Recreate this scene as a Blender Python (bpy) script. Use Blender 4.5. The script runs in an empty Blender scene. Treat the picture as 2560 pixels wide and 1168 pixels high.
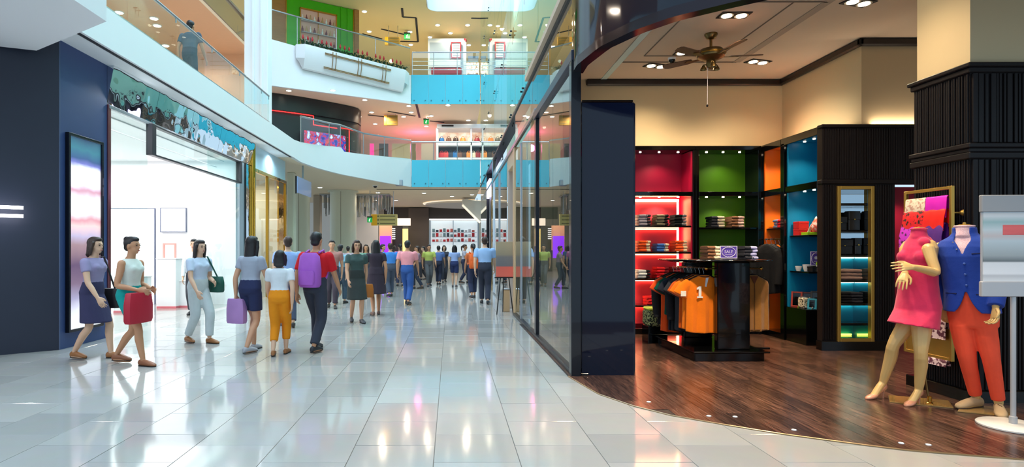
import bpy, bmesh, math, random
from mathutils import Vector, Matrix
random.seed(7)
PI = math.pi
S = bpy.context.scene
COL = S.collection
# ---------------------------------------------------------------- camera
F, H, CX, CY = 1450.0, 1.4, 1127.0, 626.0        # focal length in pixels of the 2560 wide frame, eye height, vanishing point
cd = bpy.data.cameras.new('camera'); cam = bpy.data.objects.new('camera', cd); COL.objects.link(cam)
cam.location = (0, 0, H); cam.rotation_euler = (PI/2, 0, 0)
cd.sensor_fit = 'HORIZONTAL'; cd.sensor_width = 36; cd.lens = 36*F/2560
cd.shift_x = (1280-CX)/2560; cd.shift_y = (CY-584)/2560; cd.clip_end = 200
S.camera = cam
# ---------------------------------------------------------------- world, exposure
w = bpy.data.worlds.new('sky'); S.world = w; w.use_nodes = True
bg = w.node_tree.nodes['Background']; bg.inputs[0].default_value = (0.60, 0.82, 1.0, 1); bg.inputs[1].default_value = 0.8
S.view_settings.view_transform = 'Standard'; S.view_settings.look = 'None'
S.view_settings.exposure = 0.4; S.view_settings.gamma = 1.0
try: S.view_settings.use_curve_mapping = False
except Exception: pass
# ---------------------------------------------------------------- lights
def light(kind, name, loc, power, col=(1, 1, 1), rot=(0, 0, 0), **kw):
    d = bpy.data.lights.new(name, kind); d.energy = power; d.color = col
    for k, v in kw.items(): setattr(d, k, v)
    o = bpy.data.objects.new(name, d); COL.objects.link(o); o.location = loc; o.rotation_euler = rot
    return o
WARM, COOL = (1.0, 0.78, 0.52), (0.62, 0.83, 1.0)
def aim(kind, name, loc, to, power, col=(1, 1, 1), **kw):
    o = light(kind, name, loc, power, col, **kw)
    o.rotation_euler = (Vector(to)-Vector(loc)).to_track_quat('-Z', 'Y').to_euler(); return o
light('AREA', 'atrium_skylight', (-2.0, 13, 19), 3300, COOL, shape='RECTANGLE', size=8, size_y=24)
light('AREA', 'white_store_luminous_ceiling', (-8.2, 12.2, 3.66), 230, (1, 0.98, 0.97), shape='RECTANGLE', size=5.0, size_y=5.4)
SHOP_SPOTS = [(3.57, 7.31), (3.55, 8.70), (3.30, 9.32), (4.83, 9.12), (4.87, 6.93), (3.9, 5.7), (2.6, 5.6)]  # the last two are added fill, unseen and without fixtures
for x, y in SHOP_SPOTS:
    light('SPOT', 'shop_downlight_beam', (x, y, 4.33), 190, (1.0, 0.80, 0.54), spot_size=2.3, spot_blend=1.0, shadow_soft_size=0.09)
aim('SPOT', 'table_fill_spot', (2.75, 5.35, 4.3), (3.35, 7.55, 0.7), 480, (1.0, 0.84, 0.64), spot_size=0.75, spot_blend=0.9, shadow_soft_size=0.07)  # added spot, brightens the clothes under the table top
aim('SPOT', 'mannequin_fill_spot', (3.6, 4.75, 4.3), (4.25, 5.2, 0.9), 190, (1.0, 0.86, 0.68), spot_size=0.8, spot_blend=0.9, shadow_soft_size=0.07)  # added spot on the mannequins, has no fixture
for x, y, p in ((1.8, 3.5, 170), (3.3, 3.3, 190), (4.9, 3.0, 120)):
    light('SPOT', 'entrance_fill', (x, y, 4.6), p, (1.0, 0.68, 0.36), spot_size=1.7, spot_blend=1.0, shadow_soft_size=0.12)  # added warm fill out of view, tints the floor by the entrance
aim('SPOT', 'pillar_fill', (4.0, 5.9, 4.3), (4.8, 5.65, 3.5), 13, (1.0, 0.88, 0.66), spot_size=1.6, spot_blend=1.0, shadow_soft_size=0.07)  # added fill for the left face of the pillar
def gallery(pts, nm, power, col):
    for x, y, z in pts: light('SPOT', nm, (x, y, z), power, col, spot_size=2.75, spot_blend=0.6, shadow_soft_size=0.09)
gallery([(-6.3, 27.6, 8.19), (-3.4, 28.6, 8.19), (-1.2, 29.6, 8.19), (0.8, 29.2, 8.19), (-2.4, 32, 8.19), (0.2, 33, 8.19)], 'level_two_downlight', 240, (1.0, 0.82, 0.62))
gallery([(-4.2, 28, 12.49), (-2.0, 28.5, 12.49), (0.2, 29, 12.49), (-2.8, 31.5, 12.49), (0.4, 32.5, 12.49), (-6.3, 26.4, 12.49)], 'level_three_downlight', 300, (1.0, 0.86, 0.58))
gallery([(-4.4, 29.5, 4.35), (-1.5, 29.5, 4.3), (0.8, 29.5, 4.3), (-3, 33, 4.3), (0, 33, 4.3), (-4.5, 36.5, 4.3), (-1.5, 37.5, 4.3), (1.2, 38.4, 4.3)], 'ground_level_downlight', 130, (1.0, 0.88, 0.72))
gallery([(-8.9, 10.0, 8.19), (-8.6, 13.0, 8.19), (-8.2, 16.2, 8.19), (-8.2, 18.8, 8.19)], 'side_gallery_downlight', 170, (1.0, 0.84, 0.66))
gallery([(2.05, 8.5, 12.0), (2.05, 13, 12.0), (2.05, 18, 12.0), (2.05, 23, 12.0)], 'upper_wall_fill', 420, (0.92, 1.0, 0.95))  # added fill, lifts the pale wall behind the green glass
for x, y, a, b, pw in ((3.0, 9.93, 3.6, 0.12, 4), (5.58, 9.0, 0.12, 1.4, 4), (6.6, 8.11, 1.4, 0.05, 5)):
    light('AREA', 'cabinet_uplight', (x, y, 3.165), pw, (1.0, 0.80, 0.58), rot=(PI, 0, 0), shape='RECTANGLE', size=a, size_y=b)
gallery([(-5.3, y, 4.34) for y in (10.2, 12.2, 14.0, 15.8, 17.6)], 'soffit_bounce_fill', 95, (0.86, 0.93, 1.0))  # added lamps, their bounce off the floor brightens the soffit
gallery([(-5.2, 3.4, 4.08), (-6.8, 4.2, 4.08), (-8.4, 3.6, 4.08)], 'slab_bounce_fill', 150, (0.88, 0.94, 1.0))  # added lamps out of view, brighten the floor and so the slab
light('POINT', 'pink_cove_light', (-1.9, 33.5, 7.3), 60, (1.0, 0.10, 0.42), shadow_soft_size=0.2)
light('AREA', 'gold_store_ceiling', (-7.2, 17.6, 3.6), 90, (1, 0.92, 0.75), shape='RECTANGLE', size=2.4, size_y=2.6)

# ---------------------------------------------------------------- helpers
def at(px, py, Y): return Vector(((px-CX)/F*Y, Y, H+(CY-py)/F*Y))
def zz(py, Y): return H+(CY-py)/F*Y
def xx(px, Y): return (px-CX)/F*Y
def lin(c):
    return tuple(((v/255)/12.92 if v/255 <= 0.04045 else ((v/255+0.055)/1.055)**2.4) for v in c)
def V(*a): return Vector(a)

class MB:
    def __init__(s): s.v = []; s.f = []; s.m = []; s.cur = 0
    def add(s, vs, fs):
        b = len(s.v); s.v += [tuple(p) for p in vs]
        for f in fs: s.f.append(tuple(i+b for i in f)); s.m.append(s.cur)
        return s
    def bx(s, x0, x1, y0, y1, z0, z1, b=0.0, M=None):
        if x1 < x0: x0, x1 = x1, x0
        if y1 < y0: y0, y1 = y1, y0
        if z1 < z0: z0, z1 = z1, z0
        b = min(b, 0.45*min(x1-x0, y1-y0, z1-z0))
        if b <= 0:
            vs = [V(x, y, z) for z in (z0, z1) for y in (y0, y1) for x in (x0, x1)]
            fs = [(0, 2, 3, 1), (4, 5, 7, 6), (0, 1, 5, 4), (2, 6, 7, 3), (0, 4, 6, 2), (1, 3, 7, 5)]
        else:
            X, Y, Z = (x0, x1), (y0, y1), (z0, z1)
            vs, idx = [], {}
            for i in (0, 1):
                for j in (0, 1):
                    for k in (0, 1):
                        for ax in range(3):
                            p = [X[i], Y[j], Z[k]]
                            for a, q in enumerate((i, j, k)):
                                if a != ax: p[a] += b if q == 0 else -b
                            idx[(i, j, k, ax)] = len(vs); vs.append(V(*p))
            fs = []
            for ax in range(3):
                o = [a for a in range(3) if a != ax]
                for q in (0, 1):
                    l = []
                    for u, v_ in ((0, 0), (1, 0), (1, 1), (0, 1)):
                        k = [0, 0, 0]; k[ax] = q; k[o[0]] = u; k[o[1]] = v_; l.append(idx[(*k, ax)])
                    n = (vs[l[1]]-vs[l[0]]).cross(vs[l[2]]-vs[l[1]])
                    if (n[ax] > 0) != (q == 1): l.reverse()
                    fs.append(tuple(l))
            for ax in range(3):
                o = [a for a in range(3) if a != ax]
                for u in (0, 1):
                    for v_ in (0, 1):
                        k0 = [0, 0, 0]; k0[o[0]] = u; k0[o[1]] = v_; k1 = list(k0); k1[ax] = 1
                        l = [idx[(*k0, o[0])], idx[(*k1, o[0])], idx[(*k1, o[1])], idx[(*k0, o[1])]]
                        c = V((x0+x1)/2, (y0+y1)/2, (z0+z1)/2)
                        n = (vs[l[1]]-vs[l[0]]).cross(vs[l[2]]-vs[l[1]])
                        if n.dot((vs[l[0]]+vs[l[2]])/2-c) < 0: l.reverse()
                        fs.append(tuple(l))
            for i in (0, 1):
                for j in (0, 1):
                    for k in (0, 1):
                        l = [idx[(i, j, k, a)] for a in range(3)]
                        if (i+j+k) % 2 == 0: l.reverse()
                        fs.append(tuple(l))
        if M is not None: vs = [M @ p for p in vs]
        return s.add(vs, fs)
    def loft(s, rings, cap=True, closed=False):
        n = len(rings[0]); vs = [p for r in rings for p in r]; fs = []
        k = len(rings)
        for i in range(k if closed else k-1):
            a, b = i*n, ((i+1) % k)*n
            for j in range(n): fs.append((a+j, a+(j+1) % n, b+(j+1) % n, b+j))
        if cap and not closed:
            fs.append(tuple(range(n-1, -1, -1))); fs.append(tuple((k-1)*n+j for j in range(n)))
        return s.add(vs, fs)
    def tube(s, pts, r, n=8, closed=False, up=None, cap=True):
        pts = [Vector(p) for p in pts]; k = len(pts)
        rr = [r]*k if not isinstance(r, (list, tuple)) else list(r)
        rings = []; pu = None
        for i, p in enumerate(pts):
            if closed: t = pts[(i+1) % k]-pts[i-1]
            else: t = pts[min(i+1, k-1)]-pts[max(i-1, 0)]
            t.normalize()
            if pu is None:
                u = V(0, 0, 1) if abs(t.z) < 0.9 else V(1, 0, 0)
                u = (u-t*u.dot(t)).normalized()
            else: u = (pu-t*pu.dot(t)).normalized()
            pu = u; v = t.cross(u)
            q = rr[i]; ra, rb = q if isinstance(q, tuple) else (q, q)
            rings.append([p+u*(ra*math.cos(2*PI*j/n))+v*(rb*math.sin(2*PI*j/n)) for j in range(n)])
        return s.loft(rings, cap, closed)
    def ell(s, c, r, M=None, nu=12, nv=8):
        c = Vector(c); r = (r, r, r) if not isinstance(r, (tuple, list)) else r
        vs = [V(0, 0, -r[2])]
        for i in range(1, nv):
            a = -PI/2+PI*i/nv
            for j in range(nu):
                b = 2*PI*j/nu; vs.append(V(r[0]*math.cos(a)*math.cos(b), r[1]*math.cos(a)*math.sin(b), r[2]*math.sin(a)))
        vs.append(V(0, 0, r[2])); fs = []
        for j in range(nu): fs.append((0, 1+(j+1) % nu, 1+j))
        for i in range(nv-2):
            for j in range(nu):
                a = 1+i*nu; fs.append((a+j, a+(j+1) % nu, a+nu+(j+1) % nu, a+nu+j))
        L = len(vs)-1
        for j in range(nu): fs.append((L, L-nu+j, L-nu+(j+1) % nu))
        vs = [c+(M @ p if M is not None else p) for p in vs]
        return s.add(vs, fs)
    def lathe(s, prof, c=(0, 0, 0), n=20):
        c = Vector(c)
        return s.loft([[c+V(r*math.cos(2*PI*j/n), r*math.sin(2*PI*j/n), z) for j in range(n)] for r, z in prof], True)
    def extr(s, poly, vec):
        poly = [Vector(p) for p in poly]; vec = Vector(vec)
        return s.loft([poly, [p+vec for p in poly]], True)
    def grid(s, P):                                     # P[i][j] points
        n, m = len(P), len(P[0]); vs = [p for r in P for p in r]
        return s.add(vs, [(i*m+j, i*m+j+1, (i+1)*m+j+1, (i+1)*m+j) for i in range(n-1) for j in range(m-1)])
    def xf(s, M): s.v = [tuple(M @ Vector(p)) for p in s.v]; return s

def mesh_of(name, mb, mats, smooth=None, fix=True):
    me = bpy.data.meshes.new(name); me.from_pydata(mb.v, [], mb.f)
    for m in (mats if isinstance(mats, (list, tuple)) else [mats]): me.materials.append(m)
    if any(mb.m): me.polygons.foreach_set('material_index', mb.m)
    if fix and len(mb.f) < 60000:
        b = bmesh.new(); b.from_mesh(me); bmesh.ops.recalc_face_normals(b, faces=b.faces); b.to_mesh(me); b.free()
    if smooth:
        me.polygons.foreach_set('use_smooth', [True]*len(me.polygons))
        me.set_sharp_from_angle(angle=math.radians(smooth))
    me.update(); return me
def root_loc(p):
    while p.parent: p = p.parent
    return p.location
def obj(name, mb, mats, parent=None, world=True, smooth=None, kind=None, label=None):
    if parent is not None and world:
        L = root_loc(parent)
        if L.length > 0: mb.v = [(a-L.x, b-L.y, c-L.z) for a, b, c in mb.v]
    o = bpy.data.objects.new(name, mesh_of(name, mb, mats, smooth)); COL.objects.link(o)
    if parent is not None: o.parent = parent
    if kind: o['kind'] = kind
    if label: o['label'] = label
    return o
def tag(o, label=None, cat=None, group=None, kind=None):
    if label: o['label'] = label
    if cat: o['category'] = cat
    if group: o['group'] = group
    if kind: o['kind'] = kind
    return o
def thing(name, label, cat, loc=(0, 0, 0), rz=0, group=None):
    o = bpy.data.objects.new(name, None); COL.objects.link(o); o.empty_display_size = 0.1
    o.location = loc; o.rotation_euler = (0, 0, rz)
    return tag(o, label, cat, group)
def struct(name, mb=None, m=None, loc=(0, 0, 0), smooth=None):
    if mb is None:
        o = bpy.data.objects.new(name, None); COL.objects.link(o); o.location = loc
    else: o = obj(name, mb, m, smooth=smooth)
    o['kind'] = 'structure'; return o
def one(name, mb, m, label, cat, loc, group=None, smooth=None):    # a thing that is one mesh, verts given in world space
    L = Vector(loc); mb.v = [(a-L.x, b-L.y, c-L.z) for a, b, c in mb.v]
    o = obj(name, mb, m, smooth=smooth); o.location = L
    return tag(o, label, cat, group)
def dup(o, loc, rz=None, label=None, group=None, mat=None):
    def cp(a, par):
        c = a.copy(); COL.objects.link(c)
        if par is not None: c.parent = par
        for k in a.children: cp(k, c)
        return c
    r = cp(o, None); r.location = loc
    if rz is not None: r.rotation_euler = (0, 0, rz)
    return tag(r, label, None, group)

# solids: overlapping closed shapes fused into one continuous surface (applied together at the end)
SOLIDS = []
def solid(name, mb, m, parent, voxel=0.012, it=4, world=False, label=None):
    o = obj(name, mb, m, parent, world=world)
    md = o.modifiers.new('r', 'REMESH'); md.mode = 'VOXEL'; md.voxel_size = voxel; md.use_smooth_shade = True
    if it:
        sm = o.modifiers.new('s', 'SMOOTH'); sm.factor = 0.5; sm.iterations = it
    SOLIDS.append(o)
    if label: o['label'] = label
    return o
TEXTS = []
def text(name, body, size, m, parent, M, ext=0.002):
    c = bpy.data.curves.new(name, 'FONT'); c.body = body; c.size = size; c.align_x = 'CENTER'; c.align_y = 'CENTER'; c.extrude = ext; c.resolution_u = 3
    c.materials.append(m)
    o = bpy.data.objects.new(name, c); COL.objects.link(o); o.parent = parent; o.matrix_local = M
    TEXTS.append(o); return o
def apply_all():
    dg = bpy.context.evaluated_depsgraph_get()
    for o in SOLIDS:
        me = bpy.data.meshes.new_from_object(o.evaluated_get(dg)); me.name = o.name
        old = o.data; o.modifiers.clear(); o.data = me; bpy.data.meshes.remove(old)
    for o in TEXTS:
        me = bpy.data.meshes.new_from_object(o.evaluated_get(dg)); n = o.name; p = o.parent; ml = o.matrix_local.copy()
        o.name = 'old'; r = bpy.data.objects.new(n, me); COL.objects.link(r); r.parent = p; r.matrix_local = ml
        bpy.data.objects.remove(o)

# ---------------------------------------------------------------- materials
MATS = {}
def mat(name, col, rough=0.6, metal=0.0, emit=0.0, var=0.0, scale=6.0, bump=0.0, bscale=60.0, coat=0.0, stretch=(1, 1, 1), spec=0.5, sheen=0.0, ecol=None):
    if name in MATS: return MATS[name]
    m = bpy.data.materials.new(name); m.use_nodes = True; nt = m.node_tree; N = nt.nodes; L = nt.links
    b = N['Principled BSDF']; c = (*lin(col), 1)
    b.inputs['Base Color'].default_value = c; b.inputs['Roughness'].default_value = rough; b.inputs['Metallic'].default_value = metal
    b.inputs['Coat Weight'].default_value = coat; b.inputs['Coat Roughness'].default_value = 0.03
    b.inputs['Specular IOR Level'].default_value = spec
    if sheen: b.inputs['Sheen Weight'].default_value = sheen
    if emit:
        b.inputs['Emission Color'].default_value = (*lin(ecol or col), 1); b.inputs['Emission Strength'].default_value = emit
    if var or bump:
        tc = N.new('ShaderNodeTexCoord'); mp = N.new('ShaderNodeMapping'); mp.inputs['Scale'].default_value = stretch
        L.new(tc.outputs['Object'], mp.inputs['Vector'])
    if var:
        no = N.new('ShaderNodeTexNoise'); no.inputs['Scale'].default_value = scale; no.inputs['Detail'].default_value = 5
        L.new(mp.outputs[0], no.inputs['Vector'])
        mx = N.new('ShaderNodeMix'); mx.data_type = 'RGBA'
        mx.inputs['A'].default_value = (*[v*(1-var) for v in c[:3]], 1); mx.inputs['B'].default_value = (*[min(1, v*(1+var)) for v in c[:3]], 1)
        L.new(no.outputs['Fac'], mx.inputs['Factor']); L.new(mx.outputs['Result'], b.inputs['Base Color'])
    if bump:
        nb = N.new('ShaderNodeTexNoise'); nb.inputs['Scale'].default_value = bscale; nb.inputs['Detail'].default_value = 3
        L.new(mp.outputs[0], nb.inputs['Vector'])
        bp = N.new('ShaderNodeBump'); bp.inputs['Strength'].default_value = bump; bp.inputs['Distance'].default_value = 0.01
        L.new(nb.outputs['Fac'], bp.inputs['Height']); L.new(bp.outputs[0], b.inputs['Normal'])
    MATS[name] = m; return m
def glass(name, tint, ior=1.6, refl=(1, 1, 1), base=0.0, rough=0.0):
    m = bpy.data.materials.new(name); m.use_nodes = True; nt = m.node_tree; N = nt.nodes; L = nt.links
    N.remove(N['Principled BSDF']); out = N['Material Output']
    t = N.new('ShaderNodeBsdfTransparent'); t.inputs[0].default_value = (*tint, 1)
    g = N.new('ShaderNodeBsdfGlossy'); g.inputs['Color'].default_value = (*refl, 1); g.inputs['Roughness'].default_value = rough
    f = N.new('ShaderNodeFresnel'); f.inputs[0].default_value = ior
    a = N.new('ShaderNodeMath'); a.operation = 'ADD'; a.inputs[1].default_value = base; a.use_clamp = True
    mx = N.new('ShaderNodeMixShader'); L.new(f.outputs[0], a.inputs[0])
    ge = N.new('ShaderNodeNewGeometry'); iv = N.new('ShaderNodeMath'); iv.operation = 'SUBTRACT'; iv.inputs[0].default_value = 1.0; L.new(ge.outputs['Backfacing'], iv.inputs[1])
    mu = N.new('ShaderNodeMath'); mu.operation = 'MULTIPLY'; L.new(a.outputs[0], mu.inputs[0]); L.new(iv.outputs[0], mu.inputs[1]); L.new(mu.outputs[0], mx.inputs[0])   # the inner face of a thin pane only transmits
    L.new(t.outputs[0], mx.inputs[1]); L.new(g.outputs[0], mx.inputs[2]); L.new(mx.outputs[0], out.inputs[0])
    return m
def two_tone(name, a, b, scale, thr=0.5, rough=0.8, kind='noise', emit=0.0, soft=0.03, stretch=(1, 1, 1), detail=3):
    m = bpy.data.materials.new(name); m.use_nodes = True; nt = m.node_tree; N = nt.nodes; L = nt.links; p = N['Principled BSDF']
    p.inputs['Roughness'].default_value = rough
    tc = N.new('ShaderNodeTexCoord'); mp = N.new('ShaderNodeMapping'); mp.inputs['Scale'].default_value = stretch; L.new(tc.outputs['Object'], mp.inputs[0])
    if kind == 'noise':
        t = N.new('ShaderNodeTexNoise'); t.inputs['Scale'].default_value = scale; t.inputs['Detail'].default_value = detail; o = t.outputs['Fac']
    else:
        t = N.new('ShaderNodeTexVoronoi'); t.inputs['Scale'].default_value = scale; o = t.outputs['Distance']
    L.new(mp.outputs[0], t.inputs['Vector'])
    r = N.new('ShaderNodeValToRGB'); r.color_ramp.elements[0].position = max(0, thr-soft); r.color_ramp.elements[1].position = min(1, thr+soft)
    r.color_ramp.elements[0].color = (*lin(a), 1); r.color_ramp.elements[1].color = (*lin(b), 1)
    L.new(o, r.inputs[0]); L.new(r.outputs[0], p.inputs['Base Color'])
    if emit: L.new(r.outputs[0], p.inputs['Emission Color']); p.inputs['Emission Strength'].default_value = emit
    return m
def banded(name, stops, z0, z1, rough=0.4, emit=0.0, wob=0.0, axis='Z', nscale=3.0):       # flat print in horizontal bands
    m = bpy.data.materials.new(name); m.use_nodes = True; nt = m.node_tree; N = nt.nodes; L = nt.links; p = N['Principled BSDF']
    p.inputs['Roughness'].default_value = rough
    tc = N.new('ShaderNodeTexCoord'); sx = N.new('ShaderNodeSeparateXYZ'); L.new(tc.outputs['Object'], sx.inputs[0])
    mr = N.new('ShaderNodeMapRange'); mr.inputs[1].default_value = z0; mr.inputs[2].default_value = z1; L.new(sx.outputs[axis], mr.inputs[0])
    src = mr.outputs[0]
    if wob:
        no = N.new('ShaderNodeTexNoise'); no.inputs['Scale'].default_value = nscale; no.inputs['Detail'].default_value = 2; L.new(tc.outputs['Object'], no.inputs['Vector'])
        mm = N.new('ShaderNodeMath'); mm.operation = 'MULTIPLY_ADD'; mm.inputs[1].default_value = wob; L.new(no.outputs['Fac'], mm.inputs[0]); L.new(src, mm.inputs[2])
        s2 = N.new('ShaderNodeMath'); s2.operation = 'SUBTRACT'; s2.inputs[1].default_value = wob/2; L.new(mm.outputs[0], s2.inputs[0]); src = s2.outputs[0]
    r = N.new('ShaderNodeValToRGB'); e = r.color_ramp.elements
    while len(e) < len(stops): e.new(0.5)
    for k, (q, c) in zip(e, stops): k.position = q; k.color = (*lin(c), 1)
    L.new(src, r.inputs[0]); L.new(r.outputs[0], p.inputs['Base Color'])
    if emit: L.new(r.outputs[0], p.inputs['Emission Color']); p.inputs['Emission Strength'].default_value = emit
    return m

white = mat('white_paint', (236, 238, 240), 0.45, var=0.015, scale=2)
cream = mat('cream_plaster', (200, 178, 140), 0.8, var=0.02, scale=3)
ceilm = mat('ceiling_plaster', (206, 184, 160), 0.85, var=0.02, scale=2)
beige = mat('beige_ceiling', (232, 214, 186), 0.75, var=0.02, scale=2)
black = mat('black_lacquer', (7, 7, 8), 0.12, coat=0.3, spec=0.3)
blackw = mat('black_wood', (20, 15, 17), 0.5, spec=0.25, var=0.25, scale=30, stretch=(8, 8, 1), bump=0.15)
navy = mat('navy_wall', (50, 70, 118), 0.5, var=0.06, scale=4)
chrome = mat('chrome', (225, 228, 232), 0.08, 1.0)
steel = mat('brushed_steel', (180, 184, 190), 0.28, 1.0)
gold = mat('gold_metal', (196, 152, 66), 0.22, 1.0)
goldm = mat('gold_paint', (186, 144, 66), 0.35, 0.75)
brass = mat('aged_brass', (120, 96, 58), 0.32, 0.9)
teal = mat('teal_glass', (70, 188, 212), 0.08, coat=0.5, var=0.03, scale=1.5)
lamp = mat('lamp_face', (255, 236, 205), 0.4, emit=9.0); lampb = mat('bright_lamp_face', (255, 240, 215), 0.4, emit=9.0)
lampc = mat('cool_lamp_face', (240, 246, 255), 0.4, emit=9.0)
darkgap = mat('dark_gap', (36, 36, 44), 0.7)
rubber = mat('black_rubber', (18, 18, 18), 0.6)
clear = glass('clear_glass', (0.90, 0.96, 0.95), 1.5)
shopglass = glass('storefront_glass', (0.80, 0.88, 0.88), 1.8, base=0.10)
greenglass = glass('green_tint_glass', (0.72, 0.88, 0.84), 1.5, refl=(0.93, 1.0, 0.98), base=0.10)
# ================================================================ FLOORS
def tile_mat():
    m = bpy.data.materials.new('polished_tile'); m.use_nodes = True; nt = m.node_tree; N = nt.nodes; L = nt.links; p = N['Principled BSDF']
    oi = N.new('ShaderNodeObjectInfo'); r = N.new('ShaderNodeValToRGB')
    r.color_ramp.elements[0].color = (*lin((164, 162, 158)), 1); r.color_ramp.elements[1].color = (*lin((180, 177, 172)), 1)
    L.new(oi.outputs['Random'], r.inputs[0])
    tc = N.new('ShaderNodeTexCoord'); no = N.new('ShaderNodeTexNoise'); no.inputs['Scale'].default_value = 5; no.inputs['Detail'].default_value = 8
    L.new(tc.outputs['Object'], no.inputs['Vector'])
    mx = N.new('ShaderNodeMix'); mx.data_type = 'RGBA'; mx.blend_type = 'MULTIPLY'; mx.inputs['Factor'].default_value = 0.12
    L.new(r.outputs[0], mx.inputs['A']); L.new(no.outputs['Color'], mx.inputs['B']); L.new(mx.outputs['Result'], p.inputs['Base Color'])
    p.inputs['Roughness'].default_value = 0.09; p.inputs['Specular IOR Level'].default_value = 0.75
    return m
tilem = tile_mat(); groutm = mat('grout', (118, 112, 106), 0.8)
floor = struct('floor', MB().bx(-14, 10, 1.5, 44, -0.12, -0.006), groutm)
CURVE = [(1.30, 6.42), (1.36, 6.05), (1.436, 5.62), (1.634, 5.20), (1.86, 4.90), (2.2, 4.63), (2.49, 4.42), (2.84, 4.22), (3.17, 4.05), (3.84, 3.86), (5.0, 3.66), (8.0, 3.5)]
def curve_y(x):
    if x <= CURVE[0][0]: return CURVE[0][1]
    for (a, b), (c, d) in zip(CURVE, CURVE[1:]):
        if x <= c: return b+(d-b)*(x-a)/(c-a)
    return CURVE[-1][1]
TS = 0.572
tmesh = mesh_of('tile', MB().bx(-TS/2+0.0022, TS/2-0.0022, -TS/2+0.0022, TS/2-0.0022, -0.02, 0.0, 0.0012), tilem)
tiles = []
for k in range(-22, 8):
    x = -0.114+TS*(k+0.5); off = (0.399 if k % 2 == 0 else 0.159)
    for r in range(3, 76):
        y = off+TS*r+TS/2
        if x > 1.6 and y > 9: continue
        if x > 1.4 and y-TS/2 > curve_y(x-TS/2)+0.15 and y < 16: continue
        if x > 1.5 and y > 9 and y < 27: continue
        if y < 3.3 or (x < -6.4 and y < 9.3) or x < -12: continue
        vis = abs(x-0.3) < 0.98*y+0.6 and x > -0.80*y-0.6
        tiles.append((y+0.25*abs(x) if vis else 1e3+y, x, y))
tiles.sort()
for d, x, y in tiles[:300]:
    o = bpy.data.objects.new('tile', tmesh); COL.objects.link(o); o.parent = floor; o.location = (x, y, 0)
    o.rotation_euler = (random.gauss(0, 0.0018), random.gauss(0, 0.0018), 0)
mb = MB()
for d, x, y in tiles[300:]:
    mb.bx(x-TS/2+0.0022, x+TS/2-0.0022, y-TS/2+0.0022, y+TS/2-0.0022, -0.02, 0.0)
obj('distant_tiles', mb, tilem, floor, kind='stuff')

def plank_mat():
    m = bpy.data.materials.new('dark_oak'); m.use_nodes = True; nt = m.node_tree; N = nt.nodes; L = nt.links; p = N['Principled BSDF']
    oi = N.new('ShaderNodeObjectInfo'); tc = N.new('ShaderNodeTexCoord'); mp = N.new('ShaderNodeMapping'); mp.inputs['Scale'].default_value = (34, 2.2, 1)
    va = N.new('ShaderNodeVectorMath'); L.new(tc.outputs['Object'], va.inputs[0])
    cb = N.new('ShaderNodeCombineXYZ'); ml = N.new('ShaderNodeMath'); ml.operation = 'MULTIPLY'; ml.inputs[1].default_value = 9.0
    L.new(oi.outputs['Random'], ml.inputs[0]); L.new(ml.outputs[0], cb.inputs[1]); L.new(cb.outputs[0], va.inputs[1]); L.new(va.outputs[0], mp.inputs[0])
    no = N.new('ShaderNodeTexNoise'); no.inputs['Scale'].default_value = 1.6; no.inputs['Detail'].default_value = 9; no.inputs['Distortion'].default_value = 1.2
    L.new(mp.outputs[0], no.inputs['Vector'])
    r = N.new('ShaderNodeValToRGB'); e = r.color_ramp.elements; e[0].position = 0.36; e[1].position = 0.70
    e[0].color = (*lin((50, 36, 31)), 1); e[1].color = (*lin((126, 94, 80)), 1)
    L.new(no.outputs['Fac'], r.inputs[0])
    r2 = N.new('ShaderNodeValToRGB'); r2.color_ramp.elements[0].color = (0.55, 0.52, 0.52, 1); r2.color_ramp.elements[1].color = (1.25, 1.1, 1.0, 1)
    L.new(oi.outputs['Random'], r2.inputs[0])
    mx = N.new('ShaderNodeMix'); mx.data_type = 'RGBA'; mx.blend_type = 'MULTIPLY'; mx.inputs['Factor'].default_value = 1
    L.new(r.outputs[0], mx.inputs['A']); L.new(r2.outputs[0], mx.inputs['B']); L.new(mx.outputs['Result'], p.inputs['Base Color'])
    p.inputs['Roughness'].default_value = 0.2
    bp = N.new('ShaderNodeBump'); bp.inputs['Strength'].default_value = 0.12; bp.inputs['Distance'].default_value = 0.004
    L.new(no.outputs['Fac'], bp.inputs['Height']); L.new(bp.outputs[0], p.inputs['Normal'])
    return m
oak = plank_mat()
poly = [(x, curve_y(x), 0) for x in [1.30, 1.36, 1.436, 1.53, 1.634, 1.74, 1.86, 2.0, 2.2, 2.49, 2.84, 3.17, 3.5, 3.84, 4.4, 5, 6, 8]]+[(8, 11, 0), (1.30, 11, 0)]
sfloor = struct('floor', MB().extr([(a, b, 0.001) for a, b, c in poly], (0, 0, 0.003)), mat('oak_joint', (26, 17, 14), 0.5))
PW = 0.148; r2 = random.Random(3)
x = 1.31
while x < 7.2:
    x1 = x+PW; ya, yb = curve_y(x+0.002), curve_y(x1-0.002); y = min(ya, yb)-r2.uniform(0.0, 1.2); first = True
    while y < 10.0:
        y2 = min(y+r2.choice((1.1, 1.4, 1.7)), 10.1)
        if y2 > max(ya, yb)+0.05:
            g = 0.0012
            s0, s1 = (max(y, ya), max(y, yb))
            mb = MB(); a = [(x+g, s0+g), (x1-g, s1+g), (x1-g, y2-g), (x+g, y2-g)]
            cx_, cy_ = x+PW/2, (y+y2)/2
            mb.loft([[V(p-cx_, q-cy_, 0) for p, q in a], [V(p-cx_, q-cy_, 0.004) for p, q in a]])
            o = obj('plank', mb, oak, sfloor, world=False); o.location = (cx_, cy_, 0.004)
        y = y2
    x = x1
mb = MB()
mb.tube([(xa, curve_y(xa), 0.004) for xa in [1.30+0.02*i for i in range(40)]+[2.1+0.1*i for i in range(55)]], 0.007, 6)
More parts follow.
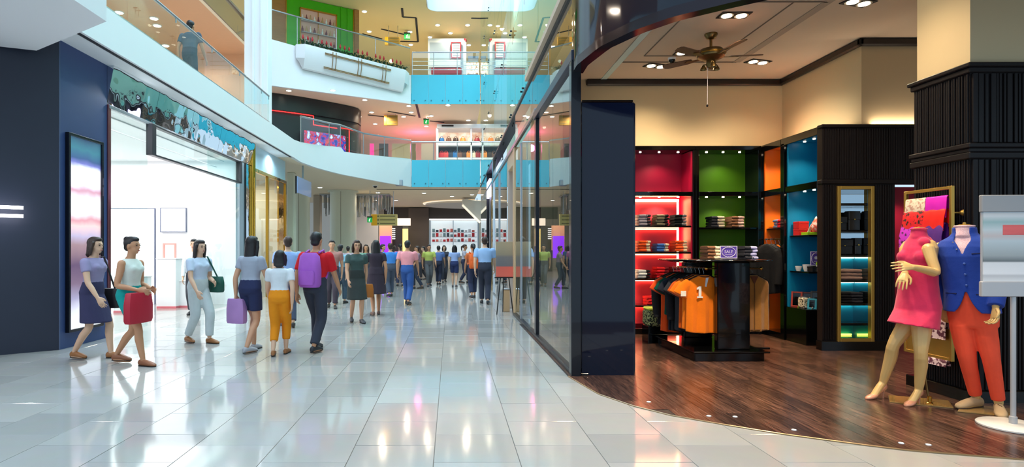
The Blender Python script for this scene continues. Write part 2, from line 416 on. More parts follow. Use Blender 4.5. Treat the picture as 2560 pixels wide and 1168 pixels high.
o = struct('trim_1', mb, mat('floor_edge_brass', (150, 128, 98), 0.3, 0.8))

# ================================================================ RIGHT: GLASS FACADE OF THE SHOP
GX = 1.385
def post(name, x0, x1, y0, y1, z0, z1, m, par): return obj(name, MB().bx(x0, x1, y0, y1, z0, z1, 0.004), m, par)
dark = mat('dark_bronze', (26, 28, 36), 0.25, 0.6, coat=0.3)
win = struct('window_1')
panes = [6.52, 7.55, 9.22, 9.36, 11.3, 11.38, 13.4, 15.4]
for a, b in [(6.53, 7.86), (7.865, 9.22), (9.38, 10.3), (10.305, 11.32), (11.40, 12.4)]:
    obj('glass_pane', MB().bx(GX-0.006, GX+0.006, a, b, 0.06, 3.50), shopglass, win)
obj('corner_post', MB().bx(1.33, 1.44, 6.40, 6.52, 0, 3.50, 0.006), dark, win)
obj('mullion', MB().bx(1.35, 1.43, 9.22, 9.38, 0.0, 3.50, 0.006), dark, win)
obj('slim_mullion', MB().bx(1.36, 1.41, 11.32, 11.40, 0, 3.50, 0.004), steel, win)
obj('bottom_rail', MB().bx(1.34, 1.43, 6.45, 12.5, 0.0, 0.06, 0.006), mat('dark_steel', (64, 68, 76), 0.3, 0.8), win)
obj('top_beam', MB().bx(1.33, 1.43, 6.40, 9.38, 3.50, 3.62, 0.006), mat('blue_black_beam', (52, 58, 76), 0.3, 0.4), win)
obj('top_beam', MB().bx(1.35, 1.41, 9.38, 25.9, 3.62, 3.70, 0.004), steel, win)
obj('transom', MB().bx(GX-0.006, GX+0.006, 6.5, 9.3, 3.62, 4.32), shopglass, win)
obj('transom', MB().bx(GX-0.006, GX+0.006, 9.3, 12.4, 3.62, 4.32), shopglass, win)
# storefront further down the mall
win2 = struct('window_2')
tan = mat('tan_pilaster', (206, 172, 132), 0.35, var=0.03)
obj('portal', MB().bx(1.36, 1.62, 12.45, 12.75, 0, 3.62, 0.01), tan, win2)
obj('portal_lintel', MB().bx(1.38, 1.62, 12.75, 14.0, 3.3, 3.62, 0.01), tan, win2)
obj('portal', MB().bx(1.40, 1.62, 14.0, 14.3, 0, 3.62, 0.01), mat('grey_pilaster', (176, 160, 150), 0.4), win2)
obj('inner_wall', MB().bx(1.62, 1.70, 12.7, 14.1, 0, 3.4), white, win2)
for a, b in [(14.3, 16.4), (16.45, 18.5)]:
    obj('glass_pane', MB().bx(GX-0.006, GX+0.006, a, b, 0.05, 3.6), shopglass, win2)
obj('mullion', MB().bx(1.35, 1.43, 16.40, 16.46, 0, 3.6, 0.004), steel, win2)
obj('mullion', MB().bx(1.34, 1.44, 18.5, 18.64, 0, 4.3, 0.004), chrome, win2)
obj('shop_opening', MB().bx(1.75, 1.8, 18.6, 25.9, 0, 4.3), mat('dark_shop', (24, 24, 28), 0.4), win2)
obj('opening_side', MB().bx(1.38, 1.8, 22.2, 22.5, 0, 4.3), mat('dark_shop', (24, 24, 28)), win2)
for i, yy in enumerate((19.4, 20.2, 21.2)): obj('display_column', MB().bx(1.42, 1.62, yy, yy+0.15, 0, 3.9, 0.01), gold if i % 2 else steel, win2)
obj('sign_box', MB().bx(1.36, 1.6, 20.6, 22.0, 3.35, 3.95, 0.01), mat('violet_light_box', (214, 206, 255), 0.4, emit=2.2), win2)
obj('glass_pane', MB().bx(GX-0.006, GX+0.006, 22.5, 26.6, 0.05, 4.3), shopglass, win2)
# dark side wall of the shop some way behind its glass
struct('wall_side', MB().bx(1.95, 2.0, 9.4, 12.4, 0, 4.3), mat('window_backing', (62, 66, 72), 0.5, var=0.1))
# upper curtain wall, green tinted, with point fixings
win3 = struct('window_3')
zs = [4.38, 6.3, 8.2, 10.1, 12.2]; ys = [5.2, 7.2, 9.2, 11.2, 13.4, 15.8, 18.4, 21.2, 24.0, 26.9]
fixm = mat('fixing_metal', (58, 62, 66), 0.35, 0.9)
for i in range(len(zs)-1):
    for j in range(len(ys)-1):
        p = obj('glass_panel', MB().bx(GX-0.008, GX+0.008, ys[j]+0.006, ys[j+1]-0.006, zs[i]+0.006, zs[i+1]-0.006), greenglass, win3)
        mb = MB()
        for yy in (ys[j]+0.12, ys[j+1]-0.12):
            mb.tube([(GX-0.03, yy, zs[i]+0.12), (GX+0.12, yy, zs[i]+0.12)], 0.022, 6); mb.tube([(GX+0.05, yy, zs[i]-0.1), (GX+0.05, yy, zs[i]+0.2)], 0.012, 6)
        obj('point_fixing', mb, fixm, p)
obj('floor_edge', MB().bx(1.36, 1.60, 6.4, 26.9, 4.32, 4.38), mat('dark_edge', (40, 46, 50), 0.4), win3)
struct('wall_upper', MB().bx(2.6, 2.7, 5.2, 27, 4.36, 12.4), mat('pale_green_wall', (196, 214, 206), 0.6, var=0.04, scale=0.7))

# ================================================================ SHOP SHELL
ZC = 4.37
cpoly = [(a, b, ZC) for a, b in CURVE[:-1]]+[(8, 3.5, ZC), (8.5, 3.5, ZC), (8.5, 10.2, ZC), (1.30, 10.2, ZC)]
sceil = struct('ceiling', MB().extr(cpoly, (0, 0, 0.08)), ceilm)
struct('wall_back', MB().bx(1.40, 5.85, 10.1, 10.2, 0, ZC), cream)
struct('wall_right', MB().bx(5.77, 5.87, 8.25, 10.1, 2.9, ZC), cream)
struct('wall_front_return', MB().bx(5.77, 8.5, 8.15, 8.25, 3.0, ZC), cream)
struct('wall_far_right', MB().bx(8.5, 8.6, 3.5, 8.2, 0, ZC), cream)
corn = struct('trim_2')
cm = mat('cornice_wood', (30, 22, 20), 0.4)
def cornice(x0, x1, y0, y1): return MB().bx(x0, x1, y0, y1, ZC-0.11, ZC-0.005, 0.02)
obj('cornice_length', cornice(2.35, 5.77, 10.03, 10.1), cm, corn); obj('cornice_length', cornice(5.70, 5.77, 8.08, 10.03), cm, corn); obj('cornice_length', cornice(5.70, 8.4, 8.08, 8.15), cm, corn)
# ceiling joints, recessed bands, linear diffuser
gapc = mat('ceiling_groove', (120, 106, 92), 0.8); gapd = mat('ceiling_band', (168, 150, 132), 0.8)
tr = struct('trim_3')
def strip(pts, wd, m, nm):
    a, b = Vector(pts[0]), Vector(pts[1]); d = (b-a).normalized(); n = V(-d.y, d.x, 0)*wd/2
    obj(nm, MB().extr([a+n, b+n, b-n, a-n], (0, 0, -0.008)), m, tr)
zt = ZC-0.001
strip([(2.65, 9.14, zt), (4.5, 9.14, zt)], 0.03, gapc, 'ceiling_joint'); strip([(4.5, 9.14, zt), (4.5, 5.5, zt)], 0.11, gapd, 'ceiling_band')
strip([(2.65, 9.14, zt), (2.65, 7.2, zt)], 0.11, gapd, 'ceiling_band')
strip([(2.95, 8.85, zt), (4.1, 8.85, zt)], 0.015, gapc, 'ceiling_joint'); strip([(4.1, 8.85, zt), (4.1, 6.92, zt)], 0.015, gapc, 'ceiling_joint')
strip([(2.95, 8.85, zt), (2.95, 7.0, zt)], 0.015, gapc, 'ceiling_joint'); strip([(2.95, 6.92, zt), (4.5, 6.92, zt)], 0.02, gapc, 'ceiling_joint')
dif = struct('trim_4')
ptsd = [(2.18, 9.0), (2.22, 8.4), (2.32, 7.8), (2.5, 7.3)]
mb = MB()
for (a, b), (c, d) in zip(ptsd, ptsd[1:]):
    n = V(d-b, -(c-a), 0).normalized()
    for k in (-0.05, 0.0, 0.05):
        p, q = V(a, b, zt)+n*k, V(c, d, zt)+n*k
        mb.extr([p+n*0.014, q+n*0.014, q-n*0.014, p-n*0.014], (0, 0, -0.01))
obj('linear_diffuser', mb, darkgap, dif)
# curved fascia over the entrance, glossy blue black
fasc = mat('fascia_gloss', (16, 24, 40), 0.06, coat=0.25, spec=.35)
CF = []
for i in range(60):
    xa = 1.34+(7.9-1.34)*(i/59)**1.8; CF.append((xa, curve_y(xa)))
CF = [(1.35, 6.46)]+CF
def band(pts, z0, z1, th):
    P = [Vector((a, b, 0)) for a, b in pts]; out = []
    for i, p in enumerate(P):
        t = (P[min(i+1, len(P)-1)]-P[max(i-1, 0)]).normalized(); n = V(-t.y, t.x, 0)
        out.append((p, p+n*th))
    rings = [[V(p.x, p.y, z0), V(q.x, q.y, z0), V(q.x, q.y, z1), V(p.x, p.y, z1)] for p, q in out]
    return MB().loft(rings)
tf = struct('trim_5')
obj('fascia', band(CF, 3.46, 5.6, 0.09), fasc, tf, smooth=30)
obj('fascia_lip', band(CF, 3.37, 3.46, 0.12), mat('fascia_lip', (52, 46, 52), 0.15, 0.7), tf, smooth=30)
# ================================================================ SHOP CABINETS
crim = mat('crimson_panel', (190, 8, 58), 0.45, var=0.04, scale=2)
olive = mat('green_panel', (84, 138, 8), 0.45, var=0.05, scale=2)
oran = mat('orange_panel', (250, 112, 8), 0.45, var=0.04, scale=2)
blue = mat('blue_panel', (6, 140, 190), 0.45, var=0.05, scale=2)
ledw = mat('warm_led', (255, 214, 150), 0.4, emit=12.0)
ledc = mat('pale_led', (226, 255, 214), 0.4, emit=5.0)
def little_lamps(pts, par, nm='spot_lamp', beam=None, power=10, col=(1, 0.86, 0.62)):
    for p in pts: obj(nm, MB().lathe([(0.0, -0.010), (0.018, -0.010), (0.020, 0.0)], p, 12), lamp, par, smooth=40)
    if beam:
        for p in beam: light('SPOT', 'cabinet_beam', (p[0], p[1], p[2]-0.02), power, col, spot_size=2.3, spot_blend=0.8, shadow_soft_size=0.03)
YF, YB = 9.60, 10.06
def bay(name, label, x0, x1, m, shelves, lamps):
    t = thing(name, label, 'cabinet', ((x0+x1)/2, YF, 0))
    obj('back_panel', MB().bx(x0, x1, YB-0.03, YB, 0.1, 3.06), m, t)
    obj('top_panel', MB().bx(x0-0.05, x1+0.05, YF, YB, 3.06, 3.13, 0.006), black, t)
    obj('side_panel', MB().bx(x1, x1+0.05, YF, YB, 0, 3.06, 0.004), black, t)
    obj('side_panel', MB().bx(x0-0.05, x0, YF, YB, 0, 3.06, 0.004), black, t)
    obj('cross_beam', MB().bx(x0, x1, YF, YB-0.03, 2.30, 2.37, 0.005), black, t)
    obj('plinth', MB().bx(x0, x1, YF+0.02, YB-0.03, 0, 0.1, 0.004), black, t)
    for z in shelves: obj('shelf', MB().bx(x0+0.01, x1-0.01, YF+0.03, YB-0.03, z-0.03, z, 0.004), black, t)
    little_lamps([(x, YF+0.2, 3.06) for x in lamps]+[(x, YF+0.2, 2.30) for x in lamps], t, beam=[(lamps[1], YF+0.14, 3.04), (lamps[1], YF+0.14, 2.28)])
    return t
pk = bay('display_cabinet', 'tall black cabinet lined in crimson with glowing edges behind the clothes rail', 1.95, 4.01, crim, [1.81, 1.373, 0.93, 0.486], (3.20, 3.52, 3.84))
obj('side_lining', MB().bx(3.985, 4.008, YF+0.03, YB-0.03, 0.1, 3.05), crim, pk)
obj('led_edged_panel', MB().bx(2.4, 3.88, YB-0.10, YB-0.07, 0.14, 2.24, 0.003), mat('glow_lightened_panel', (244, 66, 84), 0.5, var=0.03), pk)  # crimson lightened so its colour carries the LED glow
obj('light_strip', MB().bx(3.885, 3.925, YB-0.07, YB-0.04, 0.14, 2.26), ledw, pk); obj('light_strip', MB().bx(3.0, 3.90, YB-0.14, YB-0.105, 2.235, 2.27), ledw, pk)
obj('light_strip', MB().bx(3.06, 3.10, YB-0.135, YB-0.11, 0.14, 2.24), ledw, pk)
for z in (1.81, 1.373, 0.93, 0.486): obj('shelf_light', MB().bx(3.0, 3.9, YB-0.13, YB-0.108, z-0.055, z-0.035), mat('soft_led', (255, 170, 120), 0.4, emit=7.0), pk)
gn = bay('display_cabinet', 'tall black cabinet lined in green with five folded stacks in front', 4.11, 5.09, olive, [1.78], (4.32, 4.60, 4.88))
# side units
def side_bay(label, y0, y1, m, shelves, base, lampy):
    t = thing('display_cabinet', label, 'cabinet', (5.2, (y0+y1)/2, 0))
    obj('back_panel', MB().bx(5.70, 5.74, max(y0, 8.48), y1, base, 3.06), m, t)
    obj('far_panel', MB().bx(5.22, 5.70, y1-0.03, y1, base, 3.06), m, t)
    obj('post', MB().bx(5.17, 5.25, y1, y1+0.10, 0, 3.06, 0.004), black, t)
    obj('top_panel', MB().bx(5.18, 5.74, max(y0, 8.2), y1+0.1, 3.06, 3.13, 0.005), m, t)
    obj('top_edge', MB().bx(5.17, 5.20, y0-0.02, y1+0.1, 3.03, 3.14, 0.004), black, t)
    obj('cross_beam', MB().bx(5.18, 5.70, max(y0, 8.47), y1-0.03, 2.30, 2.37, 0.004), black, t)
    obj('beam_edge', MB().bx(5.17, 5.22, y0, y1-0.03, 2.28, 2.38, 0.004), black, t)
    obj('plinth', MB().bx(5.19, 5.70, max(y0, 8.47), y1-0.03, 0, base, 0.004), black, t)
    for z in shelves: obj('shelf', MB().bx(5.24, 5.69, max(y0, 8.49), y1-0.03, z-0.025, z, 0.003), black, t)
    little_lamps([(5.4, y, 3.06) for y in lampy]+[(5.4, y, 2.30) for y in lampy], t, beam=[(5.36, lampy[1], 3.0), (5.34, lampy[1], 2.26)], power=22 if m is oran else 12)
    return t
ob = side_bay('narrow cabinet lined in orange holding dark coats on a rail', 9.10, 9.66, oran, [1.76], 0.10, (9.45, 9.25))
obj('coat_rail', MB().tube([(5.22, 9.12, 1.58), (5.22, 9.63, 1.58)], 0.011, 8), brass, ob, smooth=40)
bb = side_bay('cabinet lined in sky blue with gift boxes, white cups and photo frames', 8.19, 9.0, blue, [1.625, 1.085], 0.53, (8.85, 8.62))
# ribbed black wall with mirror niche
bw = struct('wall_ribbed')
X0, X1, YW = 5.16, 6.17, 8.06
def rw(nm, x0, x1, z0, z1, m=blackw): obj(nm, MB().bx(x0, x1, YW, 8.17, z0, z1), m, bw)
rw('panel_left', X0, 5.36, 0.12, 2.35); rw('panel_right', 5.87, X1, 0.12, 2.35); rw('panel_over', 5.36, 5.87, 2.29, 2.35); rw('panel_top', X0, 7.4, 2.35, 3.12)
obj('plinth', MB().bx(X0-0.02, X1, YW-0.03, 8.17, 0, 0.14, 0.008), black, bw); obj('top_rail', MB().bx(X0-0.02, 7.4, YW-0.03, 8.15, 3.10, 3.15, 0.01), blackw, bw)
obj('middle_rail', MB().bx(X0-0.02, 7.4, YW-0.02, 8.15, 2.32, 2.38, 0.01), blackw, bw)
mb = MB(); rr = random.Random(5)
def ribs(mb, x0, x1, z0, z1, pitch=0.034):
    x = x0
    while x < x1-0.02:
        d = rr.uniform(0.006, 0.016); mb.bx(x+0.003, x+pitch*0.62, YW-d, YW+0.002, z0, z1, 0.002); x += pitch
ribs(mb, X0, 5.34, 0.16, 2.31); ribs(mb, 5.89, X1, 0.16, 2.31); ribs(mb, X0, 7.3, 2.39, 3.09)
obj('ribbing', mb, blackw, bw, kind='stuff')
struct('wall_red', MB().bx(6.1, 7.6, 8.7, 8.75, 0, 2.35), mat('red_curtain_wall', (186, 6, 52), 0.6, var=0.05))
light('SPOT', 'red_recess_beam', (6.6, 8.35, 2.3), 14, (1, 0.86, 0.7), spot_size=2.2, spot_blend=0.8, shadow_soft_size=0.04)
ni = thing('mirror_niche', 'tall gold framed mirror niche with dark shelves lit in pale green', 'niche', (5.615, 8.06, 0.13))
for a in ((5.36, 5.405, 0.13, 2.29), (5.825, 5.87, 0.13, 2.29)): obj('gold_frame', MB().bx(a[0], a[1], 8.03, 8.10, a[2], a[3], 0.004), goldm, ni)
for a in ((0.13, 0.175), (2.245, 2.29)): obj('gold_frame', MB().bx(5.405, 5.825, 8.03, 8.10, a[0], a[1], 0.004), goldm, ni)
mirror = mat('mirror', (205, 214, 220), 0.02, 1.0)
obj('mirror_back', MB().bx(5.405, 5.825, 8.40, 8.42, 1.30, 2.245), mirror, ni); obj('blue_back', MB().bx(5.405, 5.825, 8.40, 8.42, 0.175, 1.30), blue, ni)
obj('side_mirror', MB().bx(5.395, 5.405, 8.10, 8.42, 0.175, 2.245), mirror, ni); obj('side_mirror', MB().bx(5.825, 5.835, 8.10, 8.42, 0.175, 2.245), mirror, ni)
obj('niche_top', MB().bx(5.395, 5.835, 8.10, 8.42, 2.245, 2.26), black, ni); obj('niche_base', MB().bx(5.395, 5.835, 8.08, 8.42, 0.13, 0.176), black, ni)
NS = [2.06, 1.68, 1.34, 0.985, 0.66, 0.38]
for i, z in enumerate(NS):
    obj('shelf', MB().bx(5.408, 5.822, 8.12, 8.39, z-0.035, z, 0.004), black, ni)
    if i in (2, 3, 4): obj('light_strip', MB().bx(5.42, 5.81, 8.36, 8.385, z-0.055, z-0.037), ledc, ni)
obj('light_strip', MB().bx(5.45, 5.78, 8.36, 8.385, 0.18, 0.195), mat('yellow_led', (232, 255, 90), 0.4, emit=3.0), ni)

# ================================================================ FOLDED GARMENTS
def fabric(nm, c, var=0.10): return mat('cloth_'+nm, c, 0.9, var=var, scale=40, bump=0.25, bscale=90, sheen=0.15 if sum(c) > 260 else 0.0, spec=0.3)
FAB = dict(lilac=(148, 138, 150), charcoal=(44, 44, 52), khaki=(112, 102, 80), black=(18, 18, 22), grey=(128, 126, 128), orange=(236, 84, 18), cream=(226, 204, 168), blue=(62, 112, 190),
           white=(226, 224, 224), red=(206, 20, 32), maroon=(108, 14, 26), brown=(118, 78, 54), rose=(196, 158, 146), lavender=(176, 172, 214), taupe=(150, 120, 108), slate=(96, 112, 150), sand=(190, 172, 150))
FAB = {k: fabric(k, v) for k, v in FAB.items()}
ORD = ['bottom', 'second', 'third', 'topmost', 'fifth']
def fold_mb(wd, dp, t, x0, x1, grow=0.0, seed=0):
    q = random.Random(seed); rings = []; n = 6
    for i in range(n):
        x = x0+(x1-x0)*i/(n-1); dz = q.uniform(-0.003, 0.003); dy = q.uniform(-0.006, 0.006); r = []
        for a in range(14):
            an = 2*PI*a/14; cy = math.copysign(1, math.cos(an)); yy = cy*(dp/2-t/2)+math.cos(an)*(t/2+grow)
            e = 0.86 if i in (0, n-1) else 1.0
            r.append(V(x, yy+dy, t/2+math.sin(an)*(t/2+grow)*e+dz))
        rings.append(r)
    return MB().loft(rings)
def stack(x, y, z, n, ca, cb, desc, where, rz=0.0, wd=0.25, t=0.047, split=0.45, group=None):
    for i in range(n):
        o_ = ORD[i] if i < n-1 else 'topmost'
        q = random.Random(int(x*1000)+i)
        r = thing('folded_shirt', f'{o_} {desc} in the {where}', 'folded shirt', (x+q.uniform(-.008, .008), y+q.uniform(-.01, .01), z+i*(t+0.0005)), rz+q.uniform(-.05, .05), group or f'folded clothes in the {where}')
        xs = -wd/2+wd*split
        obj('folded_body', fold_mb(wd, 0.25, t, -wd/2, xs+0.02, 0, i+int(x*99)), FAB[ca], r, world=False, smooth=50)
        obj('contrast_fold', fold_mb(wd, 0.25, t, xs, wd/2, -0.0015, i+int(x*77)), FAB[cb], r, world=False, smooth=50)
YS = 9.80
for px, z, n, a, b, d, wh in [
    (1606, 1.81, 4, 'lilac', 'charcoal', 'grey lilac knit', 'stack at the dark partition, top crimson shelf'),
    (1650, 1.81, 4, 'khaki', 'black', 'khaki knit', 'middle stack, top crimson shelf'),
    (1694, 1.81, 4, 'black', 'grey', 'black and grey knit', 'stack near the green cabinet, top crimson shelf'),
    (1605, 1.373, 4, 'orange', 'cream', 'orange and cream shirt', 'stack at the dark partition, second crimson shelf'),
    (1651, 1.373, 3, 'blue', 'cream', 'blue and cream shirt', 'middle stack, second crimson shelf'),
    (1696, 1.373, 4, 'orange', 'cream', 'orange shirt with cream fold', 'stack near the green cabinet, second crimson shelf'),
    (1604, 0.93, 3, 'white', 'black', 'white shirt with black edge', 'stack at the dark partition, third crimson shelf'),
    (1650, 0.93, 4, 'red', 'maroon', 'red shirt', 'middle stack, third crimson shelf'),
    (1692, 0.93, 4, 'maroon', 'black', 'dark red shirt', 'stack nearest the clothes rail, third crimson shelf'),
    (1628, 0.486, 3, 'red', 'white', 'red shirt with white cuff', 'only stack on the lowest crimson shelf')]:
    stack(xx(px, YS), YS, z+0.001, n, a, b, d, wh, split=0.6, wd=0.195)
stack(xx(1787, 9.8), 9.8, 1.781, 4, 'charcoal', 'sand', 'charcoal and beige knit', 'green shelf stack beside the crimson cabinet', wd=0.215)
stack(xx(1836, 9.8), 9.8, 1.781, 4, 'brown', 'rose', 'brown and rose knit', 'green shelf stack beside the orange cabinet', wd=0.21)
stack(5.42, 9.42, 1.761, 3, 'slate', 'red', 'slate blue shirt', 'stack on the orange shelf', rz=-PI/2)
stack(5.61, 8.25, 0.986, 3, 'taupe', 'taupe', 'taupe wool garment', 'stack on the lit niche shelf', wd=0.30, t=0.05)
stack(5.61, 8.25, 0.661, 4, 'black', 'charcoal', 'black wool garment', 'stack on the lower niche shelf', wd=0.32, t=0.038)
# dark bags / boxes on the mirror shelves
leather = mat('black_leather', (20, 18, 20), 0.35, bump=0.2, bscale=120)
for i, (x, z, wd, h, lab) in enumerate([(5.52, 1.681, 0.16, 0.19, 'smaller black clutch box standing on the upper mirror shelf'), (5.70, 1.681, 0.18, 0.27, 'taller black clutch box standing on the upper mirror shelf'),
                                       (5.57, 1.341, 0.22, 0.21, 'wide black clutch box standing on the lower mirror shelf'), (5.755, 1.341, 0.10, 0.23, 'narrow black clutch box standing on the lower mirror shelf')]):
    t = thing('clutch_box', lab, 'box', (x, 8.24, z), 0.15 if i % 2 else -0.1, 'black boxes in the mirror niche')
    obj('body', MB().bx(-wd/2, wd/2, -0.045, 0.045, 0, h, 0.008), leather, t, world=False); obj('flap', MB().bx(-wd/2-0.003, wd/2+0.003, -0.05, 0.03, h*0.55, h+0.004, 0.006), leather, t, world=False)
    obj('clasp', MB().bx(-0.012, 0.012, -0.056, -0.048, h*0.55, h*0.62, 0.003), gold, t, world=False)
# gifts in the blue cabinet
redbox = mat('red_card', (214, 30, 24), 0.5, var=0.05); limec = mat('lime_card', (166, 214, 20), 0.5); whitec = mat('white_china', (240, 238, 240), 0.25); purple = mat('purple_card', (84, 62, 160), 0.5, var=0.04); paper = mat('pale_card', (232, 226, 228), 0.6)
def box_thing(nm, lab, cat, x, y, z, sx, sy, sz, m, lid=None, rz=0.0, group=None):
    t = thing(nm, lab, cat, (x, y, z), rz, group)
    obj('body', MB().bx(-sx/2, sx/2, -sy/2, sy/2, 0, sz*0.72, 0.003), m, t, world=False)
    obj('lid', MB().bx(-sx/2-0.003, sx/2+0.003, -sy/2-0.003, sy/2+0.003, sz*0.70, sz, 0.003), lid or m, t, world=False); return t
box_thing('gift_box', 'lower red gift box on the top blue shelf', 'box', 5.35, 8.86, 1.626, 0.15, 0.15, 0.105, redbox)
box_thing('gift_box', 'upper red gift box stacked on another on the top blue shelf', 'box', 5.35, 8.86, 1.733, 0.15, 0.15, 0.105, redbox)
box_thing('gift_box', 'flat lime green box lying on the top blue shelf', 'box', 5.40, 8.66, 1.626, 0.24, 0.16, 0.045, limec)
t = thing('folded_card', 'red and white folded card leaning on the red gift boxes', 'card', (5.40, 8.68, 1.673), 0.3)
obj('front_leaf', MB().extr([(-0.06, -0.03, 0), (0.07, -0.03, 0), (0.07, -0.01, 0.17)], (0, 0.004, 0)), redbox, t, world=False); obj('back_leaf', MB().extr([(-0.06, 0.02, 0), (0.07, 0.02, 0), (0.05, 0.0, 0.18), (-0.02, 0.0, 0.10)], (0, 0.004, 0)), paper, t, world=False)
t = thing('ceramic_drop', 'coral and white teardrop ornament standing on the lime box', 'ornament', (5.42, 8.60, 1.672))
obj('drop_body', MB().lathe([(0.0, 0), (0.045, 0.002), (0.07, 0.05), (0.072, 0.09), (0.05, 0.15), (0.022, 0.20), (0.0, 0.235)], n=18), two_tone('coral_print', (232, 96, 74), (246, 214, 204), 16, 0.52), t, world=False, smooth=60)
obj('drop_rim', MB().lathe([(0.03, -0.001), (0.046, 0.0), (0.046, 0.006), (0.03, 0.006)], n=18), redbox, t, world=False)
def cup(x, y, z, lab, s=1.0):
    t = thing('teacup', lab, 'cup', (x, y, z), random.uniform(0, 3), 'white cups on the middle blue shelf')
    obj('bowl', MB().lathe([(0.0, 0.004), (0.03*s, 0.0), (0.04*s, 0.03*s), (0.048*s, 0.075*s), (0.045*s, 0.075*s), (0.036*s, 0.03*s), (0.0, 0.01)], n=16), whitec, t, world=False, smooth=50)
    obj('handle', MB().tube([(0.045*s+0.028*s*math.sin(PI*a/6), 0, 0.04*s-0.026*s*math.cos(PI*a/6)) for a in range(7)], 0.005, 6), whitec, t, world=False, smooth=50)
cup(5.30, 8.84, 1.086, 'white teacup nearest the orange cabinet on the middle blue shelf'); cup(5.37, 8.74, 1.086, 'bigger white cup beside the purple emblem card', 1.35)
def emblem_sign(nm, lab, x, y, z, sx, sz, rz, words):
    t = thing(nm, lab, 'sign', (x, y, z), rz)
    obj('board', MB().bx(-sx/2, sx/2, -0.006, 0.006, 0, sz, 0.002), purple, t, world=False)
    e = mat('silver_border', (206, 200, 226), 0.4)
    for a in ((-sx/2, -sx/2+0.009, 0, sz), (sx/2-0.009, sx/2, 0, sz), (-sx/2+0.009, sx/2-0.009, 0, 0.009), (-sx/2+0.009, sx/2-0.009, sz-0.009, sz)):
        obj('border', MB().bx(a[0], a[1], -0.010, -0.005, a[2], a[3]), e, t, world=False)
    obj('wreath', MB().tube([(sx*0.40*math.cos(2*PI*i/40)*(1+0.05*math.cos(18*2*PI*i/40)), -0.009, sz/2+sz*0.39*math.sin(2*PI*i/40)*(1+0.05*math.cos(18*2*PI*i/40))) for i in range(40)], 0.0045, 5, closed=True), e, t, world=False)
    obj('foot', MB().bx(-sx*0.3, sx*0.3, -0.03, 0.05, -0.012, 0.0, 0.003), black, t, world=False)
    R = Matrix.Rotation(PI/2, 4, 'X')
    if words: text('lettering', words, sz*0.33, e, t, Matrix.Translation((0, -0.008, sz*0.52)) @ R, 0.001)
    obj('rule', MB().bx(-sx*0.2, sx*0.2, -0.010, -0.006, sz*0.28, sz*0.31), e, t, world=False)
    if not words: obj('crest', MB().lathe([(0.0, 0), (sz*0.11, 0), (sz*0.11, 0.004), (0, 0.004)], n=14).xf(Matrix.Translation((0, -0.006, sz*0.55)) @ R), e, t, world=False)
    return t
box_thing('card_stand', 'small black box under the purple emblem card on the middle blue shelf', 'box', 5.39, 8.58, 1.086, 0.16, 0.12, 0.075, leather)
emblem_sign('emblem_card', 'small purple emblem card standing on the black box in the blue cabinet', 5.40, 8.58, 1.174, 0.15, 0.21, -0.2, None)
box_thing('gift_box', 'pale green box at the edge of the middle blue shelf', 'box', 5.42, 8.515, 1.086, 0.08, 0.05, 0.14, paper, limec)
framew = mat('red_wood', (150, 48, 34), 0.35, var=0.15, scale=20)
def photo(x, y, z, lab, m, h=0.24, w_=0.15, rz=-0.7, lean=0.25):
    t = thing('photo_frame', lab, 'photo frame', (x, y, z), rz, 'photo frames in the blue cabinet')
    M = Matrix.Rotation(-lean, 4, 'X')
    for a in ((-w_/2, -w_/2+.025, 0, h), (w_/2-.025, w_/2, 0, h), (-w_/2+.025, w_/2-.025, 0, .025), (-w_/2+.025, w_/2-.025, h-.025, h)): obj('frame_side', MB().bx(a[0], a[1], -.008, .008, a[2], a[3], .002, M), m, t, world=False)
    obj('picture', MB().bx(-w_/2+.02, w_/2-.02, -.002, .006, .02, h-.02, 0, M), black, t, world=False); obj('strut', MB().bx(-.02, .02, 0.005, .012, 0, h*.6, 0, Matrix.Rotation(0.25, 4, 'X') @ Matrix.Translation((0, 0.04, 0))), black, t, world=False)
photo(5.29, 8.88, 0.531, 'red wood photo frame nearest the orange cabinet', framew); photo(5.40, 8.80, 0.531, 'dark red photo frame behind the mosaic pot', mat('dark_red_wood', (96, 26, 30), 0.35)); photo(5.40, 8.58, 0.531, 'black photo frame nearest the ribbed wall', leather, 0.27)
photo(5.33, 8.56, 0.531, 'turquoise photo frame lowest at the ribbed wall', mat('turquoise_frame', (40, 150, 176), 0.4), 0.16, 0.12)
t = thing('mosaic_pot', 'mottled silver mosaic pot on the lowest blue shelf', 'pot', (5.32, 8.72, 0.531))
obj('pot_body', MB().bx(-.07, .07, -.07, .07, 0, .165, .02), two_tone('mosaic', (70, 60, 44), (226, 214, 188), 46, 0.45, 0.3, 'voronoi'), t, world=False, smooth=30); obj('pot_rim', MB().lathe([(.05, .165), (.058, .165), (.058, .172), (.05, .172)], n=16), steel, t, world=False)
for i in range(4):
    t = thing('trinket', f'{["first","second","third","fourth"][i]} small silver trinket in the row before the black frame', 'trinket', (5.30+.012*i, 8.66-.035*i, 0.531), 0, 'silver trinkets in the blue cabinet')
    obj('ball', MB().ell((0, 0, .018), .018), chrome, t, world=False, smooth=60); obj('cap', MB().lathe([(0, .03), (.008, .03), (.006, .042), (0, .042)], n=8), gold, t, world=False)
one('lime_pad', MB().bx(5.27, 5.36, 8.76, 8.82, .531, .545, .003), limec, 'flat lime pad beside the red photo frame', 'pad', (5.31, 8.79, .531))

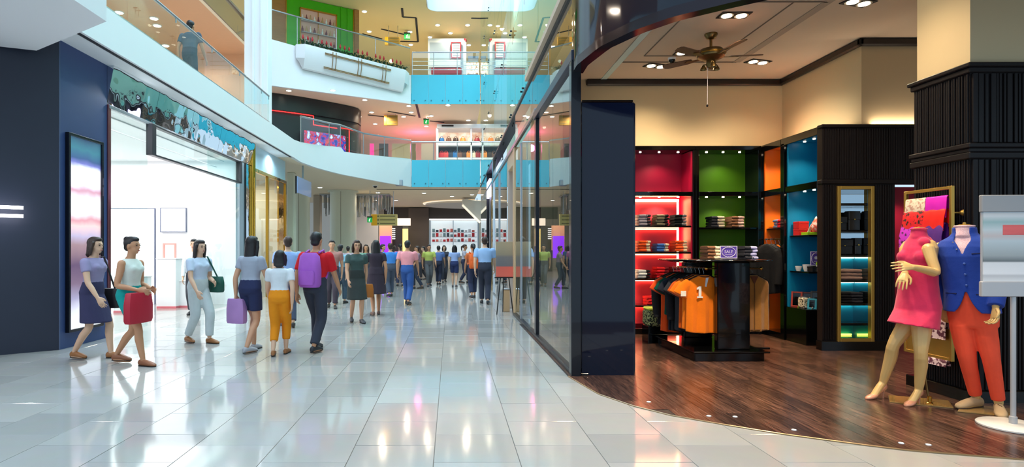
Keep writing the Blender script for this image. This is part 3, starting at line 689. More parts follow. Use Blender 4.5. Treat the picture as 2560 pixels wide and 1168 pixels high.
# ================================================================ CLOTHES TABLE
tb = thing('clothes_table', 'glossy black display table with clothes rails under an oval top', 'table', (3.5, 7.9, 0))
obj('base_slab', MB().bx(3.05, 3.93, 7.26, 8.55, 0.0, 0.115, 0.012), black, tb); obj('upper_slab', MB().bx(3.03, 3.98, 7.22, 8.6, 0.115, 0.135, 0.006), black, tb)
obj('panel_leg', MB().bx(3.385, 3.80, 7.36, 7.46, 0.135, 1.245, 0.01), black, tb); obj('panel_leg', MB().bx(3.385, 3.80, 8.42, 8.52, 0.135, 1.245, 0.01), black, tb)
mb = MB(); ov = [(3.59+0.70*math.cos(2*PI*i/56), 7.95+0.78*math.sin(2*PI*i/56)) for i in range(56)]; sc = lambda k, z: [V(3.59+(a-3.59)*k, 7.95+(b-7.95)*k, z) for a, b in ov]
mb.loft([sc(0.72, 1.235), sc(0.98, 1.262), sc(1.0, 1.268), sc(1.0, 1.275), sc(0.99, 1.28)]); obj('table_top', mb, black, tb, smooth=40)
for x, rx in ((3.31, 3.385), (3.97, 3.80)):
    obj('rail', MB().tube([(x, 7.46, 1.165), (x, 8.46, 1.165)], 0.011, 8), brass, tb, smooth=40)
    for y in (7.46, 8.46): obj('rail_arm', MB().tube([(rx, y, 1.165), (x, y, 1.165)], 0.010, 8), brass, tb, smooth=40)
    obj('rail_knob', MB().ell((x+(0.02 if x > 3.5 else -0.02), 7.46, 1.165), 0.022), gold, tb, smooth=60)
obj('foot_bar', MB().tube([(3.9, 7.5, 0.13), (4.12, 7.5, 0.13)], 0.014, 8), black, tb, smooth=40)
ZT = 1.281
stack(xx(1775, 7.75), 7.75, ZT, 4, 'brown', 'cream', 'brown and cream shirt', 'stack at the left of the SALE sign', wd=0.165, t=0.043, split=0.5)
stack(xx(1866, 7.75), 7.75, ZT, 4, 'charcoal', 'lavender', 'charcoal and lavender shirt', 'stack at the right of the SALE sign', wd=0.165, t=0.043, split=0.5)
stack(xx(1826, 8.05), 8.05, ZT, 4, 'charcoal', 'sand', 'charcoal and sand shirt', 'stack behind the SALE sign', wd=0.165, t=0.043)
emblem_sign('sale_sign', 'small purple SALE sign with a pale wreath on the black table', xx(1821, 7.70), 7.70, ZT+0.012, 0.228, 0.165, 0.0, 'SALE')
st = thing('stool', 'low black box stool with a green patterned cushion behind the clothes rail', 'stool', (3.09, 8.80, 0))
obj('stool_box', MB().bx(2.95, 3.24, 8.66, 8.95, 0.0, 0.26, 0.008), black, st)
mb = MB().bx(2.95, 3.24, 8.66, 8.95, 0.26, 0.50, 0.03); obj('cushion_side', mb, two_tone('fret_pattern', (20, 22, 16), (176, 178, 120), 42, 0.5, 0.8, soft=0.01, detail=0), st, smooth=30)
obj('cushion_top', MB().bx(2.955, 3.235, 8.665, 8.945, 0.495, 0.535, 0.018), mat('lime_velvet', (176, 190, 70), 0.9), st, smooth=30)

# ---------------------------------------------------------------- hanging garments
def garment(label, cat, x, y, z, ca, rz=0.0, kind='tee', L=0.78, hw=0.235, group=None, trim=None):
    t = thing('hanging_'+kind, label, cat, (x, y, z), rz, group)
    h = MB().tube([(0, 0, 0.005), (0.014, 0, 0.02), (0, 0, 0.034), (-0.016, 0, 0.02), (-0.014, 0, 0.002), (0, 0, -0.03), (0, 0, -0.062)], 0.0032, 6)
    hg = obj('hanger', h, steel, t, world=False, smooth=50)
    obj('hanger_bar', MB().tube([(-hw*0.85, 0, -0.135), (-hw*0.4, 0, -0.085), (0, 0, -0.062), (hw*0.4, 0, -0.085), (hw*0.85, 0, -0.135)], 0.011, 8), blackw, hg, world=False, smooth=50)
    mb = MB(); q = random.Random(int(y*777)); ph = q.uniform(0, 6); n = 36
    prof = [(-L, 1.00, 0.040, 0.9), (-L*0.8, 0.985, 0.040, 0.8), (-L*0.55, 0.97, 0.042, 0.55), (-L*0.38, 0.98, 0.046, 0.3), (-0.20, 1.0, 0.048, 0.15), (-0.155, 0.94, 0.044, 0), (-0.115, 0.66, 0.04, 0), (-0.085, 0.36, 0.036, 0), (-0.07, 0.30, 0.03, 0)]
    if kind == 'coat': prof = [(a*1.0, b, c*1.05, d) for a, b, c, d in prof]
    rings = []
    for a, b, c, d in prof:
        r = []
        for k in range(n):
            an = 2*PI*k/n; cx, sx_ = math.cos(an), math.sin(an)
            r.append(V(hw*b*math.copysign(abs(cx)**0.8, cx), (c*math.copysign(abs(sx_)**0.8, sx_))*(1+0.0)+d*0.016*math.sin(5*cx*2.2+ph), a+(0.012*math.cos(an*2) if a == -L else 0)))
        rings.append(r)
    mb.loft(rings)
    if kind in ('tee', 'coat'):
        for s in (-1, 1):
            pts = [(s*hw*0.80, 0, -0.165), (s*hw*1.12, -0.004, -0.23), (s*hw*1.36, -0.01, -0.33)] if kind == 'tee' else [(s*hw*0.82, 0, -0.17), (s*hw*1.10, -0.01, -0.28), (s*hw*1.12, -0.03, -0.48), (s*hw*1.06, -0.05, -0.70)]
            mb.tube(pts, [(0.065, 0.038), (0.085, 0.04), (0.098, 0.036)] if kind == 'tee' else [(0.07, 0.045), (0.07, 0.05), (0.06, 0.045), (0.05, 0.04)], 14)
    solid('garment_body', mb, ca, t, voxel=0.008, it=3)
    return t, hg
RG = 'clothes hanging under the black table'
neckm = mat('dark_neckline', (92, 44, 20), 0.9)
def front_details(t, number):
    R = Matrix.Rotation(PI/2, 4, 'X')
    if number:
        obj('number', MB().extr([(-.018, -.052, -.36), (-.018, -.052, -.265), (-.042, -.052, -.272), (-.042, -.052, -.252), (-.012, -.052, -.228), (.014, -.052, -.228), (.014, -.052, -.36), (.034, -.052, -.36), (.034, -.052, -.378), (-.040, -.052, -.378), (-.040, -.052, -.36)], (0, -.012, 0)).xf(Matrix.Translation((-.075, -.004, .015))), mat('white_felt', (238, 232, 222), 0.9), t, world=False)
        obj('placket', MB().extr([(-.008, -0.050, -0.215), (0.004, -0.050, -0.105), (0.040, -0.046, -0.10), (0.010, -0.050, -0.220)], (0, -0.008, 0)), paper, t, world=False)
        obj('sleeve_badge', MB().bx(-0.322, -0.252, -0.056, -0.050, -0.345, -0.275, 0.004), mat('badge_print', (236, 222, 206), 0.8, var=0.25, scale=70), t, world=False)
    obj('neckline', MB().tube([(0.075*math.cos(2*PI*i/20), 0.034*math.sin(2*PI*i/20)-0.004, -0.072-0.02*max(0, -math.sin(2*PI*i/20))) for i in range(20)], 0.008, 6, closed=True), neckm, t, world=False, smooth=60)
orj = fabric('bright_orange', (250, 122, 4), 0.05)
g, h = garment('bright orange shirt with a white number 1, first on the rail', 'shirt', 3.315, 7.60, 1.145, orj, L=0.82, group=RG); front_details(g, True)
for i, (lab, kind, m, L, dx) in enumerate([
    ('bright orange shirt hanging directly behind the number 1 shirt', 'tee', orj, 0.80, 0), ('dark orange shirt hanging third on the rail', 'tee', fabric('deep_orange', (214, 88, 10)), 0.80, 0),
    ('charcoal shirt with white piping hanging fourth on the rail', 'tee', fabric('charcoal_a', (50, 50, 56)), 0.84, 0), ('black long jacket hanging fifth on the rail', 'coat', fabric('black_a', (28, 28, 32)), 0.86, 0),
    ('blue black shirt hanging sixth on the rail', 'tee', fabric('blue_black', (34, 38, 52)), 0.86, 0), ('dark green shirt hanging seventh on the rail', 'tee', fabric('dark_green', (0, 74, 62)), 0.66, 0),
    ('orange red shirt hanging eighth on the rail', 'tee', fabric('orange_red', (240, 78, 16)), 0.90, 0), ('black coat hanging last on the rail by the stool', 'coat', fabric('black_b', (36, 34, 36)), 0.82, 0)]):
    g, h = garment(lab, 'coat' if kind == 'coat' else 'shirt', 3.31-0.014*i, 7.71+0.092*i, 1.145, m, kind=kind, L=L, group=RG, rz=random.uniform(-.08, .08))
    if i == 2: obj('piping', MB().tube([(-.08, -.048, -.09), (-.16, -.05, -.14), (-.24, -.044, -.2), (-.31, -.048, -.31)], .008, 6), paper, g, world=False)
suede = mat('cloth_suede', (152, 98, 32), 0.95, var=0.2, scale=14, bump=0.3, bscale=50, sheen=0.3)
g, h = garment('brown suede sleeveless vest hanging at the right of the panel leg', 'vest', 3.96, 7.62, 1.145, suede, kind='vest', L=0.80, hw=0.215, group=RG)
obj('front_seam', MB().tube([(0.0, -.054, -.10), (0.004, -.058, -.3), (0, -.060, -.79)], .004, 5), mat('seam_brown', (88, 54, 18), 0.9), g, world=False)
obj('collar_opening', MB().extr([(-.05, -.05, -.085), (.05, -.05, -.085), (0, -.054, -.19)], (0, -.006, 0)), neckm, g, world=False)
obj('hem_band', MB().tube([(0.216*math.cos(2*PI*i/24), .047*math.sin(2*PI*i/24), -.785) for i in range(24)], .007, 5, closed=True), mat('seam_brown', (88, 54, 18), 0.9), g, world=False)
g, h = garment('black coat hanging behind the brown suede vest', 'coat', 3.98, 7.80, 1.145, FAB['black'], kind='coat', L=0.86, hw=0.20, group=RG)
CG = 'coats in the orange cabinet'
for i, (lab, m) in enumerate([('black blazer at the front of the orange cabinet', FAB['black']), ('charcoal blazer behind the black one in the orange cabinet', FAB['charcoal']), ('orange jacket third in the orange cabinet', orj), ('blue white striped shirt last in the orange cabinet', two_tone('blue_stripe_cloth', (236, 236, 240), (96, 120, 190), 30, .5, .9, stretch=(1, 1, .02)))]):
    g, h = garment(lab, 'coat', (5.03, 5.14, 5.25, 5.35)[i], 9.23+0.07*i, 1.56, m, kind='coat', L=0.84, hw=0.165, group=CG, rz=-0.75)
# ================================================================ FIGURES
UPV = V(0, 0, 1)
def ering(c, l, f, rx, ry, n=18, p=1.0):
    o = []
    for j in range(n):
        a = 2*PI*j/n; ca, sa = math.cos(a), math.sin(a)
        o.append(c+l*(rx*math.copysign(abs(ca)**p, ca))+f*(ry*math.copysign(abs(sa)**p, sa)))
    return o
def smooth_pts(pts, rad, m=4):
    P = [Vector(p) for p in pts]; out, R = [], []
    for i in range(len(P)-1):
        p0, p1, p2, p3 = P[max(i-1, 0)], P[i], P[i+1], P[min(i+2, len(P)-1)]
        for k in range(m):
            t = k/m
            out.append(0.5*((2*p1)+(p2-p0)*t+(2*p0-5*p1+4*p2-p3)*t*t+(3*p1-p0-3*p2+p3)*t**3)); R.append(rad[i]+(rad[i+1]-rad[i])*t)
    out.append(P[-1]); R.append(rad[-1]); return out, R
def limb(mb, pts, rad, n=12, m=3):
    a, r = smooth_pts(pts, rad, m); mb.tube(a, r, n)
    for p, q in ((a[0], r[0]), (a[-1], r[-1])): mb.ell(p, q*0.98, nu=10, nv=6)
def hand(mb, wr, d, nrm, side, k=1.0, curl=0.35, spread=0.05):
    d, nrm = d.normalized(), (nrm-d*nrm.dot(d)).normalized(); side = (side-d*side.dot(d)-nrm*side.dot(nrm)).normalized()
    c = lambda a, b, e: wr+d*(a*k)+side*(b*k)+nrm*(e*k)
    mb.loft([ering(c(-0.01, 0, 0), side, nrm, 0.024*k, 0.018*k, 10), ering(c(0.03, 0.002, 0), side, nrm, 0.034*k, 0.018*k, 10), ering(c(0.065, 0, 0), side, nrm, 0.040*k, 0.016*k, 10), ering(c(0.092, -0.002, 0), side, nrm, 0.037*k, 0.013*k, 10)])
    for i, (b, L) in enumerate(((0.034, 0.070), (0.0118, 0.080), (-0.0108, 0.075), (-0.033, 0.058))):
        p = c(0.075, b, 0); dd = (d+side*spread*(1.5-i)).normalized(); pts = [p]; ang = curl*(0.8+0.15*i); cur = dd
        pts.append(p+cur*(0.02*k))
        for s, fr in enumerate((0.45, 0.32, 0.23)):
            cur = (cur*math.cos(ang)+nrm*math.sin(ang)).normalized(); pts.append(pts[-1]+cur*(L*fr*k))
        mb.tube(pts, [0.0086*k, 0.0086*k, 0.0082*k, 0.0077*k, 0.0068*k], 8); mb.ell(pts[-1], 0.0070*k, nu=8, nv=5)
    t0 = c(0.022, 0.026, 0.006); t1 = c(0.052, 0.052, 0.014); t2 = c(0.080, 0.058, 0.022); t3 = c(0.100, 0.054, 0.028)
    mb.tube([t0, t1, t2, t3], [0.0135*k, 0.0118*k, 0.0100*k, 0.0080*k], 8); mb.ell(t3, 0.0082*k, nu=8, nv=5)
def shoe_mb(mb, an, d, k=1.0, hh=0.0, L=0.26, grow=1.0, back=0.06):
    d = V(d.x, d.y, 0).normalized(); l = V(-d.y, d.x, 0)
    base = V(an.x, an.y, 0)-d*(back*k)
    if hh > 0.03: R = [(0, hh+.035, .016, .030), (.06, hh+.034, .028, .037), (.18, hh+.024, .031, .034), (.38, hh*.62+.022, .026, .024), (.62, .036, .036, .026), (.82, .026, .036, .020), (.95, .019, .022, .014), (1.0, .016, .010, .008)]
    else: R = [(0, .042, .022, .032), (.06, .044, .031, .040), (.25, .046, .034, .044), (.48, .042, .036, .040), (.70, .033, .042, .031), (.88, .025, .036, .022), (.97, .020, .022, .015), (1.0, .018, .010, .010)]
    mb.loft([ering(base+d*(a*L*k)+V(0, 0, z*k), l, UPV, rx*k*grow, ry*k*grow, 14) for a, z, rx, ry in R])
    return base, d, l
def ik(a, b, l1, l2, pole):
    a, b = Vector(a), Vector(b); d = b-a; D = min(d.length, (l1+l2)*0.999); n = d.normalized()
    x = (l1*l1-l2*l2+D*D)/(2*D); h = math.sqrt(max(l1*l1-x*x, 1e-6)); p = (pole-n*pole.dot(n)).normalized()
    return a+n*x+p*h
# torso rings: (t along pelvis->neck, half width, half depth, forward offset), for a 1.65 m figure
TORSO_F = [(-.14, .075, .070, -.005), (-.06, .150, .100, -.012), (.06, .162, .108, -.015), (.20, .148, .100, -.005), (.36, .120, .088, .0), (.52, .128, .094, .005), (.68, .145, .108, .012), (.82, .152, .092, .0), (.90, .125, .072, -.008), (.95, .070, .055, -.010), (1.0, .050, .050, -.008)]
TORSO_M = [(-.14, .075, .075, -.005), (-.06, .150, .105, -.012), (.06, .158, .110, -.012), (.20, .150, .108, .0), (.36, .148, .104, .0), (.52, .160, .110, .002), (.68, .178, .116, .006), (.82, .185, .100, .0), (.90, .150, .078, -.008), (.95, .085, .062, -.010), (1.0, .058, .056, -.006)]
def torso(mb, J, k, rows, t0=-9, t1=9, grow=0.0, n=20, flare=None):
    P, N, l, f = J['pelvis'], J['neck'], J['l'], J['f']
    rows = [r for r in rows if t0 <= r[0] <= t1]; R = []
    for t, rx, ry, fo in rows:
        R.append(ering(P+(N-P)*t+f*(fo*k), l, f, rx*k+grow, ry*k+grow, n, 0.92))
    mb.loft(R)
def rows_between(rows, t0, t1):
    def it(t):
        for a, b in zip(rows, rows[1:]):
            if a[0] <= t <= b[0]:
                q = (t-a[0])/(b[0]-a[0]); return (t,)+tuple(a[i]+(b[i]-a[i])*q for i in (1, 2, 3))
        e = rows[0] if t < rows[0][0] else rows[-1]; return (t,)+tuple(e[1:])
    return [it(t0)]+[r for r in rows if t0+.02 < r[0] < t1-.02]+[it(t1)]
def body(J, k, fem, m, parent, voxel, head=True, fingers=True, label=None, slim=1.0):
    mb = MB(); rows = TORSO_F if fem else TORSO_M; rows = [(a, b*slim, c*slim, d) for a, b, c, d in rows]; torso(mb, J, k, rows)
    l, f = J['l'], J['f']
    if fem:
        for s in (-1, 1): mb.ell(J['pelvis']+(J['neck']-J['pelvis'])*0.70+l*(s*.068*k)+f*(.072*k), (.058*k, .058*k, .055*k))
    mb.tube([J['neck']-UPV*.03*k, J['neck']+UPV*.045*k+(f*.012*k if head else V(0, 0, 0)), J['neck']+UPV*(.10 if head else .055)*k+(f*.02*k if head else V(0, 0, 0))], [.054*k, .050*k, .050*k], 14)
    for s in 'LR':
        sg = 1 if s == 'L' else -1
        limb(mb, [J['hip'+s], J['hip'+s]*.55+J['knee'+s]*.45, J['knee'+s], J['knee'+s]*.65+J['ank'+s]*.35+J['f']*-.012*k, J['ank'+s]], [.085*k*slim, .072*k*slim, .050*k*slim, .051*k*slim, .031*k])
        an, d = J['ank'+s], J['toe'+s]; hh = J.get('heel', 0)
        if hh: mb.tube([an, an+d*.035*k-UPV*.035*k, an+d*(.11*k)-UPV*(an.z-.04), an+d*(.15*k)-UPV*(an.z-.026)], [.030*k, (.032*k, .03*k), (.024*k, .032*k), (.015*k, .024*k)], 10)
        else: shoe_mb(mb, an, d, k, 0, .235, .88, .045)
        limb(mb, [J['sh'+s], J['sh'+s]*.5+J['elb'+s]*.5, J['elb'+s], J['elb'+s]*.6+J['wr'+s]*.4, J['wr'+s]], [.050*k if fem else .058*k, .043*k if fem else .050*k, .036*k, .036*k, .024*k])
        hd = J.get('hd'+s) or (J['wr'+s]-J['elb'+s]).normalized()
        nr = J.get('hn'+s) or (-sg*l+V(0, 0, -.1)); sd = J.get('hs'+s) or f
        if fingers: hand(mb, J['wr'+s], hd, nr, sd, k, J.get('curl', .35))
        else: hand(mb, J['wr'+s], hd, nr, sd, k*1.15, .3)
    if head:
        c = J['head']; Mr = Matrix((l, f, UPV)).transposed()
        E = lambda x, y, z, r, **kw: mb.ell(c+l*x*k+f*y*k+UPV*z*k, tuple(q*k for q in r), Mr, **kw)
        E(0, -.008, .022, (.072, .092, .088), nu=16, nv=12); E(0, .022, -.040, (.054, .062, .068), nu=14, nv=10); E(0, .05, -.082, (.026, .026, .022))
        E(0, .092, -.018, (.012, .017, .020)); E(0, .088, .006, (.009, .012, .03)); E(0, .080, -.058, (.024, .012, .009)); E(0, .078, .022, (.045, .016, .010))
        for s in (-1, 1): E(s*.073, -.004, -.008, (.010, .022, .032))
    return solid('body', mb, m, parent, voxel, 4, label=label)
def face(J, k, parent):
    c, l, f = J['head'], J['l'], J['f']; mb = MB(); Mr = Matrix((l, f, UPV)).transposed()
    for s in (-1, 1): mb.ell(c+l*(s*.031*k)+f*(.082*k)+UPV*(.005*k), (.012*k, .008*k, .0075*k), Mr, 8, 6)
    obj('eyes', mb, mat('eye_dark', (40, 30, 28), 0.2), parent, world=False, smooth=60)
    mb = MB()
    for s in (-1, 1): mb.tube([c+l*(s*a*k)+f*(b*k)+UPV*(z*k) for a, b, z in ((.014, .089, .026), (.030, .086, .030), (.044, .077, .026))], .0028*k, 5)
    obj('eyebrows', mb, mat('brow_dark', (36, 26, 22), 0.8), parent, world=False, smooth=60)
    obj('lips', MB().ell(c+f*(.089*k)-UPV*(.058*k), (.022*k, .006*k, .008*k), Mr, 10, 6), mat('lips', (168, 84, 78), 0.5), parent, world=False, smooth=60)
def hair(J, k, kind, m, parent, voxel):
    c, l, f = J['head'], J['l'], J['f']; Mr = Matrix((l, f, UPV)).transposed(); mb = MB()
    E = lambda x, y, z, r: mb.ell(c+l*x*k+f*y*k+UPV*z*k, tuple(q*k for q in r), Mr, 14, 10)
    E(0, -.026, .040, (.082, .092, .086)); E(0, .018, .082, (.064, .066, .040))
    if kind in ('long', 'bob'):
        z1 = -.34 if kind == 'long' else -.13
        mb.loft([ering(c+f*(y*k)+UPV*(z*k), l, f, a*k, b*k, 14) for z, y, a, b in ((.06, -.03, .078, .08), (-.02, -.045, .086, .062), (-.10, -.06, .086, .046), (z1*.6-.04, -.075, .088, .040), (z1, -.085, .07, .030), (z1-.03, -.085, .045, .02))])
        for s in (-1, 1): mb.tube([c+l*(s*.074*k)+f*(.02*k)+UPV*(.05*k), c+l*(s*.086*k)+f*(.005*k)-UPV*(.04*k), c+l*(s*.082*k)-f*(.02*k)+UPV*(max(z1, -.2)*k)], [.022*k, .026*k, .02*k], 8)
    if kind == 'bun': E(0, -.085, .085, (.042, .040, .040)); E(0, -.07, -.02, (.06, .04, .05))
    if kind == 'pony': mb.tube([c-f*(.10*k)+UPV*(.06*k), c-f*(.15*k)+UPV*(.02*k), c-f*(.145*k)-UPV*(.10*k), c-f*(.12*k)-UPV*(.20*k)], [.026*k, .034*k, .03*k, .012*k], 10)
    if kind == 'short': E(0, -.05, -.03, (.068, .05, .05))
    solid('hair', mb, m, parent, voxel, 3)
def pose(h, fem, stride=0.3, swing=0.3, hold=None, lean=0.02, phase=1):
    k = h/1.65; J = {'l': V(1, 0, 0), 'f': V(0, -1, 0)}; f = J['f']
    drop = 0.05*stride**2*k*1.65
    P = V(0, 0, .885*k-drop); J['pelvis'] = P; N = V(0, -lean*k, 1.40*k-drop); J['neck'] = N; J['head'] = N+UPV*.138*k+f*.024*k
    for s, sg in (('L', 1), ('R', -1)):
        ph = sg*phase
        hip = P+V(sg*.082*k, 0, -.03*k); fy = ph*stride*.5*k
        an = V(sg*.075*k, 0, .085*k)+f*fy+(UPV*.05*k*stride if ph < 0 else V(0, 0, 0))
        J['hip'+s] = hip; J['ank'+s] = an; J['knee'+s] = ik(hip, an, .40*k, .40*k, f); J['toe'+s] = f+V(sg*.12, 0, 0)
        sh = N+V(sg*(.165 if fem else .195)*k, 0, -.085*k); J['sh'+s] = sh
        a = -ph*swing
        if hold and s in hold:
            J['elb'+s] = sh+V(sg*.05, .02, -.27).normalized()*.275*k; J['wr'+s] = J['elb'+s]+V(-sg*.35, -.85, -.25).normalized()*.235*k
        else:
            J['elb'+s] = sh+V(sg*.16, -math.sin(a), -math.cos(a)).normalized()*.275*k
            J['wr'+s] = J['elb'+s]+V(-sg*.02, -math.sin(a+.3), -math.cos(a+.3)).normalized()*.24*k
    return J, k
def top_garment(J, k, fem, m, parent, t0=-.02, sleeve=.55, voxel=.012, grow=.013, neck=.955, nm='top', label=None):
    mb = MB(); rows = rows_between(TORSO_F if fem else TORSO_M, t0, neck); torso(mb, J, k, rows, grow=grow*k)
    if fem:
        for s in (-1, 1): mb.ell(J['pelvis']+(J['neck']-J['pelvis'])*0.70+J['l']*(s*.066*k)+J['f']*(.074*k), (.064*k, .062*k, .06*k))
    for s in 'LR':
        sh, el, wr = J['sh'+s], J['elb'+s], J['wr'+s]; r = .062 if fem else .070
        if sleeve <= 0: continue
        if sleeve <= 1: pts, rd = [sh, sh+(el-sh)*sleeve*.5, sh+(el-sh)*sleeve], [r*k, r*k*.98, r*k*.92]
        else: pts, rd = [sh, (sh+el)*.5, el, el+(wr-el)*(sleeve-1)*.6, el+(wr-el)*(sleeve-1)], [r*k, r*k*.92, r*k*.82, r*k*.70, r*k*.62]
        mb.tube(pts, rd, 14); mb.ell(sh, r*k, nu=12, nv=8)
    return solid(nm, mb, m, parent, voxel, 3, label=label)
def bottom_garment(J, k, fem, m, parent, kind='trousers', length=.95, voxel=.012, label=None):
    mb = MB(); rows = TORSO_F if fem else TORSO_M
    if kind == 'skirt':
        P = J['pelvis']; z1 = P.z*(1-length*.94); c = P
        mid = (J['kneeL']+J['kneeR'])*.5; R = [ering(c+(J['neck']-P)*t+J['f']*(fo*k), J['l'], J['f'], rx*k+.018*k, ry*k+.018*k, 20) for t, rx, ry, fo in rows_between(rows, .0, .34)][::-1]
        for q in (.35, .7, 1.0): zq = P.z+(z1-P.z)*q; R.append(ering(V(c.x+(mid.x-c.x)*q*.6, c.y+(mid.y-c.y)*q*.6, zq), J['l'], J['f'], (.180+.028*q)*k, (.13+.06*q)*k, 20))
        mb.loft(R)
    else:
        torso(mb, J, k, rows_between(rows, -.14, .30), grow=.015*k)
        for s in 'LR':
            hp, kn, an = J['hip'+s], J['knee'+s], J['ank'+s]; g = .094
            if length < .5: e = hp+(kn-hp)*(length*2); pts, rd = [hp, (hp+e)*.5, e], [g*k, .094*k, .090*k]
            else:
                e = kn+(an-kn)*((length-.5)*2); pts, rd = [hp, (hp+kn)*.5, kn, (kn+e)*.5, e], [g*k, .090*k, .077*k, .070*k, .062*k]
            a, r = smooth_pts(pts, rd, 3); mb.tube(a, r, 14); mb.ell(hp, g*k*.98)
    return solid('skirt' if kind == 'skirt' else ('shorts' if length < .5 else 'trousers'), mb, m, parent, voxel, 3, label=label)
def shoes(J, k, m, parent, hh=0.0, sole=None, L=.26, back=.06):
    for s in 'LR':
        an = J['ank'+s]; dz = an.z-.085*k if not hh else 0
        mb = MB(); base, d, l = shoe_mb(mb, an, J['toe'+s], k, hh, L, 1.0, back)
        if hh:
            hb = base+d*(.03*k); mb.tube([hb+UPV*(hh+.012), hb+UPV*hh*.5+d*.004, hb], [.016*k, .009*k, .007*k], 8)
        mb.v = [(a, b, c+dz) for a, b, c in mb.v]
        so = obj('shoe', mb, m, parent, world=False, smooth=60)
        sb = MB()
        if hh: sb.loft([ering(base+d*(a*L*k)+UPV*z, l, UPV, rx*k, .005, 10) for a, z, rx in ((.55, .010, .030), (.7, .006, .036), (.9, .006, .030), (1.0, .007, .008))])
        else: sb.loft([ering(base+d*(a*L*k)+UPV*(.006*k+dz), l, UPV, rx*k, .008*k, 12) for a, rx in ((0, .018), (.06, .031), (.3, .034), (.5, .036), (.72, .042), (.9, .034), (1.0, .010))])
        obj('sole', sb, sole or rubber, so, world=False, smooth=60)

# ---------------------------------------------------------------- pillar
PX, PY0, PY1 = 4.77, 5.33, 5.97
pil = struct('wall_pillar')
obj('cream_head', MB().bx(PX+.03, 6.4, PY0+.03, PY1-.0, 3.10, ZC), cream, pil)
obj('core', MB().bx(PX, 6.4, PY0, PY1, 0, 3.08), blackw, pil)
for a, b, c in ((3.08, 3.12, .045), (3.03, 3.08, .025), (2.34, 2.385, .035), (2.30, 2.34, .02), (2.24, 2.30, .03)): obj('moulding', MB().bx(PX-c, 6.4, PY0-c, PY1+c, a, b, .008), blackw, pil)
obj('plinth', MB().bx(PX-.05, 6.4, PY0-.05, PY1+.05, 0, .115, .006), black, pil)
q = random.Random(11); x = PX+.012
while x < 5.55:
    wd = q.choice((.020, .028, .034, .046)); d = q.uniform(.010, .026)
    for z0, z1 in ((.118, 2.235), (2.39, 3.025)): obj('slat', MB().bx(x, x+wd, PY0-d, PY0+.002, z0, z1, .004), blackw, pil)
    x += wd+q.choice((.006, .010, .02))
mb = MB(); y = PY0+.01
while y < PY1-.02:
    for z0, z1 in ((.118, 2.235), (2.39, 3.025)): mb.bx(PX-q.uniform(.006, .014), PX+.002, y, y+.016, z0, z1, .003)
    y += .028
obj('side_ribbing', mb, blackw, pil, kind='stuff')

# ---------------------------------------------------------------- scarf rack
rk = thing('scarf_rack', 'gold framed scarf rack mounted beside the black ribbed pillar', 'rack', (4.66, 5.66, 0.365))
RX, RY0, RY1, RZ0, RZ1 = 4.66, 5.38, 5.95, .365, 2.0
for y in (RY0, RY1-.03): obj('upright', MB().bx(RX-.015, RX+.015, y, y+.03, RZ0, RZ1, .003), goldm, rk)
for z in (RZ0, RZ1-.03): obj('cross_bar', MB().bx(RX-.015, RX+.015, RY0+.03, RY1-.03, z, z+.03, .003), goldm, rk)
obj('base_panel', MB().bx(RX-.004, RX+.010, RY0+.03, RY1-.03, RZ0+.03, .66), goldm, rk)
RROW = [1.90, 1.775, 1.645, 1.40, 1.15, .86]
for z in RROW: obj('peg_rail', MB().tube([(RX, RY0+.02, z), (RX, RY1-.02, z)], .008, 8), goldm, rk, smooth=50)
obj('wall_peg', MB().tube([(RX+.01, RY0+.015, 1.75), (PX-.002, RY0+.02, 1.75)], .008, 8), goldm, rk, smooth=50); obj('wall_rose', MB().tube([(PX-.03, RY0+.02, 1.75), (PX-.002, RY0+.02, 1.75)], [.012, .03], 14), goldm, rk, smooth=50)
obj('wall_peg', MB().tube([(RX+.01, RY1-.015, .8), (PX-.002, RY1-.02, .8)], .008, 8), goldm, rk, smooth=50)
SM = dict(cream=two_tone('cream_print_silk', (196, 150, 130), (226, 210, 186), 34, .46, .5), magenta=mat('magenta_silk', (206, 10, 178), .45), redp=two_tone('red_black_print_silk', (24, 8, 12), (214, 16, 26), 26, .44, .5), red=mat('red_silk', (222, 22, 10), .45),
          magp=two_tone('magenta_black_print_silk', (52, 6, 60), (190, 40, 190), 26, .45, .5), purple=mat('purple_silk', (76, 26, 120), .45), floral=two_tone('plum_floral_silk', (92, 38, 62), (222, 196, 200), 30, .50, .6), teal=mat('teal_silk', (20, 110, 130), .45))
def scarf(y0, y1, z, drop, m, lab, off=0.0):
    t = thing('scarf', lab, 'scarf', (RX-.01-off, (y0+y1)/2, z), 0, 'scarves folded over the gold rack')
    P = []; q = random.Random(int(z*100+y0*10)); n = 24; ph = q.uniform(0, 6)
    prof = [(.022, -drop*.8), (.022, -drop*.4), (.018, .0), (.006, .016), (-.010, .016), (-.020, .0), (-.024-off, -drop*.5), (-.027-off, -drop)]
    def sh(e): return [[V(a+e*(1 if a > 0 else -1)*-.004+.003*math.sin(4*j/n*PI+ph)*(b < -.05), -(y1-y0)/2+(y1-y0)*j/n, b-(.004 if e else 0)) for j in range(n+1)] for a, b in prof]
    o = sh(0); mb = MB(); mb.grid(o); ii = sh(1); mb.grid([r[::-1] for r in ii])
    obj('cloth', mb, m, t, world=False, smooth=60)
    obj('hem', MB().tube([Vector(p) for p in o[-1]], .0035, 5), m, t, world=False)
scarf(5.66, 5.905, RROW[0], .19, SM['cream'], 'cream printed scarf on the top rail of the gold rack'); scarf(5.415, 5.655, RROW[0], .19, SM['magenta'], 'plain magenta scarf on the top rail of the gold rack')
scarf(5.66, 5.92, RROW[1], .19, SM['redp'], 'red scarf with black print on the second rack rail', .012); scarf(5.415, 5.655, RROW[1], .19, SM['red'], 'plain red scarf on the second rack rail', .012)
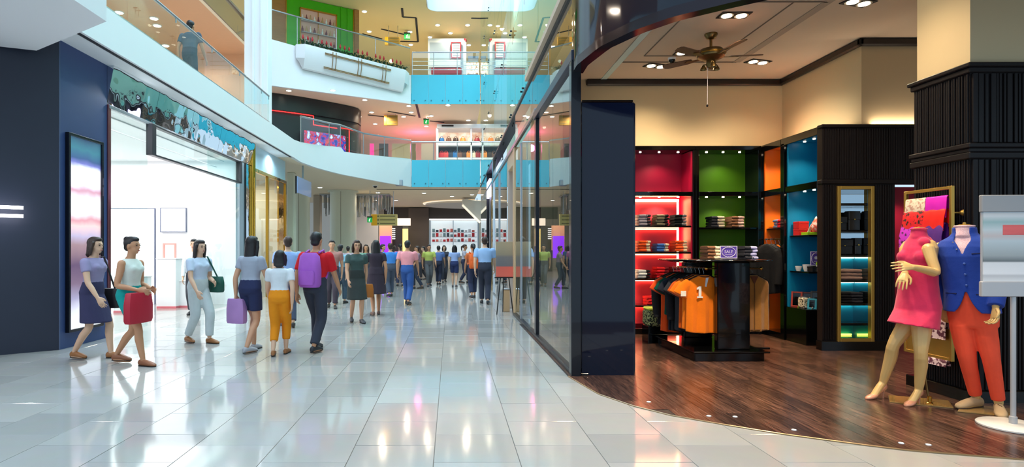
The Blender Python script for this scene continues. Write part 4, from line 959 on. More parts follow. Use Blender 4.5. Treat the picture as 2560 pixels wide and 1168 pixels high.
scarf(5.66, 5.93, RROW[2], .22, SM['magp'], 'magenta scarf with dark print behind the pink dress neck', .024); scarf(5.415, 5.655, RROW[2], .22, SM['purple'], 'plain dark purple scarf between the two mannequins', .024)
scarf(5.42, 5.70, RROW[5], .30, SM['floral'], 'pale plum floral scarf hanging low beside the pink dress'); scarf(5.66, 5.92, RROW[3], .24, SM['teal'], 'teal scarf behind the pink dress', .02)
scarf(5.42, 5.64, .352, .045, SM['floral'], 'end of a plum floral scarf showing under the gold rack')

# ---------------------------------------------------------------- female mannequin
skinm = mat('mannequin_skin', (214, 176, 112), 0.32, var=0.03, scale=3)
wl, wf = V(.36, -.933, 0).normalized(), V(-.933, -.36, 0).normalized()
wo = thing('female_mannequin', 'headless female mannequin in a pink dress with one forearm across the waist', 'mannequin', (4.16, 5.32, 0)); wc = Vector((4.16, 5.32, 0))
A = lambda px, py, Y: at(px, py, Y)-wc
J = {'l': wl, 'f': wf, 'pelvis': A(2294, 775, 5.27), 'neck': A(2297, 586, 5.27), 'heel': .085,
     'shL': A(2321, 622, 5.12), 'elbL': A(2339, 681, 5.02), 'wrL': A(2282, 668, 4.95), 'shR': A(2281, 618, 5.41), 'elbR': A(2268, 690, 5.42), 'wrR': A(2262, 682, 5.20),
     'hipL': A(2305, 795, 5.20), 'kneeL': A(2302, 882, 5.16), 'ankL': A(2297, 975, 5.24), 'hipR': A(2280, 795, 5.34), 'kneeR': A(2234, 862, 5.36), 'ankR': A(2207, 957, 5.46),
     'toeL': V(-.92, -.40, 0).normalized(), 'toeR': V(-.97, -.25, 0).normalized(), 'hdL': V(-1, -.05, .06).normalized(), 'hnL': V(.1, .9, -.5), 'hsL': V(0, .3, .9), 'hdR': V(-.5, -.35, -.75).normalized(), 'hnR': V(.5, .5, -.2), 'hsR': V(.3, -.8, .3), 'curl': .22}
KW = 1.0
body(J, KW, True, skinm, wo, .0045, head=False)
obj('neck_cap', MB().lathe([(0, .0), (.050, 0), (.052, .004), (.03, .012), (.012, .014), (0, .02)], J['neck']+UPV*.052, 18), goldm, wo, world=False, smooth=50)
pinkm = mat('cloth_pink_dress', (214, 36, 84), .85, var=.10, scale=9, bump=.18, bscale=26, sheen=.2)
DR = [(t, max(rx, .136) if t < .6 else rx*(1 if t > .93 or t < .6 else {.68: .88, .82: .72, .90: .76}[t]), max(ry, .104) if t < .8 else ry, fo) for t, rx, ry, fo in TORSO_F]
mb = MB(); torso(mb, J, KW, rows_between(DR, .0, .965), grow=.015)
for s in (-1, 1): mb.ell(J['pelvis']+(J['neck']-J['pelvis'])*.70+wl*(s*.068)+wf*.078, (.064, .064, .062))
for s in 'LR': mb.ell(J['neck'].lerp(J['sh'+s], .55)-UPV*.002, (.046, .050, .046))
mb.tube([J['neck']-UPV*.03, J['neck']+UPV*.01, J['neck']+UPV*.046], [.072, .062, .058], 16)
P = J['pelvis']; hemc = A(2283, 815, 5.22); R = []
for qf in (0, .3, .6, 1.0):
    c = P.lerp(hemc, qf); R.append([p+UPV*((-.035*((p-c).dot(V(1, 0, 0))/.2))*qf) for p in ering(c+wf*.006, wl, wf, .182+.010*qf, .134+.046*qf, 24)])
mb.loft([ering(P+(J['neck']-P)*.3, wl, wf, .152, .118, 24), ering(P+(J['neck']-P)*.15, wl, wf, .170, .124, 24)]+R)
solid('dress', mb, pinkm, wo, .009, 4)
obj('collar', MB().tube([J['neck']+UPV*.048+wl*(.060*math.cos(2*PI*i/24))+wf*(.060*math.sin(2*PI*i/24)) for i in range(24)], (.006), 6, closed=True), pinkm, wo, world=False, smooth=60)
obj('hem_button', MB().ell(A(2318, 817, 5.065)+V(0, 0, .01), (.008, .006, .008)), steel, wo, world=False, smooth=60)
nude = mat('nude_leather', (200, 138, 108), .28, coat=.4)
shoes(J, KW, nude, wo, hh=.085, sole=mat('tan_sole', (120, 80, 56), .5), L=.235, back=.035)
obj('support_rod', MB().tube([A(2312, 935, 5.25), A(2318, 975, 5.24), A(2324, 1016, 5.23)], .009, 8), brass, wo, world=False, smooth=50)
obj('rod_fitting', MB().lathe([(0, 0), (.026, 0), (.026, .012), (.016, .02), (.016, .07), (.01, .075), (0, .075)], V(A(2324, 1016, 5.23).x, A(2324, 1016, 5.23).y, .012), 14), gold, wo, world=False, smooth=40)
plate = mat('tan_glass_plate', (170, 132, 74), .12, coat=.6)
obj('base_plate', MB().extr([V(*p, .0095) for p in ((-.15, -.02), (.26, -.22), (.42, .02), (.02, .22))], (0, 0, .008)), plate, wo, world=False)

# ---------------------------------------------------------------- male mannequin
ml_, mf = V(.60, -.80, 0).normalized(), V(-.80, -.60, 0).normalized(); mc = Vector((4.62, 5.04, 0))
mo = thing('male_mannequin', 'headless male mannequin in a blue blazer and coral trousers against the pillar', 'mannequin', mc)
A = lambda px, py, Y: at(px, py, Y)-mc
J = {'l': ml_, 'f': mf, 'pelvis': A(2432, 800, 5.08), 'neck': A(2411, 580, 5.10), 'shR': A(2352, 622, 5.25), 'elbR': A(2352, 700, 5.31), 'wrR': A(2358, 770, 5.25), 'shL': A(2476, 620, 4.97), 'elbL': A(2499, 702, 4.95), 'wrL': A(2489, 768, 4.87),
     'hipR': A(2404, 812, 5.12), 'kneeR': A(2420, 905, 5.09), 'ankR': A(2440, 993, 5.13), 'hipL': A(2459, 812, 5.02), 'kneeL': A(2478, 900, 4.97), 'ankL': A(2497, 1008, 4.98),
     'toeR': V(-.97, -.25, 0).normalized(), 'toeL': V(-.62, -.78, 0).normalized(), 'hdL': V(-.25, -.2, -1).normalized(), 'hnL': V(-.9, .1, .1), 'hsL': V(-.2, -.9, 0), 'hdR': V(.15, -.1, -1).normalized(), 'hnR': V(.9, .1, 0), 'curl': .55}
KM = 1.06
body(J, KM, False, skinm, mo, .0045, head=False, slim=.86)
obj('neck_cap', MB().lathe([(0, 0), (.054, 0), (.056, .004), (.036, .012), (.014, .014), (.01, .03), (0, .032)], J['neck']+UPV*.054, 18), goldm, mo, world=False, smooth=50)
coral = mat('cloth_coral_trousers', (238, 78, 46), .85, var=.10, scale=12, bump=.22, bscale=22)
mb = MB(); torso(mb, J, KM, rows_between(TORSO_M, -.09, .36), grow=.009)
for s in 'LR':
    hp, kn, an = J['hip'+s], J['knee'+s], J['ank'+s]; e = kn+(an-kn)*.93
    a, r = smooth_pts([hp, (hp+kn)*.5, kn, (kn+e)*.5, e], [.088, .078, .062, .055, .047], 4); mb.tube(a, r, 16); mb.ell(hp, .086)
solid('trousers', mb, coral, mo, .008, 4)
shirtm = two_tone('pink_check_shirt', (224, 176, 186), (238, 206, 212), 220, .5, .85)
mb = MB(); torso(mb, J, KM, rows_between(TORSO_M, .34, .96), grow=.008); mb.tube([J['neck']-UPV*.04, J['neck']+UPV*.02, J['neck']+UPV*.05+mf*.004], [.085, .072, .068], 18)
solid('shirt', mb, shirtm, mo, .008, 3)
mb = MB(); mb.tube([J['neck']+UPV*.05+ml_*(.068*math.cos(2*PI*i/24))+mf*(.068*math.sin(2*PI*i/24)) for i in range(24)], .007, 6, closed=True); obj('shirt_collar', mb, shirtm, mo, world=False, smooth=60)
bluem = mat('cloth_blue_blazer', (8, 58, 158), .85, var=.10, scale=14, bump=.22, bscale=30, sheen=.1)
JR = [(.09, .194, .152), (.20, .186, .148), (.34, .176, .142), (.54, .186, .146), (.72, .205, .150), (.83, .205, .132), (.895, .172, .108), (.945, .110, .086), (.985, .086, .080), (1.05, .082, .078)]
OP = [(.09, .46), (.14, .28), (.22, .13), (.34, .006), (.74, .006), (.80, .06), (.86, .16), (.945, .46), (1.05, .66)]
def opening(t):
    for (a, b), (c, d) in zip(OP, OP[1:]):
        if t <= c: return b+(d-b)*(t-a)/(c-a)
    return OP[-1][1]
def jacket_shell():
    P0, N0 = J['pelvis'], J['neck']; outer, inner = [], []; n = 44; T = []
    for (a, b) in zip(JR, JR[1:]):
        for i in range(3): T.append(a[0]+(b[0]-a[0])*i/3)
    T.append(JR[-1][0])
    for t in T:
        for a, b in zip(JR, JR[1:]):
            if a[0] <= t <= b[0]+1e-9: qq = (t-a[0])/(b[0]-a[0]); rx, ry = a[1]+(b[1]-a[1])*qq, a[2]+(b[2]-a[2])*qq; break
        o = opening(t); ro, ri = [], []
        for j in range(n+1):
            an = PI/2+o+(2*PI-2*o)*j/n
            c = P0+(N0-P0)*t; ca, sa = math.cos(an), math.sin(an)
            wv = 1+.012*math.sin(9*an+3*t)+.010*math.sin(14*t+an*3)
            ro.append(c+ml_*(rx*wv*math.copysign(abs(ca)**.9, ca))+mf*(ry*wv*math.copysign(abs(sa)**.9, sa))); ri.append(c+ml_*((rx-.012)*wv*math.copysign(abs(ca)**.9, ca))+mf*((ry-.012)*wv*math.copysign(abs(sa)**.9, sa)))
        outer.append(ro); inner.append(ri)
    mb = MB(); k = len(T); m = n+1; vs = [p for r in outer for p in r]+[p for r in inner for p in r]; B = k*m; fs = []
    for i in range(k-1):
        for j in range(n):
            a = i*m+j; fs.append((a, a+1, a+m+1, a+m)); fs.append((B+a, B+a+m, B+a+m+1, B+a+1))
        for j in (0, n): a = i*m+j; fs.append((a, a+m, B+a+m, B+a))
    for j in range(n):
        fs.append((j, B+j, B+j+1, j+1)); a = (k-1)*m+j; fs.append((a, a+1, B+a+1, B+a))
    mb.add(vs, fs)
    for s, sg in (('L', 1), ('R', -1)):
        sh, el, wr = J['sh'+s], J['elb'+s], J['wr'+s]; a, r = smooth_pts([sh-ml_*sg*.03+UPV*.012, (sh+el)*.5, el, (el+wr)*.5, el+(wr-el)*.97], [.082, .078, .068, .060, .054], 4); mb.tube(a, r, 18)
    return mb
solid('blazer', jacket_shell(), bluem, mo, .0065, 2)
P0, N0 = J['pelvis'], J['neck']; btn = mat('blue_button', (60, 92, 170), .3)
for t in (.40, .52, .64): obj('button', MB().ell(P0+(N0-P0)*t+mf*.152+ml_*.010, (.010, .010, .010)), btn, mo, world=False, smooth=60)
for t in (.80, .88): obj('snap', MB().ell(P0+(N0-P0)*t+mf*(.140)-ml_*(.030+.25*(t-.78)), .006), steel, mo, world=False, smooth=60)
obj('breast_pocket', MB().tube([P0+(N0-P0)*.75+mf*.145+ml_*.062, P0+(N0-P0)*.76+mf*.112+ml_*.14], .006, 6), mat('navy_edge', (4, 22, 76), .8), mo, world=False, smooth=60)
for sg in (-1, 1): obj('pocket_flap', MB().tube([P0+(N0-P0)*.30+mf*.138+ml_*sg*.065, P0+(N0-P0)*.30+mf*.095+ml_*sg*.145], (.006), 6), mat('navy_edge', (4, 22, 76), .8), mo, world=False, smooth=60)
shoes(J, KM, mat('beige_suede', (186, 156, 116), .8, var=.08, bump=.2), mo, sole=mat('brown_sole', (64, 44, 30), .6), L=.275)
obj('laces', MB().tube([J['ankL']+J['toeL']*.055-UPV*(J['ankL'].z-.098)+ml_*.014, J['ankL']+J['toeL']*.075-UPV*(J['ankL'].z-.090)-ml_*.014, J['ankL']+J['toeL']*.095-UPV*(J['ankL'].z-.082)+ml_*.012], .003, 5), mat('lace_brown', (120, 92, 60), .8), mo, world=False)
obj('base_plate', MB().extr([V(*p, .0095) for p in ((-.26, -.05), (.04, -.20), (.30, .02), (.0, .20))], (0, 0, .007)), plate, mo, world=False)

# ---------------------------------------------------------------- sign stand
sx_, sy_ = xx(2533, 4.57), 4.57
sg = thing('sign_stand', 'grey pole sign stand with a round white base in front of the male mannequin', 'sign', (sx_, sy_, 0), -.06)
greym = mat('grey_enamel', (176, 176, 180), .35, .2)
obj('base', MB().lathe([(0, 0.012), (.225, .012), (.225, .022), (.215, .030), (.05, .036), (0, .036)], n=40), mat('white_enamel', (226, 222, 216), .3), sg, world=False, smooth=40)
obj('base_edge', MB().lathe([(0, .009), (.222, .009), (.222, .012), (0, .012)], n=40), greym, sg, world=False)
obj('pole', MB().tube([(0, 0, .036), (0, 0, 1.10)], .018, 14), greym, sg, world=False, smooth=40); obj('collar', MB().lathe([(.018, .036), (.026, .036), (.026, .09), (.018, .095)], n=16), greym, sg, world=False, smooth=40)
obj('board_back', MB().bx(-.25, .25, -.02, .0, 1.045, 1.825, .004), greym, sg, world=False)
sm = banded('poster_print', [(0, (196, 196, 200)), (.11, (206, 206, 210)), (.12, (232, 232, 234)), (.20, (190, 190, 194)), (.22, (226, 226, 230)), (.33, (214, 216, 220)), (.345, (96, 104, 108)), (.40, (150, 158, 162)), (.55, (176, 190, 198)), (.60, (186, 176, 178)), (.66, (184, 196, 202)), (.74, (140, 170, 174)), (.80, (190, 196, 202)), (.86, (150, 152, 156)), (1.0, (128, 130, 134))], 1.045, 1.825, .35)
obj('poster', MB().bx(-.245, .245, -.026, -.020, 1.05, 1.82), sm, sg, world=False)
obj('red_print', MB().bx(-.10, .22, -.0275, -.0255, 1.52, 1.60, .001), mat('soft_red_print', (206, 92, 92), .5, var=.25, scale=8, stretch=(.4, 1, 4)), sg, world=False); obj('red_print', MB().bx(.02, .235, -.0275, -.0255, 1.72, 1.775, .001), mat('soft_red_print', (206, 92, 92)), sg, world=False)
obj('clip_rail', MB().bx(-.258, .258, -.032, .004, 1.035, 1.155, .006), greym, sg, world=False); obj('clip_rail', MB().bx(-.258, .258, -.032, .004, 1.70, 1.835, .006), mat('grey_header', (140, 142, 146), .4), sg, world=False)

# ---------------------------------------------------------------- black lacquer partition
dp = struct('wall_partition')
lac = mat('navy_lacquer', (9, 16, 38), .05, coat=.12, spec=.3, bump=.04, bscale=1.6)
obj('leaf', MB().bx(1.455, 2.045, 6.46, 6.60, .0, 3.05, .006), lac, dp); obj('leaf', MB().bx(1.99, 2.12, 6.66, 6.80, 0.0, 3.09, .006), lac, dp)
obj('foot', MB().bx(1.45, 1.53, 6.445, 6.60, .0, .03, .004), black, dp); obj('top_cap', MB().bx(1.46, 2.03, 6.452, 6.60, 3.05, 3.075, .006), black, dp)

# ---------------------------------------------------------------- ceiling fan
fx, fy = 3.57, 7.96
fan = thing('ceiling_fan', 'aged brass ceiling fan with brown blades in the shop', 'fan', (fx, fy, 4.05))
L_ = lambda pr: MB().lathe(pr, (0, 0, 0), 28)
obj('canopy', L_([(0, .32), (.085, .32), (.085, .30), (.06, .255), (.025, .24), (0, .24)]), brass, fan, world=False, smooth=40)
obj('downrod', MB().tube([(0, 0, .25), (0, 0, .10)], .018, 12), brass, fan, world=False, smooth=40)
obj('motor', L_([(0, .125), (.06, .12), (.15, .10), (.185, .06), (.185, .02), (.175, 0), (.11, -.035), (.07, -.05), (0, -.05)]), brass, fan, world=False, smooth=35)
obj('motor_band', L_([(.186, .045), (.192, .045), (.192, .03), (.186, .03)]), gold, fan, world=False)
obj('switch_housing', L_([(0, -.05), (.06, -.05), (.065, -.09), (.05, -.14), (.02, -.16), (0, -.16)]), brass, fan, world=False, smooth=40)
bl = mat('fan_blade_wood', (88, 56, 38), .4, var=.2, scale=20, stretch=(1, 8, 8))
for i in range(5):
    a = -.12+2*PI*i/5; M = Matrix.Rotation(a, 4, 'Z') @ Matrix.Rotation(.2, 4, 'X')
    mb = MB().extr([(.25, -.045, 0), (.34, -.062, 0), (.62, -.068, 0), (.66, -.05, 0), (.675, 0, 0), (.66, .05, 0), (.62, .068, 0), (.34, .062, 0), (.25, .045, 0)], (0, 0, .008)).xf(M)
    b_ = obj('blade', mb, bl, fan, world=False)
    mb = MB().extr([(.15, -.02, -.006), (.22, -.016, -.006), (.30, -.04, -.006), (.36, 0, -.006), (.30, .04, -.006), (.22, .016, -.006), (.15, .02, -.006)], (0, 0, .006)).xf(M); obj('blade_iron', mb, brass, b_, world=False)
for i in range(3):
    a = 2*PI*i/3+.4; p = V(.10*math.cos(a), .10*math.sin(a), -.13)
    lk = obj('light_arm', MB().tube([(0.04*math.cos(a), .04*math.sin(a), -.09), p+V(0, 0, .04), p], .010, 8), brass, fan, world=False, smooth=50); obj('light_cup', MB().lathe([(.018, .03), (.035, 0), (.045, -.03), (.04, -.03), (.03, 0), (.014, .026)], p, 14), brass, lk, world=False, smooth=50)
obj('pull_cord', MB().tube([(-.045, 0, -.12), (-.05, 0, -.65)], .003, 6), paper, fan, world=False); obj('cord_bead', MB().ell((-.05, 0, -.665), (.014, .014, .018)), blackw, fan, world=False, smooth=60)
# twin downlights
for i, ((x, y), lab) in enumerate(zip(SHOP_SPOTS[:5], ['above the table near the entrance', 'behind the ceiling fan hub', 'nearest the black lacquer partition', 'nearest the side wall cornice', 'beside the cream pillar head'])):
    t = thing('twin_downlight', f'twin square recessed downlight {lab}', 'downlight', (x, y, ZC), .3 if i > 1 else 0, 'twin downlights in the shop ceiling')
    obj('frame', MB().bx(-.19, .19, -.10, .10, -.012, 0, .004), blackw, t, world=False)
    for s in (-1, 1):
        b_ = obj('reflector', MB().lathe([(.085, -.016), (.07, -.012), (.0, -.013)], (s*.092, 0, 0), 18), mat('reflector', (230, 226, 220), .2, .8), t, world=False, smooth=40); obj('lamp_face', MB().lathe([(0, -.022), (.062, -.022), (.062, -.016), (0, -.016)], (s*.092, 0, 0), 16), lamp, b_, world=False)
t = thing('dome_camera', 'small dark dome camera on the shop ceiling under the fan', 'camera', (xx(1680, 8.95), 8.95, ZC))
obj('housing', MB().lathe([(0, 0), (.06, 0), (.06, -.03), (0, -.03)], n=18), white, t, world=False); obj('dome', MB().lathe([(.05, -.03), (.045, -.06), (.025, -.082), (0, -.088)], n=18), black, t, world=False, smooth=60)
t = thing('smoke_detector', 'flat pale smoke detector on the shop ceiling beside the dome camera', 'detector', (xx(1690, 9.25), 9.25, ZC))
obj('detector_body', MB().lathe([(0, 0), (.055, 0), (.05, -.025), (0, -.03)], n=18), white, t, world=False, smooth=40); obj('grille', MB().lathe([(.03, -.029), (.035, -.029), (.035, -.034), (.03, -.034)], n=16), gapc, t, world=False)
# floor studs along the curve
for px, py, lab in [(1622, 1005, 'nearest the black lacquer partition'), (1772, 1040, 'second along the curved floor edge'), (1838, 1042, 'beside the second stud from the partition'), (1985, 1075, 'in the middle of the curved edge'), (2253, 1108, 'fifth along the curved floor edge'), (2321, 1112, 'sixth along the curved floor edge'), (2458, 1056, 'beside the sign stand base')]:
    Y = F*(H-.009)/(py-CY); t = thing('floor_stud', f'small glowing floor stud {lab}', 'stud', (xx(px, Y), Y, .0085), 0, 'studs in the wood floor')
    obj('stud_disc', MB().lathe([(0, 0), (.018, 0), (.016, .003), (0, .0045)], n=14), mat('glowing_stud', (250, 246, 236), .3, emit=.8), t, world=False, smooth=60); obj('stud_rim', MB().lathe([(.018, 0), (.023, 0), (.022, .002), (.018, .002)], n=14), steel, t, world=False)  # the disc face glows faintly, the rim is steel
# ================================================================ LEFT SIDE
nw = struct('wall_left')
LX = -5.5
obj('front_face', MB().extr([(LX, 8.15, 0), (-9.0, 5.36, 0), (-9.0, 5.6, 0), (LX-.05, 8.36, 0)], (0, 0, 4.36)), mat('navy_front', (30, 36, 54), .5, var=.06), nw)
obj('side_face', MB().bx(LX-.2, LX, 8.16, 9.28, 0, 4.36), navy, nw)
obj('corner_bead', MB().bx(LX-.004, LX+.006, 8.145, 8.16, 0, 4.36), mat('navy_edge_bead', (70, 84, 116), .5), nw)
# drop ceiling slab near the camera
struct('ceiling.001', MB().extr([(-4.06, 6.84, 4.10), (-4.06, 1.5, 4.10), (-10, 1.5, 4.10), (-10, 6.0, 4.1), (-5.60, 7.84, 4.10)], (0, 0, 1.6)), mat('grey_white_ceiling', (238, 238, 240), .6))
for x, y, lab in ((-4.55, 6.05, 'on the grey ceiling slab near its edge'),):
    t = thing('ceiling_speaker', 'flush round grille '+lab, 'speaker', (x, y, 4.10)); obj('ring', MB().lathe([(0, 0), (.075, 0), (.07, -.008), (0, -.008)], n=20), white, t, world=False); obj('grille', MB().lathe([(0, -.008), (.05, -.008), (.05, -.010), (0, -.010)], n=18), mat('grille_grey', (170, 170, 174), .6), t, world=False)
# neon bars
ns = thing('neon_sign', 'two white glowing bars on the dark navy wall', 'sign', (-6.35, 7.45, 1.9)); d = V(-.782, -.623, 0); n_ = V(.623, -.782, 0)
p0 = at(60, 520, 7.86); 
for py in (520, 541):
    a = at(58, py, 7.74); b = a+d*1.6
    obj('bar', MB().tube([a+n_*.03, b+n_*.03], .022, 10), mat('white_neon', (240, 240, 255), .4, emit=8), ns, smooth=50)
    obj('bar_mount', MB().tube([a+d*.1+n_*.03, a+d*.1-n_*.02], .008, 6), steel, ns)
# backlit poster
po = thing('poster_box', 'tall slim backlit poster in a dark frame on the navy side wall', 'poster', (LX, 8.68, .22))
Y0, Y1, Z0, Z1 = 8.27, 9.10, .22, 3.09
for a in ((Y0, Y0+.04, Z0, Z1), (Y1-.04, Y1, Z0, Z1)): obj('frame', MB().bx(LX, LX+.06, a[0], a[1], a[2], a[3], .004), dark, po)
for a in ((Z0, Z0+.04), (Z1-.04, Z1)): obj('frame', MB().bx(LX, LX+.06, Y0+.04, Y1-.04, a[0], a[1], .004), dark, po)
pm = banded('fashion_print', [(0, (236, 236, 240)), (.10, (206, 200, 210)), (.16, (150, 140, 168)), (.24, (116, 92, 112)), (.33, (92, 70, 96)), (.44, (150, 118, 124)), (.48, (176, 160, 186)), (.54, (226, 186, 184)), (.57, (204, 140, 150)), (.60, (236, 220, 222)), (.67, (244, 238, 240)), (.72, (196, 140, 158)), (.745, (232, 214, 226)), (.83, (240, 236, 244)), (.855, (112, 112, 176)), (.88, (60, 84, 124)), (.93, (62, 112, 128)), (1, (56, 76, 104))], Z0, Z1, .3, emit=.75, wob=.05)
o = obj('backlit_print', MB().bx(LX+.02, LX+.03, Y0+.04, Y1-.04, Z0+.04, Z1-.04), pm, po)
for v in o.data.vertices: v.co.z += 0
# object space of the print starts at the thing's base
for nd in pm.node_tree.nodes:
    if nd.type == 'MAP_RANGE': nd.inputs[1].default_value = 0; nd.inputs[2].default_value = Z1-Z0
# ---------------------------------------------------------------- white store
wstore = mat('store_white', (244, 244, 246), .5)
ws = struct('wall_white_store')
obj('end_wall', MB().bx(-11.2, LX-.1, 15.1, 15.25, 0, 3.72), wstore, ws); obj('far_wall', MB().bx(-11.3, -11.2, 9.2, 15.2, 0, 3.72), wstore, ws); obj('near_wall', MB().bx(-11.2, LX-.2, 9.2, 9.28, 0, 3.72), wstore, ws)
obj('store_ceiling', MB().bx(-11.2, LX-.05, 9.28, 15.1, 3.72, 3.8), wstore, ws)
for z in (3.46, 3.6): obj('ceiling_trim', MB().bx(LX-.62+.2*(z > 3.5), LX-.60+.2*(z > 3.5), 9.3, 15.1, z+.1, z+.12), mat('pale_grey_line', (206, 206, 210), .6), ws)
obj('side_jamb', MB().bx(LX-.04, LX+.02, 9.28, 9.36, 0, 3.74, .004), mat('jamb_red_tint', (150, 90, 96), .2, .8), ws)
for px0, px1, py0, py1, lab in ((280, 388, 523, 760, 'large plain white display panel on the end wall of the white store'), (405, 466, 522, 579, 'square white framed panel high on the end wall of the white store')):
    Yw = 15.08; a, b = at(px0, py0, Yw), at(px1, py1, Yw)
    t = thing('wall_panel', lab, 'panel', (.5*(a.x+b.x), Yw, b.z)); e = mat('thin_grey_edge', (96, 104, 128), .4)
    obj('face', MB().bx(a.x, b.x, Yw-.05, Yw, b.z, a.z), mat('glow_white', (255, 255, 255), .5, emit=.9), t)
    for q in ((a.x-.02, a.x), (b.x, b.x+.02)): obj('edge', MB().bx(q[0], q[1], Yw-.06, Yw, b.z-.02, a.z+.02), e, t)
    for q in ((b.z-.02, b.z), (a.z, a.z+.02)): obj('edge', MB().bx(a.x, b.x, Yw-.06, Yw, q[0], q[1]), e, t)
for i, (px0, px1, ytop, Y, lab) in enumerate(((300, 365, 690, 13.2, 'white counter nearest the poster in the white store'), (405, 452, 645, 14.2, 'tall white plinth under the square panel in the white store'), (455, 500, 700, 14.4, 'low white plinth beside the tall plinth in the white store'))):
    x0, x1, z = xx(px0, Y), xx(px1, Y), zz(ytop, Y); t = thing('display_plinth', lab, 'plinth', ((x0+x1)/2, Y, 0))
    obj('body', MB().bx(x0, x1, Y-.25, Y+.25, .02, z-.03, .01), wstore, t); obj('top', MB().bx(x0-.02, x1+.02, Y-.27, Y+.27, z-.03, z, .006), whitec, t); obj('red_kick', MB().bx(x0-.005, x1+.005, Y-.255, Y+.255, 0, .05), mat('pink_red_kick', (226, 120, 130), .5), t)
t = thing('counter_lamp', 'small frame shaped red and white stand on the tall white plinth', 'stand', (xx(424, 14.2), 14.2, zz(645, 14.2)))
pr = mat('pale_red_frame', (232, 150, 140), .4)
for x in (-.14, .14): obj('side_bar', MB().bx(x-.02, x+.02, -.02, .02, 0, .32), pr, t, world=False)
obj('top_bar', MB().bx(-.16, .16, -.02, .02, .32, .36), pr, t, world=False)
for i, (px, m) in enumerate(((312, redbox), (328, whitec), (345, mat('grey_goods', (120, 124, 140), .5)))):
    Y = 13.2; t = thing('handbag', f'small {["red","white","grey"][i]} handbag on the counter in the white store', 'handbag', (xx(px, Y), Y, zz(690, Y)+.002), 0, 'handbags on the white store counter')
    obj('bag_body', MB().bx(-.12, .12, -.05, .05, 0, .17, .03), m, t, world=False, smooth=30); obj('handle', MB().tube([(-.07*math.cos(PI*k/8), 0, .16+.09*math.sin(PI*k/8)) for k in range(9)], .008, 6), m, t, world=False)
# glass front of the store and black sign frame
wf_ = struct('window_4')
for a, b in ((9.38, 10.5), (13.1, 15.05)): obj('glass_pane', MB().bx(LX-.008, LX+.008, a, b, .03, 3.68), clear, wf_)
obj('head_rail', MB().bx(LX-.05, LX+.03, 9.3, 15.15, 3.68, 3.74, .004), mat('grey_rail', (150, 152, 158), .3, .6), wf_)
sf = thing('transom_sign', 'long black framed glass transom sign over the white store entrance', 'sign', (LX, 12.8, 3.15)); SY0, SY1, SZ0, SZ1 = 10.50, 15.02, 3.13, 3.70
for a in ((SY0, SY0+.14, .10), (SY1-.09, SY1, .10)): obj('upright', MB().bx(LX-.02, LX+a[2], a[0], a[1], SZ0, SZ1, .004), mat('black_frame', (36, 34, 40), .4), sf)
for a in ((SZ0, SZ0+.035), (SZ1-.03, SZ1)): obj('rail', MB().bx(LX-.02, LX+.08, SY0+.14, SY1-.09, a[0], a[1], .004), mat('black_frame', (36, 34, 40)), sf)
obj('glass', MB().bx(LX+.02, LX+.03, SY0+.14, SY1-.09, SZ0+.035, SZ1-.03), clear, sf)
# wavy mirror band above the stores
wm = bpy.data.materials.new('wavy_mirror'); wm.use_nodes = True; nt = wm.node_tree; p = nt.nodes['Principled BSDF']
p.inputs['Metallic'].default_value = 1; p.inputs['Roughness'].default_value = .02; p.inputs['Base Color'].default_value = (.80, .84, .86, 1)
tc = nt.nodes.new('ShaderNodeTexCoord'); no = nt.nodes.new('ShaderNodeTexNoise'); no.inputs['Scale'].default_value = 1.7; no.inputs['Detail'].default_value = 1.5
bp = nt.nodes.new('ShaderNodeBump'); bp.inputs['Strength'].default_value = .2; bp.inputs['Distance'].default_value = .12
nt.links.new(tc.outputs['Object'], no.inputs[0]); nt.links.new(no.outputs['Fac'], bp.inputs['Height']); nt.links.new(bp.outputs[0], p.inputs['Normal'])
mband = struct('trim_6'); y = 9.28
for i, y1 in enumerate((10.75, 12.2, 13.7, 15.2, 16.0)):
    obj('mirror_panel', MB().extr([(LX-.06, y+.004, 3.745), (LX-.01, y+.004, 3.745), (LX+.11, y+.004, 4.358), (LX-.06, y+.004, 4.358)], (0, y1-y-.008, 0)), wm, mband); y = y1
obj('mirror_shadow_gap', MB().bx(LX-.10, LX-.06, 9.28, 16, 3.74, 4.36), darkgap, mband)
# ---------------------------------------------------------------- gold framed store, chrome posts
gs = struct('window_5')
wobg = mat('rippled_gold', (212, 160, 62), .08, 1.0, bump=.5, bscale=5)
wobs = mat('rippled_chrome', (206, 212, 218), .06, 1.0, bump=.5, bscale=4)
obj('grey_jamb', MB().bx(LX-.1, LX-.02, 15.15, 15.55, 0, 3.74), mat('blue_grey_jamb', (142, 156, 166), .3, .3), gs); obj('black_joint', MB().bx(LX-.05, LX+.01, 15.52, 15.57, 0, 3.74), rubber, gs)
obj('rippled_post', MB().bx(LX-.12, LX, 15.58, 16.0, 0, 3.74, .02), wobs, gs); obj('gold_post', MB().tube([(LX+.02, 16.05, 0), (LX+.02, 16.05, 4.34)], .075, 14), wobg, gs, smooth=60)
obj('gold_lintel', MB().bx(LX-.06, LX+.04, 16.15, 19.3, 3.60, 3.70, .01), wobg, gs)
for yy in (17.35, 19.2): obj('gold_mullion', MB().bx(LX-.04, LX+.04, yy, yy+.10, 0, 3.6, .008), gold, gs)
obj('gold_panel', MB().bx(LX-.05, LX, 18.55, 19.2, 0, 3.6), wobg, gs)
for a, b in ((16.15, 17.35), (17.45, 18.55)): obj('glass_pane', MB().bx(LX-.012, LX-.004, a, b, .03, 3.6), clear, gs)
obj('blue_header', MB().bx(LX-.10, LX-.02, 16.15, 19.35, 3.70, 4.36), mat('pale_blue_panel', (176, 214, 232), .15, coat=.4), gs)
